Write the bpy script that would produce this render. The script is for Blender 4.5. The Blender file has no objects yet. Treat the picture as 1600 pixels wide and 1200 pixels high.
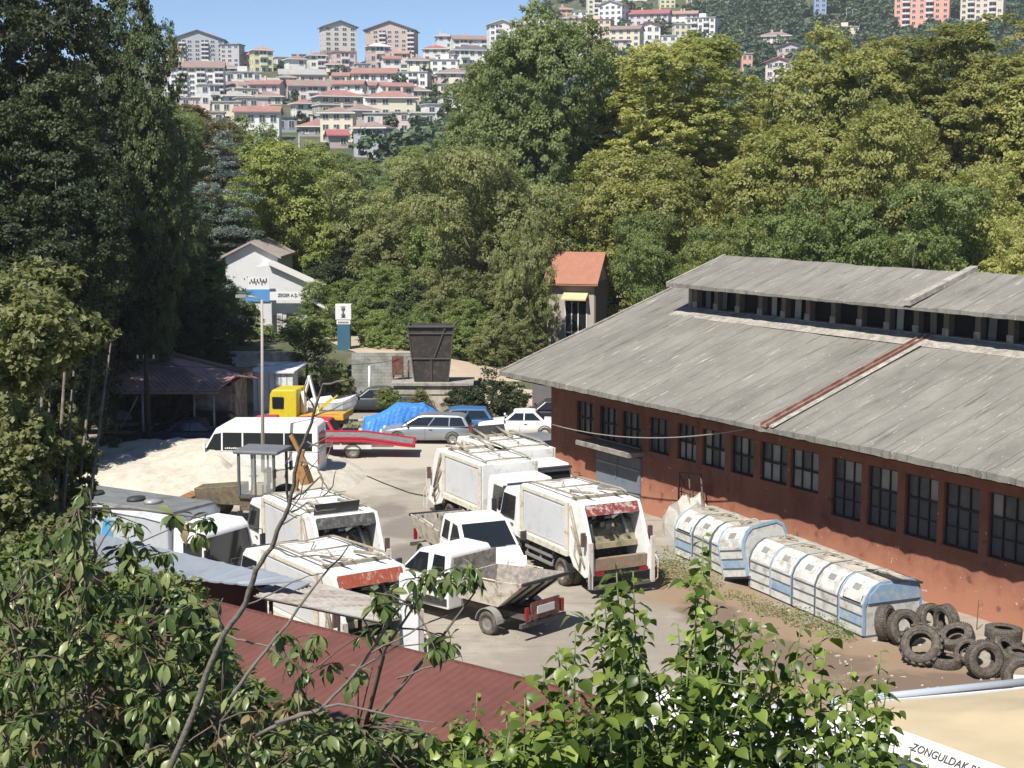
import bpy, math, random
import numpy as np
from mathutils import Vector, Matrix
R=math.radians; PI=math.pi
C=bpy.context.scene.collection
# ---------------------------------------------------------------- camera, light, exposure
CZ=12.8; PITCH=0.129; FP=2400.0
cam=bpy.data.cameras.new('camera'); cam.sensor_width=36; cam.lens=54; cam.clip_start=.5; cam.clip_end=6000
co=bpy.data.objects.new('camera',cam); C.objects.link(co); co.location=(0,0,CZ); co.rotation_euler=(PI/2-PITCH,0,0)
bpy.context.scene.camera=co
SUN_EL=R(54); SUN_L=Vector((-.5,-.866,0)).normalized()       # horizontal direction towards the sun
sd=Vector((SUN_L.x*math.cos(SUN_EL),SUN_L.y*math.cos(SUN_EL),math.sin(SUN_EL)))
sun=bpy.data.lights.new('sun','SUN'); sun.energy=5; sun.angle=R(.5); sun.color=(1,.95,.87)
so=bpy.data.objects.new('sun',sun); C.objects.link(so); so.rotation_euler=sd.to_track_quat('Z','Y').to_euler(); so.location=(-20,-20,60)
w=bpy.data.worlds.new('World'); bpy.context.scene.world=w; w.use_nodes=True
nt=w.node_tree; bg=nt.nodes['Background']; sk=nt.nodes.new('ShaderNodeTexSky'); sk.sky_type='NISHITA'; sk.sun_disc=False
sk.sun_elevation=SUN_EL; sk.sun_rotation=math.atan2(SUN_L.x,SUN_L.y); sk.air_density=.6; sk.dust_density=0; sk.ozone_density=3; sk.altitude=60
nt.links.new(sk.outputs[0],bg.inputs[0]); bg.inputs[1].default_value=.095
vs=bpy.context.scene.view_settings; vs.view_transform='Standard'; vs.look='None'; vs.gamma=1; vs.exposure=0.52; vs.use_curve_mapping=False
cy=bpy.context.scene.cycles
cy.max_bounces=6; cy.diffuse_bounces=3; cy.glossy_bounces=2; cy.transmission_bounces=4; cy.transparent_max_bounces=6
# ---------------------------------------------------------------- picture geometry -> world
cp,sp=math.cos(PITCH),math.sin(PITCH)
def ray(px,py):
    x=(px-800)/FP; u=(600-py)/FP
    return Vector((x,cp+u*sp,-sp+u*cp))
def G(px,py,z=0.0):
    d=ray(px,py); t=(z-CZ)/d.z; return Vector((d.x*t,d.y*t,z))
def W(px,py,Y):
    d=ray(px,py); t=Y/d.y; return Vector((d.x*t,Y,CZ+d.z*t))
# ---------------------------------------------------------------- materials
MATS={}
def nodes(m):
    m.use_nodes=True; t=m.node_tree; return t,t.nodes,t.links,t.nodes['Principled BSDF']
def mat(name,col,rough=.6,var=.12,scale=3.0,bump=0.0,bscale=30.0,metal=0.0,spec=.4,col2=None,thr=.5,stretch=(1,1,1),soft=.15,coord='Object',detail=6):
    """base colour with uneven tone; col2 = patches of dirt / rust with noise threshold thr"""
    if name in MATS: return MATS[name]
    m=bpy.data.materials.new(name); t,n,l,b=nodes(m); MATS[name]=m
    b.inputs['Roughness'].default_value=rough; b.inputs['Metallic'].default_value=metal; b.inputs['Specular IOR Level'].default_value=spec
    tc=n.new('ShaderNodeTexCoord'); mp=n.new('ShaderNodeMapping'); mp.inputs['Scale'].default_value=stretch
    oi=n.new('ShaderNodeObjectInfo'); om_=n.new('ShaderNodeMath'); om_.operation='MULTIPLY'; om_.inputs[1].default_value=37; l.new(oi.outputs['Random'],om_.inputs[0]); va=n.new('ShaderNodeVectorMath'); va.operation='ADD'; l.new(tc.outputs[coord],va.inputs[0]); l.new(om_.outputs[0],va.inputs[1]); CO=va.outputs[0]
    l.new(CO,mp.inputs[0])
    nz=n.new('ShaderNodeTexNoise'); nz.inputs['Scale'].default_value=scale; nz.inputs['Detail'].default_value=detail; nz.inputs['Roughness'].default_value=.65
    l.new(mp.outputs[0],nz.inputs['Vector'])
    mr=n.new('ShaderNodeMapRange'); mr.inputs[1].default_value=.25; mr.inputs[2].default_value=.75; mr.inputs[3].default_value=1-var; mr.inputs[4].default_value=1+var
    l.new(nz.outputs[0],mr.inputs[0])
    hv=n.new('ShaderNodeHueSaturation'); hv.inputs['Color'].default_value=(*col,1); l.new(mr.outputs[0],hv.inputs['Value'])
    out=hv.outputs[0]
    if col2:
        n2=n.new('ShaderNodeTexNoise'); n2.inputs['Scale'].default_value=scale*1.7; n2.inputs['Detail'].default_value=8; n2.inputs['Roughness'].default_value=.7
        mo=n.new('ShaderNodeMapping'); mo.inputs['Location'].default_value=(3.1,7.7,1.3); mo.inputs['Scale'].default_value=stretch
        l.new(CO,mo.inputs[0]); l.new(mo.outputs[0],n2.inputs['Vector'])
        m2=n.new('ShaderNodeMapRange'); m2.interpolation_type='SMOOTHSTEP'; m2.inputs[1].default_value=thr-soft; m2.inputs[2].default_value=thr+soft
        l.new(n2.outputs[0],m2.inputs[0])
        mx=n.new('ShaderNodeMix'); mx.data_type='RGBA'; l.new(m2.outputs[0],mx.inputs[0]); l.new(out,mx.inputs[6]); mx.inputs[7].default_value=(*col2,1)
        out=mx.outputs[2]
    l.new(out,b.inputs['Base Color'])
    if bump:
        n3=n.new('ShaderNodeTexNoise'); n3.inputs['Scale'].default_value=bscale; n3.inputs['Detail'].default_value=5; l.new(mp.outputs[0],n3.inputs['Vector'])
        bp=n.new('ShaderNodeBump'); bp.inputs['Strength'].default_value=bump; bp.inputs['Distance'].default_value=.05
        l.new(n3.outputs[0],bp.inputs['Height']); l.new(bp.outputs[0],b.inputs['Normal'])
    return m
def leafmat(name,col,col2,trans=.35,rough=.55,big=0.0):
    if name in MATS: return MATS[name]
    m=bpy.data.materials.new(name); t,n,l,b=nodes(m); MATS[name]=m
    g=n.new('ShaderNodeNewGeometry'); mx=n.new('ShaderNodeMix'); mx.data_type='RGBA'
    mx.inputs[6].default_value=(*col,1); mx.inputs[7].default_value=(*col2,1)
    pw=n.new('ShaderNodeMath'); pw.operation='POWER'; pw.inputs[1].default_value=1.6; l.new(g.outputs['Random Per Island'],pw.inputs[0]); 
    if big:
        tc=n.new('ShaderNodeTexCoord'); nz=n.new('ShaderNodeTexNoise'); nz.inputs['Scale'].default_value=big; nz.inputs['Detail'].default_value=3; l.new(tc.outputs['Object'],nz.inputs['Vector'])
        mr=n.new('ShaderNodeMapRange'); mr.inputs[1].default_value=.38; mr.inputs[2].default_value=.66; l.new(nz.outputs[0],mr.inputs[0])
        ad=n.new('ShaderNodeMath'); ad.operation='MULTIPLY_ADD'; ad.inputs[1].default_value=.5; l.new(pw.outputs[0],ad.inputs[0])
        m5=n.new('ShaderNodeMath'); m5.operation='MULTIPLY'; m5.inputs[1].default_value=.6; l.new(mr.outputs[0],m5.inputs[0]); l.new(m5.outputs[0],ad.inputs[2])
        l.new(ad.outputs[0],mx.inputs[0])
    else: l.new(pw.outputs[0],mx.inputs[0])
    oi=n.new('ShaderNodeObjectInfo'); hv=n.new('ShaderNodeHueSaturation')
    m3=n.new('ShaderNodeMapRange'); m3.inputs[3].default_value=.8; m3.inputs[4].default_value=1.2; l.new(oi.outputs['Random'],m3.inputs[0])
    l.new(m3.outputs[0],hv.inputs['Value']); l.new(mx.outputs[2],hv.inputs['Color'])
    b.inputs['Roughness'].default_value=rough; b.inputs['Specular IOR Level'].default_value=.35
    l.new(hv.outputs[0],b.inputs['Base Color'])
    tr=n.new('ShaderNodeBsdfTranslucent'); h2=n.new('ShaderNodeHueSaturation'); h2.inputs['Value'].default_value=1.5; h2.inputs['Saturation'].default_value=1.15
    l.new(hv.outputs[0],h2.inputs['Color']); l.new(h2.outputs[0],tr.inputs[0])
    ms=n.new('ShaderNodeMixShader'); ms.inputs[0].default_value=trans
    l.new(b.outputs[0],ms.inputs[1]); l.new(tr.outputs[0],ms.inputs[2]); l.new(ms.outputs[0],n['Material Output'].inputs[0])
    return m
# ---------------------------------------------------------------- mesh builder
class MB:
    def __init__(s): s.v=[];s.f=[];s.m=[];s.s=[]
    def add(s,vs,fs,mi=0,sm=False):
        o=len(s.v); s.v+=[tuple(p) for p in vs]
        for f in fs: s.f.append([o+i for i in f]); s.m.append(mi); s.s.append(sm)
        return s
    def box(s,x0,x1,y0,y1,z0,z1,mi=0):
        return s.hexa([(x0,y0,z0),(x1,y0,z0),(x1,y1,z0),(x0,y1,z0),(x0,y0,z1),(x1,y0,z1),(x1,y1,z1),(x0,y1,z1)],mi)
    def hexa(s,p,mi=0):
        return s.add(p,[(0,3,2,1),(4,5,6,7),(0,1,5,4),(1,2,6,5),(2,3,7,6),(3,0,4,7)],mi)
    def obox(s,c,sx,sy,sz,M,mi=0):
        P=[]
        for z in(-1,1):
            for x,y in((-1,-1),(1,-1),(1,1),(-1,1)): P.append(Vector(c)+M@Vector((x*sx/2,y*sy/2,z*sz/2)))
        return s.hexa(P,mi)
    def cyl(s,a,b,r0,r1=None,n=10,mi=0,sm=True,caps=True):
        a=Vector(a);b=Vector(b); r1=r0 if r1 is None else r1
        d=(b-a).normalized(); u=d.orthogonal().normalized(); w_=d.cross(u)
        P=[];F=[]
        for k in range(n):
            an=2*PI*k/n; e=u*math.cos(an)+w_*math.sin(an); P+=[a+e*r0,b+e*r1]
        for k in range(n):
            j=(k+1)%n; F.append((2*k,2*j,2*j+1,2*k+1))
        s.add(P,F,mi,sm)
        if caps:
            o=len(s.v)-2*n
            s.f.append([o+2*k for k in range(n)][::-1]); s.m.append(mi); s.s.append(False)
            s.f.append([o+2*k+1 for k in range(n)]); s.m.append(mi); s.s.append(False)
        return s
    def tube(s,pts,r,n=6,mi=0):
        rr=r if isinstance(r,(list,tuple)) else [r]*len(pts)
        P=[Vector(p) for p in pts]; m=len(P)
        if m==2: return s.cyl(P[0],P[1],rr[0],rr[1],n,mi)
        rings=[]; u=None
        for i in range(m):
            d=(P[min(m-1,i+1)]-P[max(0,i-1)])
            if d.length<1e-6: d=Vector((0,0,1))
            d.normalize()
            u=d.orthogonal() if u is None else u-d*u.dot(d)
            if u.length<1e-4: u=d.orthogonal()
            u=u.normalized(); w_=d.cross(u); rings.append([tuple(P[i]+(u*math.cos(2*PI*k/n)+w_*math.sin(2*PI*k/n))*rr[i]) for k in range(n)])
        return s.loft(rings,mi,True,True)
    def lathe(s,prof,axis='y',n=20,mi=0,c=(0,0,0),sm=True):
        """prof: (r, h) list along axis"""
        P=[];F=[];m=len(prof)
        for k in range(n):
            an=2*PI*k/n; ca,sa=math.cos(an),math.sin(an)
            for r,h in prof:
                if axis=='y': P.append((c[0]+r*ca,c[1]+h,c[2]+r*sa))
                else: P.append((c[0]+r*ca,c[1]+r*sa,c[2]+h))
        for k in range(n):
            j=(k+1)%n
            for i in range(m-1): F.append((k*m+i,j*m+i,j*m+i+1,k*m+i+1))
        return s.add(P,F,mi,sm)
    def loft(s,rings,mi=0,sm=True,cap=True):
        n=len(rings[0]);P=[p for r in rings for p in r];F=[]
        for i in range(len(rings)-1):
            for k in range(n): j=(k+1)%n; F.append((i*n+k,i*n+j,(i+1)*n+j,(i+1)*n+k))
        s.add(P,F,mi,sm)
        if cap:
            o=len(s.v)-len(P)
            s.f.append([o+k for k in range(n)][::-1]); s.m.append(mi); s.s.append(False)
            s.f.append([o+(len(rings)-1)*n+k for k in range(n)]); s.m.append(mi); s.s.append(False)
        return s
    def prism(s,poly,y0,y1,mi=0,taper=None):
        """side silhouette (x,z) extruded from y0 to y1; taper(x,z)->factor on y"""
        n=len(poly); tf=taper or (lambda x,z:1)
        P=[(x,y0*tf(x,z),z) for x,z in poly]+[(x,y1*tf(x,z),z) for x,z in poly]
        F=[tuple(range(n)),tuple(range(2*n-1,n-1,-1))]+[(k,n+k,n+(k+1)%n,(k+1)%n) for k in range(n)]
        return s.add(P,F,mi)
    def prismx(s,poly,x0,x1,mi=0):
        n=len(poly)
        P=[(x0,y,z) for y,z in poly]+[(x1,y,z) for y,z in poly]
        F=[tuple(range(n)),tuple(range(2*n-1,n-1,-1))]+[(k,n+k,n+(k+1)%n,(k+1)%n) for k in range(n)]
        return s.add(P,F,mi)
    def prismz(s,poly,z0,z1,mi=0):
        n=len(poly)
        P=[(x,y,z0) for x,y in poly]+[(x,y,z1) for x,y in poly]
        F=[tuple(range(n)),tuple(range(2*n-1,n-1,-1))]+[(k,n+k,n+(k+1)%n,(k+1)%n) for k in range(n)]
        return s.add(P,F,mi)
    def mesh(s,name,mats):
        me=bpy.data.meshes.new(name); me.from_pydata(s.v,[],s.f)
        for m in (mats if isinstance(mats,(list,tuple)) else [mats]): me.materials.append(m)
        me.polygons.foreach_set('material_index',s.m); me.polygons.foreach_set('use_smooth',s.s)
        me.validate(); me.update()
        import bmesh
        bm=bmesh.new(); bm.from_mesh(me); bmesh.ops.recalc_face_normals(bm,faces=bm.faces); bm.to_mesh(me); bm.free()
        return me
    def build(s,name,mats,parent=None,bevel=0,loc=None,rz=0,seg=2):
        o=bpy.data.objects.new(name,s.mesh(name,mats)); C.objects.link(o)
        if parent: o.parent=parent
        if loc is not None: o.location=loc
        if rz: o.rotation_euler.z=rz
        if bevel:
            b=o.modifiers.new('bevel','BEVEL'); b.width=bevel; b.segments=seg; b.limit_method='ANGLE'; b.angle_limit=R(35); b.harden_normals=False
        return o
def inst(name,me,parent=None,loc=(0,0,0),rot=(0,0,0),sc=(1,1,1)):
    o=bpy.data.objects.new(name,me); C.objects.link(o); o.parent=parent; o.location=loc; o.rotation_euler=rot; o.scale=sc; return o
def thing(name,label,cat,loc=(0,0,0),rz=0,group=None):
    o=bpy.data.objects.new(name,None); C.objects.link(o); o.location=loc; o.rotation_euler=(0,0,rz); o.empty_display_size=.3
    o['label']=label; o['category']=cat
    if group: o['group']=group
    return o
def tag(o,label,cat,group=None,kind=None):
    o['label']=label; o['category']=cat
    if group: o['group']=group
    if kind: o['kind']=kind
    return o
def struct(o,label=None):
    o['kind']='structure'
    if label: o['label']=label
    return o
def copy_tree(o,parent=None,label=None):
    c=o.copy(); C.objects.link(c); c.parent=parent
    if label: c['label']=label
    for ch in list(o.children): copy_tree(ch,c)
    return c
def text(name,s,size,m,parent,loc,rot,ext=.004,al='CENTER',sx=1):
    cu=bpy.data.curves.new(name,'FONT'); cu.body=s; cu.size=size; cu.extrude=ext; cu.align_x=al; cu.align_y='CENTER'; cu.offset=size*.012
    t=bpy.data.objects.new(name+'_curve',cu); C.objects.link(t); bpy.context.view_layer.update()
    me=bpy.data.meshes.new_from_object(t.evaluated_get(bpy.context.evaluated_depsgraph_get())); bpy.data.objects.remove(t); bpy.data.curves.remove(cu); me.materials.clear(); me.materials.append(m)
    o=bpy.data.objects.new(name,me); C.objects.link(o); o.parent=parent; o.location=loc; o.rotation_euler=rot; o.scale=(sx,1,1); return o
def place(o,px,py,hd,lx=0,ly=0,z=0):
    """put thing so its local point (lx,ly) stands at ground pixel; hd = heading angle of +x in degrees from world +X"""
    g=G(px,py,z); a=R(hd); o.rotation_euler=(0,0,a)
    o.location=(g.x-(lx*math.cos(a)-ly*math.sin(a)),g.y-(lx*math.sin(a)+ly*math.cos(a)),z)
    return o
def smooth01(t): t=max(0,min(1,t)); return t*t*(3-2*t)
def lerp(a,b,t): return a+(b-a)*t
def pinterp(x,xs,ys):
    if x<=xs[0]: return ys[0]
    for i in range(len(xs)-1):
        if x<=xs[i+1]: return lerp(ys[i],ys[i+1],(x-xs[i])/(xs[i+1]-xs[i]))
    return ys[-1]
# common materials
white=mat('white_paint',(.78,.78,.76),.38,.05,2,col2=(.5,.46,.38),thr=.66,soft=.12)
dwhite=mat('dirty_white_paint',(.76,.755,.72),.5,.08,1.6,col2=(.34,.29,.22),thr=.65,soft=.13,bump=.1,bscale=8)
cream=mat('cream_dirty_paint',(.66,.62,.51),.55,.14,2.5,col2=(.28,.18,.10),thr=.62,soft=.12)
black=mat('black_rubber',(.03,.028,.027),.85,.25,6,spec=.2)
tyrem=mat('dusty_tyre_rubber',(.085,.075,.065),.9,.3,5,bump=.4,bscale=20,spec=.15,col2=(.17,.145,.115),thr=.55)
dark=mat('dark_metal',(.045,.045,.047),.6,.3,4)
chass=mat('chassis_metal',(.09,.085,.08),.7,.3,4,col2=(.2,.16,.12),thr=.6)
glass=mat('dark_glass',(.015,.018,.022),.08,.1,1,spec=.8)
steel=mat('grey_steel',(.35,.35,.34),.45,.12,3,metal=.3,col2=(.2,.13,.08),thr=.7)
chrome=mat('rim_metal',(.45,.45,.44),.4,.1,5,metal=.5)
rust=mat('rusty_steel',(.2,.09,.05),.85,.35,3,bump=.3,col2=(.09,.05,.035),thr=.5)
redl=mat('red_lens',(.26,.02,.02),.25,.05,2)
orangem=mat('orange_plastic',(.75,.25,.03),.4,.05,2)
platem=mat('number_plate',(.62,.62,.6),.4,.08,30,col2=(.12,.12,.12),thr=.62,soft=.03)
# ================================================================ SETTING: terrain, yard, road
HC0=Vector((-.522,64.768,0)); HN0=Vector((math.cos(.531),math.sin(.531),0))
def ridge_y(px): return pinterp(px,[-400,640,700,760,850,905,1225,1245,1272,1290],[104,100,84,64,22,-70,-70,34,34,-70])
def slope_z(Y): return CZ+(38+(Y-330)*.484)/2400*Y
def H(x,y):
    if y<24: return 9*smooth01((24-y)/20)**1.2 -.05
    z=-.02
    Ys=pinterp(x,[-5.6,-4.4],[94.8,88.4])
    z+=pinterp(x,[-5.6,-4.4],[2.0,1.25])*smooth01((y-Ys-.6)/.9)
    if x>-5 and y>90: z+=min(.75,(y-90)*.05)
    if y>114: z+=(y-114)*.03
    if y>150:
        px=800+2400*x/y; t=smooth01((y-150)/120); zs=slope_z(y); yr=ridge_y(px)
        zr=CZ+(288-yr)/2400*y
        if zs>zr and y>400:
            Yr=330+(250-yr)/.484; zs=slope_z(Yr)-.03*(y-Yr) if y>Yr else zs
        z=lerp(z,zs,t)
    if y<200 and x<-25:
        z+=min(24,(-25-x)*.62)*smooth01((y-18)/14)*smooth01((200-y)/50)
    if x>34 and 20<y<150: z+=(x-34)*.25*smooth01((y-20)/20)*smooth01((150-y)/40)
    return z
def axis(parts):
    a=[]
    for s,e,st in parts: a+=list(np.arange(s,e,st))
    return a+[parts[-1][1]]
gx=axis([(-460,-120,20),(-120,-40,4),(-40,40,1.25),(40,120,4),(120,560,20)]); gy=axis([(-40,20,4),(20,80,3),(80,104,.6),(104,200,5),(200,900,12),(900,3000,140)])
P=[(x*(1 if y<1000 else y/1000),y,H(x*(1 if y<1000 else y/1000),y)) for y in gy for x in gx]; nx=len(gx)
F=[(j*nx+i,j*nx+i+1,(j+1)*nx+i+1,(j+1)*nx+i) for j in range(len(gy)-1) for i in range(nx-1)]
gm=mat('hill_ground',(.065,.08,.035),.95,.35,.12,col2=(.15,.135,.095),thr=.56,soft=.1,coord='Object',detail=10,bump=.5,bscale=2)
b=MB(); b.add(P,F,0,True); struct(b.build('ground',gm),'grass and earth ground rising to the hillside')
# concrete yard
def blobmask(t,n,l,posout,blobs,nscale=.8,namp=1.6,soft=.35):
    """soft noisy patches around world points: blobs = (x,y,rx,ry,angle)"""
    nz=n.new('ShaderNodeTexNoise'); nz.inputs['Scale'].default_value=nscale; nz.inputs['Detail'].default_value=8; l.new(posout,nz.inputs['Vector'])
    prev=None
    for (x,y,rx,ry,a) in blobs:
        mp=n.new('ShaderNodeMapping'); mp.vector_type='TEXTURE'; mp.inputs['Location'].default_value=(x,y,0); mp.inputs['Rotation'].default_value=(0,0,a); mp.inputs['Scale'].default_value=(rx,ry,1000)
        l.new(posout,mp.inputs[0]); ln=n.new('ShaderNodeVectorMath'); ln.operation='LENGTH'; l.new(mp.outputs[0],ln.inputs[0])
        ad=n.new('ShaderNodeMath'); ad.operation='MULTIPLY_ADD'; ad.inputs[1].default_value=namp; l.new(nz.outputs[0],ad.inputs[0]); l.new(ln.outputs['Value'],ad.inputs[2])
        mr=n.new('ShaderNodeMapRange'); mr.interpolation_type='SMOOTHSTEP'; mr.inputs[1].default_value=1+namp*.5-soft; mr.inputs[2].default_value=1+namp*.5+soft; mr.inputs[3].default_value=1; mr.inputs[4].default_value=0; l.new(ad.outputs[0],mr.inputs[0])
        if prev is None: prev=mr.outputs[0]
        else:
            mm=n.new('ShaderNodeMath'); mm.operation='MAXIMUM'; l.new(prev,mm.inputs[0]); l.new(mr.outputs[0],mm.inputs[1]); prev=mm.outputs[0]
    return prev
ym=mat('yard_concrete',(.35,.315,.265),.9,.14,.35,bump=.3,bscale=6,col2=(.27,.24,.20),thr=.56,soft=.2,stretch=(1,.6,1),detail=12)
t_,n_,l_,b_=nodes(ym); geo=n_.new('ShaderNodeNewGeometry'); pos=geo.outputs['Position']
def layer(mask,col,fac=1.0):
    src=b_.inputs['Base Color'].links[0].from_socket; mx=n_.new('ShaderNodeMix'); mx.data_type='RGBA'
    if fac!=1: q=n_.new('ShaderNodeMath'); q.operation='MULTIPLY'; q.inputs[1].default_value=fac; l_.new(mask,q.inputs[0]); mask=q.outputs[0]
    l_.new(mask,mx.inputs[0]); l_.new(src,mx.inputs[6]); mx.inputs[7].default_value=(*col,1); l_.new(mx.outputs[2],b_.inputs['Base Color'])
def gb(px,py,rx,ry,a=0): g=G(px,py); return (g.x,g.y,rx,ry,R(a))
# fine dark streaks dragged along the driving direction
mpp=n_.new('ShaderNodeMapping'); mpp.inputs['Rotation'].default_value=(0,0,R(-28)); mpp.inputs['Scale'].default_value=(.22,1.6,1); l_.new(pos,mpp.inputs[0])
nz=n_.new('ShaderNodeTexNoise'); nz.inputs['Scale'].default_value=1.3; nz.inputs['Detail'].default_value=10; nz.inputs['Roughness'].default_value=.75; l_.new(mpp.outputs[0],nz.inputs['Vector'])
mr=n_.new('ShaderNodeMapRange'); mr.inputs[1].default_value=.5; mr.inputs[2].default_value=.72; l_.new(nz.outputs[0],mr.inputs[0]); layer(mr.outputs[0],(.215,.185,.15),.9)
mpp=n_.new('ShaderNodeMapping'); mpp.inputs['Rotation'].default_value=(0,0,R(12)); mpp.inputs['Scale'].default_value=(.3,2.6,1); l_.new(pos,mpp.inputs[0])
nz=n_.new('ShaderNodeTexNoise'); nz.inputs['Scale'].default_value=1.1; nz.inputs['Detail'].default_value=12; nz.inputs['Roughness'].default_value=.8; l_.new(mpp.outputs[0],nz.inputs['Vector'])
mr=n_.new('ShaderNodeMapRange'); mr.inputs[1].default_value=.52; mr.inputs[2].default_value=.68; l_.new(nz.outputs[0],mr.inputs[0]); layer(mr.outputs[0],(.18,.155,.125),.8)
nz=n_.new('ShaderNodeTexNoise'); nz.inputs['Scale'].default_value=3; nz.inputs['Detail'].default_value=12; nz.inputs['Roughness'].default_value=.8; l_.new(pos,nz.inputs['Vector'])
mr=n_.new('ShaderNodeMapRange'); mr.inputs[1].default_value=.6; mr.inputs[2].default_value=.66; l_.new(nz.outputs[0],mr.inputs[0]); layer(mr.outputs[0],(.5,.46,.4),.5)
for sc_,lo,hi,cc,fa in((.28,.55,.68,(.2,.175,.15),.7),(1.7,.62,.70,(.13,.115,.1),.75),(9,.68,.74,(.1,.09,.08),.8)):
    nz=n_.new('ShaderNodeTexNoise'); nz.inputs['Scale'].default_value=sc_; nz.inputs['Detail'].default_value=9; nz.inputs['Roughness'].default_value=.7; mo_=n_.new('ShaderNodeMapping'); mo_.inputs['Location'].default_value=(sc_*9,3,0); l_.new(pos,mo_.inputs[0]); l_.new(mo_.outputs[0],nz.inputs['Vector'])
    mr=n_.new('ShaderNodeMapRange'); mr.inputs[1].default_value=lo; mr.inputs[2].default_value=hi; l_.new(nz.outputs[0],mr.inputs[0]); layer(mr.outputs[0],cc,fa)
layer(blobmask(t_,n_,l_,pos,[gb(460,755,4.5,3.5),gb(540,720,7,2.5),gb(640,700,8,2.2),gb(390,770,5,3),gb(760,705,6,2)]),(.47,.43,.36),.8)
layer(blobmask(t_,n_,l_,pos,[gb(650,825,1.3,2.2),gb(600,800,.8,1.6),gb(640,870,1.2,2)]),(.17,.15,.13),.8)
layer(blobmask(t_,n_,l_,pos,[gb(930,990,2.2,1.8),gb(880,1040,2.5,1.3),gb(1000,940,1.5,1.6),gb(1040,1000,2.5,2.5)],1.2),(.25,.22,.18),.7)
layer(blobmask(t_,n_,l_,pos,[gb(1100,930,1.8,4.5,22),gb(1180,970,1.7,3.5,22),gb(1290,1020,1.9,3.6,25),gb(1400,1050,2.6,2.6),gb(1520,1075,3,1.8),gb(1250,1090,2,1.6)],1.0),(.26,.185,.12),1)
layer(blobmask(t_,n_,l_,pos,[gb(1290,1040,1.3,1.3,20),gb(1390,1070,1.6,1.0,10),gb(1200,1020,1.0,1.6),gb(1110,960,.9,1.5),gb(1500,1065,1.5,.7)],1.6),(.14,.10,.075),.75)
b=MB(); b.prismz([(-34,25),(34,25),(34,92),(-5,88.2),(-5.3,94.5),(-34,94.5)],-.3,.015)
struct(b.build('yard',ym),'dusty concrete yard')
# scattered small litter
b=MB(); rnd=random.Random(12)
for i in range(260):
    r_=rnd.random()
    p=G(rnd.uniform(500,860),rnd.uniform(700,1000),.02) if r_<.4 else G(rnd.uniform(1100,1600),rnd.uniform(940,1085),.02)
    if r_>=.4 and p.x>0 and (p-HC0).dot(HN0)>1.9: continue
    s_=rnd.uniform(.02,.07); b.obox((p.x,p.y,.03),s_*rnd.uniform(1,2.5),s_,s_*.5,Matrix.Rotation(rnd.uniform(0,6),3,'Z'),rnd.choice([0,0,1]))
o=b.build('litter',[mat('stone_chips',(.45,.42,.37),.9,.2,9),mat('pale_litter',(.5,.48,.42),.7,.1,9)]); o['kind']='stuff'; o['label']='small stones and scraps of litter strewn over the yard'; o['category']='litter'
# dirt road climbing behind the platform
dm=mat('dirt_road',(.42,.33,.25),.95,.12,.8,bump=.4,bscale=10)
def GT(px,py):
    Y=90.5
    while Y<160:
        p=W(px,py,Y)
        if p.z<=H(p.x,p.y): break
        Y+=.1
    return p
rd=[(930,604,3.2),(850,602,3.0),(790,598,2.8),(745,590,2.6),(700,577,2.4),(650,563,2.2),(605,551,2.0),(575,543,1.8),(553,535,1.6),(530,528,1.4)]
b=MB(); P=[];K=7
for i,(x_,y_,wd) in enumerate(rd):
    p=GT(x_,y_); a_=GT(*rd[max(0,i-1)][:2]); c_=GT(*rd[min(len(rd)-1,i+1)][:2]); d=Vector((c_.x-a_.x,c_.y-a_.y,0)).normalized(); n=Vector((-d.y,d.x,0))
    for k in range(K):
        q=p+n*wd*(k/(K-1)*2-1); P.append((q.x,q.y,max(H(q.x,q.y),H(q.x+.3,q.y),H(q.x-.3,q.y))+.06))
b.add(P,[(i*K+k,i*K+k+1,(i+1)*K+k+1,(i+1)*K+k) for i in range(len(rd)-1) for k in range(K-1)],0,True); struct(b.build('road',dm),'dirt road climbing behind the retaining wall')
# ================================================================ HALL
AZ=.531; HA=-(PI/2-AZ); HC=Vector((-.522,64.768,0)); HD=Vector((math.sin(AZ),-math.cos(AZ),0)); HN=Vector((math.cos(AZ),math.sin(AZ),0))
def hall_hit(px,py,s):
    """ray against the vertical plane at inward distance s -> (t,z)"""
    d=ray(px,py); o=Vector((0,0,CZ)); k=(s-(o-HC).dot(HN))/d.dot(HN); p=o+d*k; return (p-HC).dot(HD),p.z
hall=thing('warehouse','long orange-red warehouse with grey bitumen roof and raised roof vent, right of the yard','warehouse',HC,HA)
HL=46; ZE=4.93; HM=.36; S1=7.23; SR=9.26; WO=2.11; GO=.76
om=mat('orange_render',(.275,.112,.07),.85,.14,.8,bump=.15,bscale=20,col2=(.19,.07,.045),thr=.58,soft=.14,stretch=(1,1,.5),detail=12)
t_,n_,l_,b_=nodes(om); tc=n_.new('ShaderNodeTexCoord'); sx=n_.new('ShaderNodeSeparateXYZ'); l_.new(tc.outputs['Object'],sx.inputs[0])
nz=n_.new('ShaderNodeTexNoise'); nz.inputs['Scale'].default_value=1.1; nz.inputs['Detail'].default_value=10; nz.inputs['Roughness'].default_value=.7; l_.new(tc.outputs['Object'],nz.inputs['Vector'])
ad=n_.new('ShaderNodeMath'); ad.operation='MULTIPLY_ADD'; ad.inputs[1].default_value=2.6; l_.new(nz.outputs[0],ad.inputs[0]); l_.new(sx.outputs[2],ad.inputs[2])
mr=n_.new('ShaderNodeMapRange'); mr.interpolation_type='SMOOTHSTEP'; mr.inputs[1].default_value=1.7; mr.inputs[2].default_value=3.1; mr.inputs[3].default_value=.8; mr.inputs[4].default_value=0; l_.new(ad.outputs[0],mr.inputs[0]); layer(mr.outputs[0],(.43,.195,.12))
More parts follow.
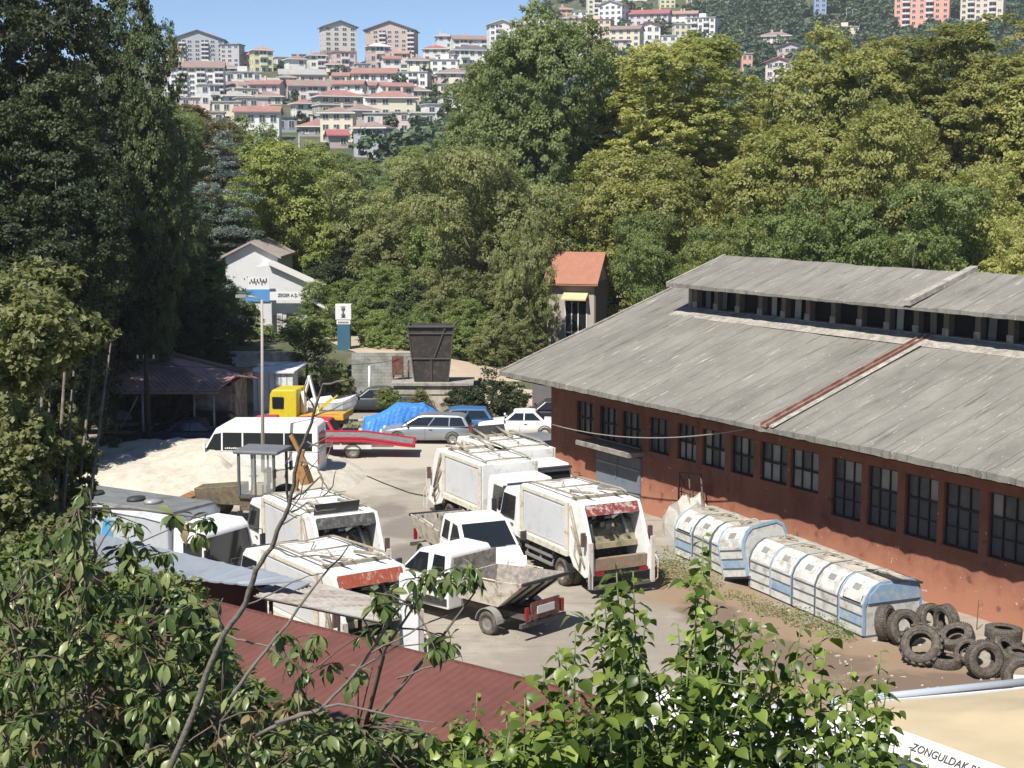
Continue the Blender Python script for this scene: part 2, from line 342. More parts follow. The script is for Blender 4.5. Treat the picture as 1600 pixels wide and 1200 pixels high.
for sc_,lo,hi,cc in((7,.68,.71,(.6,.52,.45)),(2.2,.64,.72,(.12,.055,.04))):
    nz=n_.new('ShaderNodeTexNoise'); nz.inputs['Scale'].default_value=sc_; nz.inputs['Detail'].default_value=6; l_.new(tc.outputs['Object'],nz.inputs['Vector']); mr=n_.new('ShaderNodeMapRange'); mr.inputs[1].default_value=lo; mr.inputs[2].default_value=hi; l_.new(nz.outputs[0],mr.inputs[0]); layer(mr.outputs[0],cc,.7)
rfm=bpy.data.materials.new('bitumen_roof'); t_,n_,l_,bs=nodes(rfm); bs.inputs['Roughness'].default_value=.9; bs.inputs['Specular IOR Level'].default_value=.2
tc=n_.new('ShaderNodeTexCoord')
def streak(scx,scy,sc,lo,hi,det=8,off=0):
    mp=n_.new('ShaderNodeMapping'); mp.inputs['Scale'].default_value=(scx,scy,1); mp.inputs['Location'].default_value=(off,off*2,0); l_.new(tc.outputs['Object'],mp.inputs[0])
    nz=n_.new('ShaderNodeTexNoise'); nz.inputs['Scale'].default_value=sc; nz.inputs['Detail'].default_value=det; nz.inputs['Roughness'].default_value=.7; l_.new(mp.outputs[0],nz.inputs['Vector'])
    mr=n_.new('ShaderNodeMapRange'); mr.inputs[1].default_value=lo; mr.inputs[2].default_value=hi; l_.new(nz.outputs[0],mr.inputs[0]); return mr.outputs[0]
def mixc(f,a,c):
    mx=n_.new('ShaderNodeMix'); mx.data_type='RGBA'; l_.new(f,mx.inputs[0])
    if isinstance(a,tuple): mx.inputs[6].default_value=a
    else: l_.new(a,mx.inputs[6])
    mx.inputs[7].default_value=c; return mx.outputs[2]
c1=mixc(streak(1,.35,.7,.35,.65,10),(.165,.157,.137,1),(.25,.238,.208,1))
c1=mixc(streak(3.2,.22,1.2,.56,.70,8,4),c1,(.095,.09,.08,1))
c1=mixc(streak(4,.3,1.4,.60,.69,9,9),c1,(.46,.43,.38,1))
c1=mixc(streak(3,1.2,3.5,.66,.70,4,15),c1,(.55,.52,.47,1))
# lapped seams along the slope
sx=n_.new('ShaderNodeSeparateXYZ'); l_.new(tc.outputs['Object'],sx.inputs[0])
mo=n_.new('ShaderNodeMath'); mo.operation='PINGPONG'; mo.inputs[1].default_value=.5
wv=n_.new('ShaderNodeTexNoise'); wv.inputs['Scale'].default_value=.6; l_.new(tc.outputs['Object'],wv.inputs['Vector'])
ad=n_.new('ShaderNodeMath'); ad.operation='MULTIPLY_ADD'; ad.inputs[1].default_value=.35; l_.new(wv.outputs[0],ad.inputs[0]); l_.new(sx.outputs[0],ad.inputs[2])
l_.new(ad.outputs[0],mo.inputs[0]); m2=n_.new('ShaderNodeMapRange'); m2.inputs[1].default_value=.0; m2.inputs[2].default_value=.035; m2.inputs[3].default_value=.8; m2.inputs[4].default_value=0; l_.new(mo.outputs[0],m2.inputs[0])
c1=mixc(m2.outputs[0],c1,(.085,.08,.07,1))
l_.new(c1,bs.inputs['Base Color'])
nb=n_.new('ShaderNodeTexNoise'); nb.inputs['Scale'].default_value=5; nb.inputs['Detail'].default_value=8; l_.new(tc.outputs['Object'],nb.inputs['Vector'])
bp=n_.new('ShaderNodeBump'); bp.inputs['Strength'].default_value=.5; bp.inputs['Distance'].default_value=.06; l_.new(nb.outputs[0],bp.inputs['Height']); l_.new(bp.outputs[0],bs.inputs['Normal'])
def roof_slab(t0,t1,s0,s1,zf,th,name,mi,seed,edge=.07,nt=150,ns=8):
    rnd=random.Random(seed); P=[];F=[]; j0=[rnd.uniform(-edge,edge)*(1 if rnd.random()<.35 else .3) for _ in range(nt+1)]
    for L in(0,1):
        for i in range(nt+1):
            t=lerp(t0,t1,i/nt)
            for k in range(ns+1):
                s=lerp(s0,s1,k/ns); ss=s+(j0[i] if k==0 else 0)
                z=zf(s)+ (math.sin(t*1.7+s)*.015+math.sin(t*.33)*.03 if L==0 else -th)+ (rnd.uniform(-.012,.012))
                P.append((t,ss,z))
    m=ns+1; n0=(nt+1)*m
    for i in range(nt):
        for k in range(ns):
            a=i*m+k; F.append((a,a+m,a+m+1,a+1)); a+=n0; F.append((a,a+1,a+m+1,a+m))
        a=i*m; F.append((a,n0+a,n0+a+m,a+m)); a=i*m+ns; F.append((a,a+m,n0+a+m,n0+a))
    for k in range(ns):
        F.append((k,k+1,n0+k+1,n0+k)); a=nt*m+k; F.append((a,n0+a,n0+a+1,a+1))
    bb=MB(); bb.add(P,F); return bb.build(name,mi,hall)
zl=lambda s: ZE+HM*s
rf=roof_slab(0,HL,0,SR-.02,zl,.17,'roof',rfm,1)
rb=roof_slab(0,HL,SR+.02,2*SR,lambda s: ZE+HM*(2*SR-s),.17,'roof',rfm,2)
ZU=ZE+HM*S1+1.12; SU=6.2; UE=3.4
ru=roof_slab(UE,HL,SU,SR-.01,lambda s: ZU+HM*(s-SU),.13,'upper_roof',rfm,3)
roof_slab(UE,HL,SR+.01,2*SR-SU,lambda s: ZU+HM*(2*SR-SU-s),.13,'upper_roof',rfm,4)
# walls with real openings
wins=[(903,927,626,684),(939,964,634,689),(974,1001,644,696),(1016,1045,652,711),(1060,1087,661,722),(1099,1132,672,734),(1144,1177,683,746),(1190,1229,694,757),(1237,1278,704,770),(1301,1344,718,813),(1357,1400,730,826),(1415,1463,745,844),(1475,1528,758,860),(1545,1601,773,882)]
ops=[]
for a,c,y0,y1 in wins:
    t0,_=hall_hit(a,y1,WO);t1,_=hall_hit(c,y1,WO); mid=(a+c)/2
    z1=hall_hit(mid,y0+1,WO)[1]; z0=hall_hit(mid,y1-2,WO)[1]; ops.append([t0,t1,z0,z1])
zs_=np.mean([o[3] for o in ops]); za=np.mean([o[2] for o in ops[:9]]); zb=np.mean([o[2] for o in ops[9:]])
for i,o in enumerate(ops): o[0]-=.10; o[3]=zs_; o[2]=za if i<9 else zb
wlast=ops[-1][1]
for k in range(4): ops.append([wlast+.7+k*2.3,wlast+2.3+k*2.3,zb,zs_])
WT=ZE+HM*WO-.15; b=MB(); prev=GO
for t0,t1,z0,z1 in ops:
    b.box(prev,t0,WO,WO+.3,-.2,WT); b.box(t0,t1,WO,WO+.3,-.2,z0); b.box(t0,t1,WO,WO+.3,z1,WT); prev=t1
b.box(prev,HL-GO,WO,WO+.3,-.2,WT)
for tt in (GO,HL-GO-.3):
    g=[(WO+.3,-.2),(2*SR-WO,-.2),(2*SR-WO,ZE+HM*WO-.15),(SR,ZE+HM*SR-.18),(WO+.3,ZE+HM*(WO+.3)-.15)]
    b.prismx(g,tt,tt+.3)
b.box(GO+.3,HL-GO-.3,2*SR-WO-.3,2*SR-WO,-.2,WT)
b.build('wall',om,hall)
wfm=mat('window_iron',(.03,.028,.027),.6,.2,5); pane=mat('dusty_pane',(.10,.108,.105),.3,.35,1.5,spec=.6,col2=(.16,.16,.15),thr=.58); lpane=mat('pale_pane',(.38,.37,.33),.5,.2,2)
dpane=mat('grey_board_pane',(.10,.105,.105),.6,.2,2)
rnd=random.Random(5)
for i,(t0,t1,z0,z1) in enumerate(ops):
    wd=t1-t0; fr=MB(); y=WO+.10
    fr.box(t0,t0+.05,y,y+.06,z0,z1);fr.box(t1-.05,t1,y,y+.06,z0,z1);fr.box(t0+.05,t1-.05,y,y+.06,z0,z0+.05);fr.box(t0+.05,t1-.05,y,y+.06,z1-.05,z1)
    zc=z1-(z1-z0)*(.5 if i<9 else .38); fr.box(t0+.05,t1-.05,y-.01,y+.05,zc-.035,zc+.035)
    for k in(1,2): x=t0+wd*k/3; fr.box(x-.018,x+.018,y+.002,y+.05,z0+.05,zc-.035); fr.box(x-.018,x+.018,y+.002,y+.05,zc+.035,z1-.05)
    if i>=9:
        zc2=(z0+zc)/2; fr.box(t0+.05,t1-.05,y+.004,y+.045,zc2-.015,zc2+.015)
    fo=fr.build('window',wfm,hall); p=MB()
    for k in range(3):
        x0=t0+wd*k/3+.02;x1=t0+wd*(k+1)/3-.02
        p.box(x0,x1,y+.06,y+.075,zc,z1-.03,(2 if rnd.random()<.4 else 0) if i>3 else 0)
        low=1 if i>=9 else (2 if i in(4,8) or (i in(3,5,7) and rnd.random()<.6) else 0)
        p.box(x0,x1,y+.06,y+.075,z0+.03,zc,low)
    po=p.build('pane',[pane,dpane,lpane],fo)
dt0,_=hall_hit(933,770,WO);dt1,_=hall_hit(1002,770,WO); dz=hall_hit(968,708,WO)[1]
dm_=mat('blue_grey_door',(.17,.20,.24),.6,.12,1.5,col2=(.1,.11,.13),thr=.62); b=MB(); mid=(dt0+dt1)/2
b.box(dt0,mid-.01,WO-.06,WO-.004,0.02,dz); b.box(mid+.01,dt1,WO-.06,WO-.004,.02,dz)
do=b.build('door',dm_,hall); h=MB(); 
for z in(.6,1.6,2.5): h.box(dt0+.05,mid-.03,WO-.085,WO-.062,z,z+.06);h.box(mid+.03,dt1-.05,WO-.085,WO-.062,z,z+.06)
h.box(mid-.14,mid-.1,WO-.1,WO-.086,1.1,1.4); h.build('handle',steel,do)
b=MB(); b.box(dt0-.5,dt1+.15,WO-.75,WO-.003,dz+.12,dz+.3); b.build('door_canopy',mat('old_concrete',(.33,.30,.26),.9,.25,1.5,bump=.3,col2=(.16,.14,.12),thr=.56),hall)
# gutters, expansion strips
tg,_=hall_hit(1195,662,0)
ng=[(tg-.16,tg-.12,.02,.15),(tg+.12,tg+.16,.02,.15),(tg-.12,tg+.12,.015,.05)]
b=MB()
for a,c,za_,zb_ in ng:
    b.hexa([(a,-.06,zl(-.06)+za_),(c,-.06,zl(-.06)+za_),(c,S1-.05,zl(S1-.05)+za_),(a,S1-.05,zl(S1-.05)+za_),(a,-.06,zl(-.06)+zb_),(c,-.06,zl(-.06)+zb_),(c,S1-.05,zl(S1-.05)+zb_),(a,S1-.05,zl(S1-.05)+zb_)])
b.build('gutter',mat('red_oxide_gutter',(.22,.11,.085),.75,.25,1.5,col2=(.36,.27,.21),thr=.58),hall)
b=MB(); b.hexa([(tg+.24,-.02,zl(0)+.03),(tg+.42,-.02,zl(0)+.03),(tg+.42,S1-.05,zl(S1)+.03),(tg+.24,S1-.05,zl(S1)+.03),(tg+.24,-.02,zl(0)+.075),(tg+.36,-.02,zl(0)+.075),(tg+.36,S1-.05,zl(S1)+.075),(tg+.24,S1-.05,zl(S1)+.075)])
pc=mat('pale_mortar',(.40,.37,.32),.9,.25,2,bump=.4,col2=(.22,.205,.18),thr=.52)
b.build('mortar_strip',pc,hall)
b=MB(); zu=lambda s: ZU+HM*(s-SU)
b.hexa([(tg-.15,SU-.05,zu(SU)+.02),(tg+.2,SU-.05,zu(SU)+.02),(tg+.2,SR+.1,zu(SR)+.02),(tg-.15,SR+.1,zu(SR)+.02),(tg-.15,SU-.05,zu(SU)+.2),(tg+.2,SU-.05,zu(SU)+.2),(tg+.2,SR+.1,zu(SR)+.2),(tg-.15,SR+.1,zu(SR)+.2)])
b.build('roof_kerb',pc,hall)
b=MB()
for s0_,s1_,zf,t0_ in((0,SR,zl,-.05),(SU,SR,zu,UE-.05)):
    b.hexa([(t0_,s0_,zf(s0_)-.15),(t0_+.14,s0_,zf(s0_)-.15),(t0_+.14,s1_,zf(s1_)-.15),(t0_,s1_,zf(s1_)-.15),(t0_,s0_,zf(s0_)+.07),(t0_+.14,s0_,zf(s0_)+.07),(t0_+.14,s1_,zf(s1_)+.07),(t0_,s1_,zf(s1_)+.07)])
b.build('verge_board',MATS['old_concrete'],hall)
# clerestory
b=MB(); u0=3.67; zc0=zl(S1)
b.box(u0,HL-.5,S1+.28,S1+.4,zc0-.3,ZU+.3,0)
b.build('vent_back',mat('vent_interior_shade',(.012,.012,.012),.9,.1,1),hall)  # near-black sheet stands in for the unlit interior behind the posts
b=MB(); b.box(u0-.1,HL-.4,S1-.06,S1+.28,zc0-.25,zc0+.10)
b.hexa([(u0-.5,S1-.75,zl(S1-.75)+.02),(HL,S1-.75,zl(S1-.75)+.02),(HL,S1-.06,zl(S1-.06)+.02),(u0-.5,S1-.06,zl(S1-.06)+.02),(u0-.5,S1-.7,zl(S1-.75)+.05),(HL,S1-.7,zl(S1-.75)+.05),(HL,S1-.06,zl(S1-.06)+.09),(u0-.5,S1-.06,zl(S1-.06)+.09)])
b.build('vent_sill',pc,hall)
b=MB(); b.box(u0-.1,u0+.1,S1,2*SR-S1,zc0-.3,ZU+.32); b.build('vent_end_wall',MATS['old_concrete'],hall)
t=u0+.25; k=0; postm=mat('vent_post',(.16,.135,.115),.85,.2,3)
while t<HL-1:
    b=MB(); b.box(t,t+.24,S1,S1+.27,zc0+.1,ZU+.25); b.box(t-.02,t+.26,S1-.04,S1-.002,zc0+.1,zc0+.36,1); b.build('vent_post',[postm,pc],hall)
    if rnd.random()<.75:
        a=t+.3+rnd.uniform(0,.5); b=MB(); wpn=rnd.uniform(.22,.42); sk_=rnd.uniform(-.06,.06)
        b.hexa([(a,S1+.12,zc0+.1),(a+wpn,S1+.12,zc0+.1),(a+wpn,S1+.14,zc0+.1),(a,S1+.14,zc0+.1),(a+sk_,S1+.12,ZU+.1),(a+wpn+sk_,S1+.12,ZU+.1),(a+wpn+sk_,S1+.14,ZU+.1),(a+sk_,S1+.14,ZU+.1)])
        b.build('vent_pane',rnd.choice([mat('vent_pane_grey',(.3,.31,.3),.5,.15,2),mat('vent_pane_dark',(.12,.13,.13),.4,.2,2)]),hall)
    t+=1.42; k+=1
# rafters' ends / beam under eave + sagging cables
b=MB(); b.box(.1,HL-.1,.25,.33,ZE-.02-.25,ZE+.06-.12); b.build('eave_beam',mat('dark_timber',(.06,.035,.025),.85,.3,3),hall)
def sag(a,c,d,n=14): return [a.lerp(c,i/n)-Vector((0,0,4*d*(i/n)*(1-i/n))) for i in range(n+1)]
b=MB(); 
pts=[]
for i in range(40):
    t=1+i*1.1; pts.append((t,WO-.03,ZE+.45-.22*abs(math.sin(t*.75))))
b.tube(pts,.018,5); b.build('wall_cable',black,hall)
b=MB(); b.tube([G(1195,664,4.9),*sag(G(1195,664,4.9),Vector((1.6,62.0,3.1)),.5)[1:],],.022,5)
tag(b.build('overhead_cable',mat('cable_grey',(.3,.28,.26),.6,.1,3)),'thin grey cable sagging along the shaded warehouse wall','cable')
# ================================================================ TOWN ON THE HILL
def cm(c): return mat('render_%02d%02d%02d'%tuple(int(v*99) for v in c),c,.85,.07,.15,col2=tuple(v*.8 for v in c),thr=.66,soft=.1,detail=4)
WH=(.72,.71,.68); GR=(.40,.41,.43); CR=(.66,.60,.46); PK=(.58,.44,.39); BR=(.40,.31,.27); YE=(.62,.60,.36); SA=(.66,.36,.25); BL=(.36,.42,.52)
RD=mat('red_tile_roof',(.31,.17,.145),.8,.2,.5); RB=mat('brown_tile_roof',(.26,.19,.165),.8,.2,.5); RG=mat('grey_flat_roof',(.34,.33,.32),.85,.15,.4); RM=mat('maroon_roof',(.33,.12,.12),.7,.15,.5); RK=mat('dark_slate_roof',(.12,.12,.13),.8,.15,.5); RW=mat('pale_roof',(.6,.59,.57),.8,.1,.5); RO=mat('orange_tile_roof',(.36,.23,.18),.8,.2,.5)
farglass_recess=mat('far_glass_and_recess_shade',(.06,.07,.085),.2,.15,1); frame_w=mat('far_window_frame',(.62,.61,.58),.7,.05,1)
def unit_window():
    b=MB(); b.box(-.5,.5,-.05,.02,0,1,0); 
    for x0,x1,z0,z1 in((-.58,-.5,-.06,1.06),(.5,.58,-.06,1.06),(-.5,.5,1,1.06),(-.5,.5,-.06,0),(-.03,.03,0,1)): b.box(x0,x1,-.10,.02,z0,z1,1)
    return b.mesh('window_mesh',[farglass_recess,frame_w])
def unit_balcony():
    b=MB(); b.box(-.5,.5,-.03,.02,0,1,0); b.box(-.52,.52,-1,.02,-.08,0,1); b.box(-.52,.52,-1,-.92,0,.36,1); b.box(-.52,-.48,-.92,0,0,.36,1); b.box(.48,.52,-.92,0,0,.36,1); b.box(-.1,.0,-.06,.0,.0,.95,1)  # dark panel behind each balcony imitates a recess in shade
    return b.mesh('balcony_mesh',[farglass_recess,frame_w])
UW=unit_window(); UB=unit_balcony()
def building(x0,x1,yt,yb,col,roof,rc,label,rot=0,depth=None,bal=0,Y=None,fl=None,name='apartment_block',wc=None,band=None,low=None,side=True):
    Y=Y or 330+(250-yb)/.484
    base=W((x0+x1)/2,yb,Y); top=W((x0+x1)/2,yt,Y); wd=(x1-x0)/2400*Y*1.0; h=top.z-base.z; dp=depth or min(14,max(8,wd*.7))
    if rot: 
        k=abs(math.cos(R(rot)))+abs(math.sin(R(rot)))*dp/wd; wd=wd/k; dp=dp/k*1.0
    root=thing(name,label,'house' if name=='house' else 'apartment block',(base.x,base.y,base.z),R(rot)-math.atan2(base.x,base.y)*1.0)
    wm=cm(col); b=MB(); b.box(-wd/2,wd/2,0,dp,-7,h); 
    if low: b.box(-wd/2-.05,wd/2+.05,-.05,dp+.05,-7,h*low[0],1)
    if band:
        for k in range(int(h/3)): b.box(-wd/2-.3,wd/2+.3,-.35,dp,k*3+2.6,k*3+2.9,1)
    rnd=random.Random(int(x0*7+yt))
    if roof=='gf': b.prism([(-wd/2,h),(wd/2,h),(0,h+wd*.17)],0.0,dp)
    b.build('wall',[wm,cm(low[1] if low else (band or WH))],root)
    ov=.8; r=MB()
    if roof=='hip':
        rh=min(wd,dp)*.22; x=max(0,wd/2-dp/2)
        r.add([(-wd/2-ov,-ov,h),(wd/2+ov,-ov,h),(wd/2+ov,dp+ov,h),(-wd/2-ov,dp+ov,h),(-x,dp/2,h+rh),(x,dp/2,h+rh)],[(0,1,5,4),(1,2,5),(2,3,4,5),(3,0,4)]); r.box(-wd/2-ov,wd/2+ov,-ov,dp+ov,h-.25,h-.003,1)
    elif roof=='gs':
        rh=dp*.2; 
        r.hexa([(-wd/2-.5,-ov,h-.1),(wd/2+.5,-ov,h-.1),(wd/2+.5,dp/2,h+rh-.1),(-wd/2-.5,dp/2,h+rh-.1),(-wd/2-.5,-ov,h+.2),(wd/2+.5,-ov,h+.2),(wd/2+.5,dp/2,h+rh+.2),(-wd/2-.5,dp/2,h+rh+.2)])
        r.hexa([(-wd/2-.5,dp/2+.01,h+rh-.1),(wd/2+.5,dp/2+.01,h+rh-.1),(wd/2+.5,dp+ov,h-.1),(-wd/2-.5,dp+ov,h-.1),(-wd/2-.5,dp/2+.01,h+rh+.2),(wd/2+.5,dp/2+.01,h+rh+.2),(wd/2+.5,dp+ov,h+.2),(-wd/2-.5,dp+ov,h+.2)])
        r.prismx([(0,h-.1),(dp,h-.1),(dp/2,h+rh-.1)],-wd/2,wd/2,2)
    elif roof=='gf':
        a=wd*.17
        for s_ in(-1,1): r.hexa([(0,-ov,h+a+.02),(s_*(wd/2+ov),-ov,h-ov*.34+.02),(s_*(wd/2+ov),dp+ov,h-ov*.34+.02),(0,dp+ov,h+a+.02),(0,-ov,h+a+.35),(s_*(wd/2+ov),-ov,h-ov*.34+.35),(s_*(wd/2+ov),dp+ov,h-ov*.34+.35),(0,dp+ov,h+a+.35)])
    else:
        r.box(-wd/2-.35,wd/2+.35,-.35,dp+.35,h,h+.35); 
        if wd>10: r.box(-1.6,1.6,dp*.4,dp*.4+3,h+.35,h+2.4,2)
    ro=r.build('roof',[rc,cm(WH),wm],root)
    for k in range(1 if wd<12 else 2):
        c_=MB(); cx=rnd.uniform(-wd*.3,wd*.3); top_=h+(min(wd,dp)*.2 if roof!='flat' else 0)+1.1; c_.box(cx-.35,cx+.35,dp*.45,dp*.45+.7,h,top_); c_.build('chimney',cm(PK),ro)
    nf=fl or max(1,round(h/2.9)); fh=h/nf; nc=max(2,round(wd/3.0))
    while nc*nf>84: nc-=1
    sp=wd/nc; 
    for f in range(nf):
        for c in range(nc):
            x=-wd/2+sp*(c+.5); isb = bal and ((c%bal)==bal//2) and f>0
            if isb: inst('balcony',UB,root,(x,-.03,f*fh+fh*.12),(0,0,0),(sp*.92,1.3,fh*.78))
            else: 
                if rnd.random()<.06: continue
                inst('window',UW,root,(x,-.03,f*fh+fh*.34),(0,0,0),(min(1.5,sp*.5),1,fh*.46))
    if side and abs(rot)>8:
        sx_=wd/2 if rot<0 else -wd/2; ns=max(2,round(dp/4))
        for f in range(nf):
            for c in range(min(ns,3)):
                inst('window',UW,root,(sx_+(.03 if rot<0 else -.03),dp*(c+.5)/min(ns,3),f*fh+fh*.34),(0,0,PI/2 if rot<0 else -PI/2),(1.2,1,fh*.46))
    return root
B=building
B(266,352,62,102,GR,'gf',RK,'long grey apartment tower at the far left of the skyline',-6,bal=3,fl=6,low=None)
B(341,378,70,112,(.46,.44,.45),'flat',RK,'grey tower wing with dark balconies on its right side',-20,fl=6)
B(379,395,86,110,SA,'gs',RD,'small orange house with red roof between grey and yellow towers',8,name='house')
B(394,430,78,116,YE,'hip',RO,'yellow-green five storey block on the left skyline',14,bal=3)
B(265,351,106,160,WH,'gs',RB,'wide white block with deep open balconies below the grey tower',-4,bal=2,fl=6)
B(353,410,113,142,WH,'flat',RG,'white two storey block below the yellow-green one',6,bal=4)
B(311,346,133,166,WH,'flat',RG,'white house with flat roof just above the treetops',10,bal=3)
B(345,379,136,156,CR,'hip',RB,'cream house with brown roof above the left trees',-8,name='house')
B(352,392,149,180,(.6,.63,.7),'hip',RG,'bluish white house with twin bays low on the left hill',6,bal=3)
B(388,408,155,174,WH,'gf',RK,'small white gabled house low on the left hill',-6,name='house')
B(396,442,150,166,CR,'hip',RB,'low cream house with wide brown roof and white eaves',4,name='house')
B(430,452,90,104,WH,'flat',RG,'low white house right of the yellow-green block',12,name='house')
B(455,478,86,104,BR,'flat',RK,'unfinished brown house with bare columns on the skyline',-10,name='house')
B(504,561,42,104,(.58,.54,.50),'gf',RK,'tall beige tower with gable roof and brown foot',12,fl=8,low=(.4,(.35,.25,.22)))
B(568,650,47,96,(.50,.40,.36),'gf',RK,'wide brown tower with low gable roof on the skyline',-8,fl=7,bal=4)
B(482,511,86,116,WH,'hip',RB,'white house with brown hip roof left of the beige tower',10,bal=3)
B(521,558,82,116,(.60,.47,.45),'flat',RM,'pink block in front of the beige tower foot',12,bal=3)
B(575,613,72,112,PK,'hip',RW,'pinkish five storey block in front of the brown tower',14,bal=3)
B(437,508,117,134,(.66,.55,.53),'gs',RG,'long low pink block with grey roof',2,bal=3)
B(519,546,119,134,WH,'gs',RD,'small white house with red roof left of the long white block',-4,name='house')
B(547,621,115,146,(.70,.66,.64),'gs',RD,'long white block with sloping red roof mid hill',-8,bal=3)
B(601,662,101,113,WH,'gs',RG,'low white terrace behind the long white block',-10,name='house')
B(620,671,113,148,WH,'flat',RG,'white block with grey balconies right end of the row',-14,bal=3)
B(450,529,135,158,(.66,.58,.56),'gs',RB,'wide house with brown roof and pink wall mid hill',4,bal=4)
B(531,576,134,150,SA,'hip',RO,'small house with orange roof above the grey office',10,name='house')
B(495,574,150,196,(.36,.345,.31),'hip',RD,'grey three storey office with pale balcony bands',16,fl=3,band=(.5,.48,.44),name='office_block')
B(574,650,152,200,CR,'hip',RD,'cream office wing with red roof and tall windows',-2,fl=3,name='office_block')
B(459,497,161,190,WH,'hip',RD,'white two storey house with red roof left of the grey office',14,name='house')
B(466,528,197,214,(.34,.33,.33),'hip',RD,'low building under a wide bright red roof',-4,name='house')
B(546,607,199,246,(.37,.38,.42),'hip',RB,'blue-grey three storey building with brown roof nearest the trees',-18,fl=3)
B(643,683,177,216,(.56,.53,.44),'flat',RW,'beige two storey house with flat pale roof behind the round tree',8,fl=2,name='house')
B(430,466,184,208,(.34,.36,.4),'flat',RK,'dark grey shed-like house low beside the trees',8,name='house')
B(682,709,56,76,(.6,.62,.64),'hip',RG,'pale house with grey roof on the middle skyline',6,name='house')
B(660,700,76,96,(.66,.6,.58),'hip',RM,'white house with maroon roof on the middle skyline',-6,name='house')
B(706,766,62,80,WH,'gs',RB,'white house with brown roof left of the white tower',10,bal=3)
B(706,770,78,104,WH,'hip',RK,'white block with curved balconies below the brown roofed house',8,bal=3)
B(672,716,94,124,WH,'flat',RG,'plain white block with small square windows',-4,fl=3)
B(763,806,38,92,WH,'gf',RW,'white tower with arched top half behind the tall tree',10,fl=6,bal=3)
B(741,793,84,100,WH,'hip',RB,'white house with brown hip roof beside the tall tree',-6,name='house')
B(741,795,100,128,CR,'flat',RG,'cream block half hidden by the tall tree',4,bal=3)
B(677,699,120,146,SA,'flat',RG,'orange block beside the treetops',8,fl=3)
B(866,895,14,30,SA,'hip',RD,'small house with red roof high behind the tall tree',8,name='house')
B(930,976,8,50,(.76,.76,.75),'gf',RG,'white tower with blank side wall on the right hill',-22,fl=5)
B(917,951,-8,30,CR,'flat',RG,'cream tower cut by the top of the picture',6,fl=5,bal=3)
B(895,918,18,40,WH,'flat',RG,'white block left of the peach tower',6,fl=3)
B(903,956,31,66,(.66,.50,.40),'flat',RB,'peach four storey block with white stripe',-10,fl=4,bal=4)
B(904,950,69,92,(.5,.26,.22),'flat',RB,'red brick coloured block above the olive treetops',-8,fl=3)
B(950,1002,46,84,CR,'gs',RB,'beige long house with brown roof above the olive treetops',-12)
B(997,1032,40,78,WH,'gf',RM,'white gabled villa with bay windows on the right hill',4,fl=3,name='house')
B(980,1046,22,50,(.62,.55,.58),'gs',RM,'house under a large maroon roof',-8)
B(1030,1056,-14,20,(.66,.60,.36),'flat',RG,'yellow tower at the top edge',8,fl=5)
B(1044,1090,22,42,WH,'gs',RO,'low white house with orange roof left of the balconied block',-6)
B(1068,1120,28,66,WH,'flat',RG,'white block with stacked open balconies beside the woods',-14,bal=2,fl=4)
B(1052,1082,38,66,CR,'flat',RG,'beige block below the orange roofed house',10,fl=3)
B(1072,1142,-12,14,(.62,.46,.42),'gs',RM,'pink row with maroon roof at the top edge',4,bal=3)
B(960,1012,-14,10,WH,'flat',RG,'white block at the top edge above the maroon roof',6,bal=3)
B(1184,1236,56,76,(.72,.66,.66),'hip',RB,'pinkish villa with brown hip roof in the woods',-6,fl=2,name='house')
B(1212,1258,74,94,(.5,.42,.42),'gf',RK,'dark roofed house below the pinkish villa',-10,name='house')
B(1192,1240,97,148,(.64,.53,.50),'gf',RM,'pink four storey house with porches below the villa',-14,fl=4,bal=3,name='house')
B(1271,1291,-40,42,(.25,.33,.52),'flat',RG,'slim blue tower in the gap of the hill',4,fl=11)
B(1298,1342,42,60,CR,'flat',RG,'low cream hut with flat roof beside the blue tower',4,name='house')
B(1366,1412,82,104,WH,'hip',RM,'small white house with red-brown roof between the olive trees',-8,name='house')
B(1158,1176,84,122,SA,'flat',RG,'narrow orange house behind the olive tree',4,fl=3,name='house')
B(1397,1481,-60,50,(.72,.35,.27),'flat',RG,'coral pink tower with many windows',-4,fl=12,bal=3)
B(1499,1566,-60,50,(.66,.56,.46),'flat',RG,'cream and pink striped tower at the right',-6,fl=12,bal=3)
B(1344,1396,-12,12,(.5,.42,.36),'flat',RM,'brown terraced house left of the coral tower',4,bal=3)
B(1588,1640,62,84,(.4,.22,.18),'gs',RD,'small red house at the right edge of the hill',4,name='house')
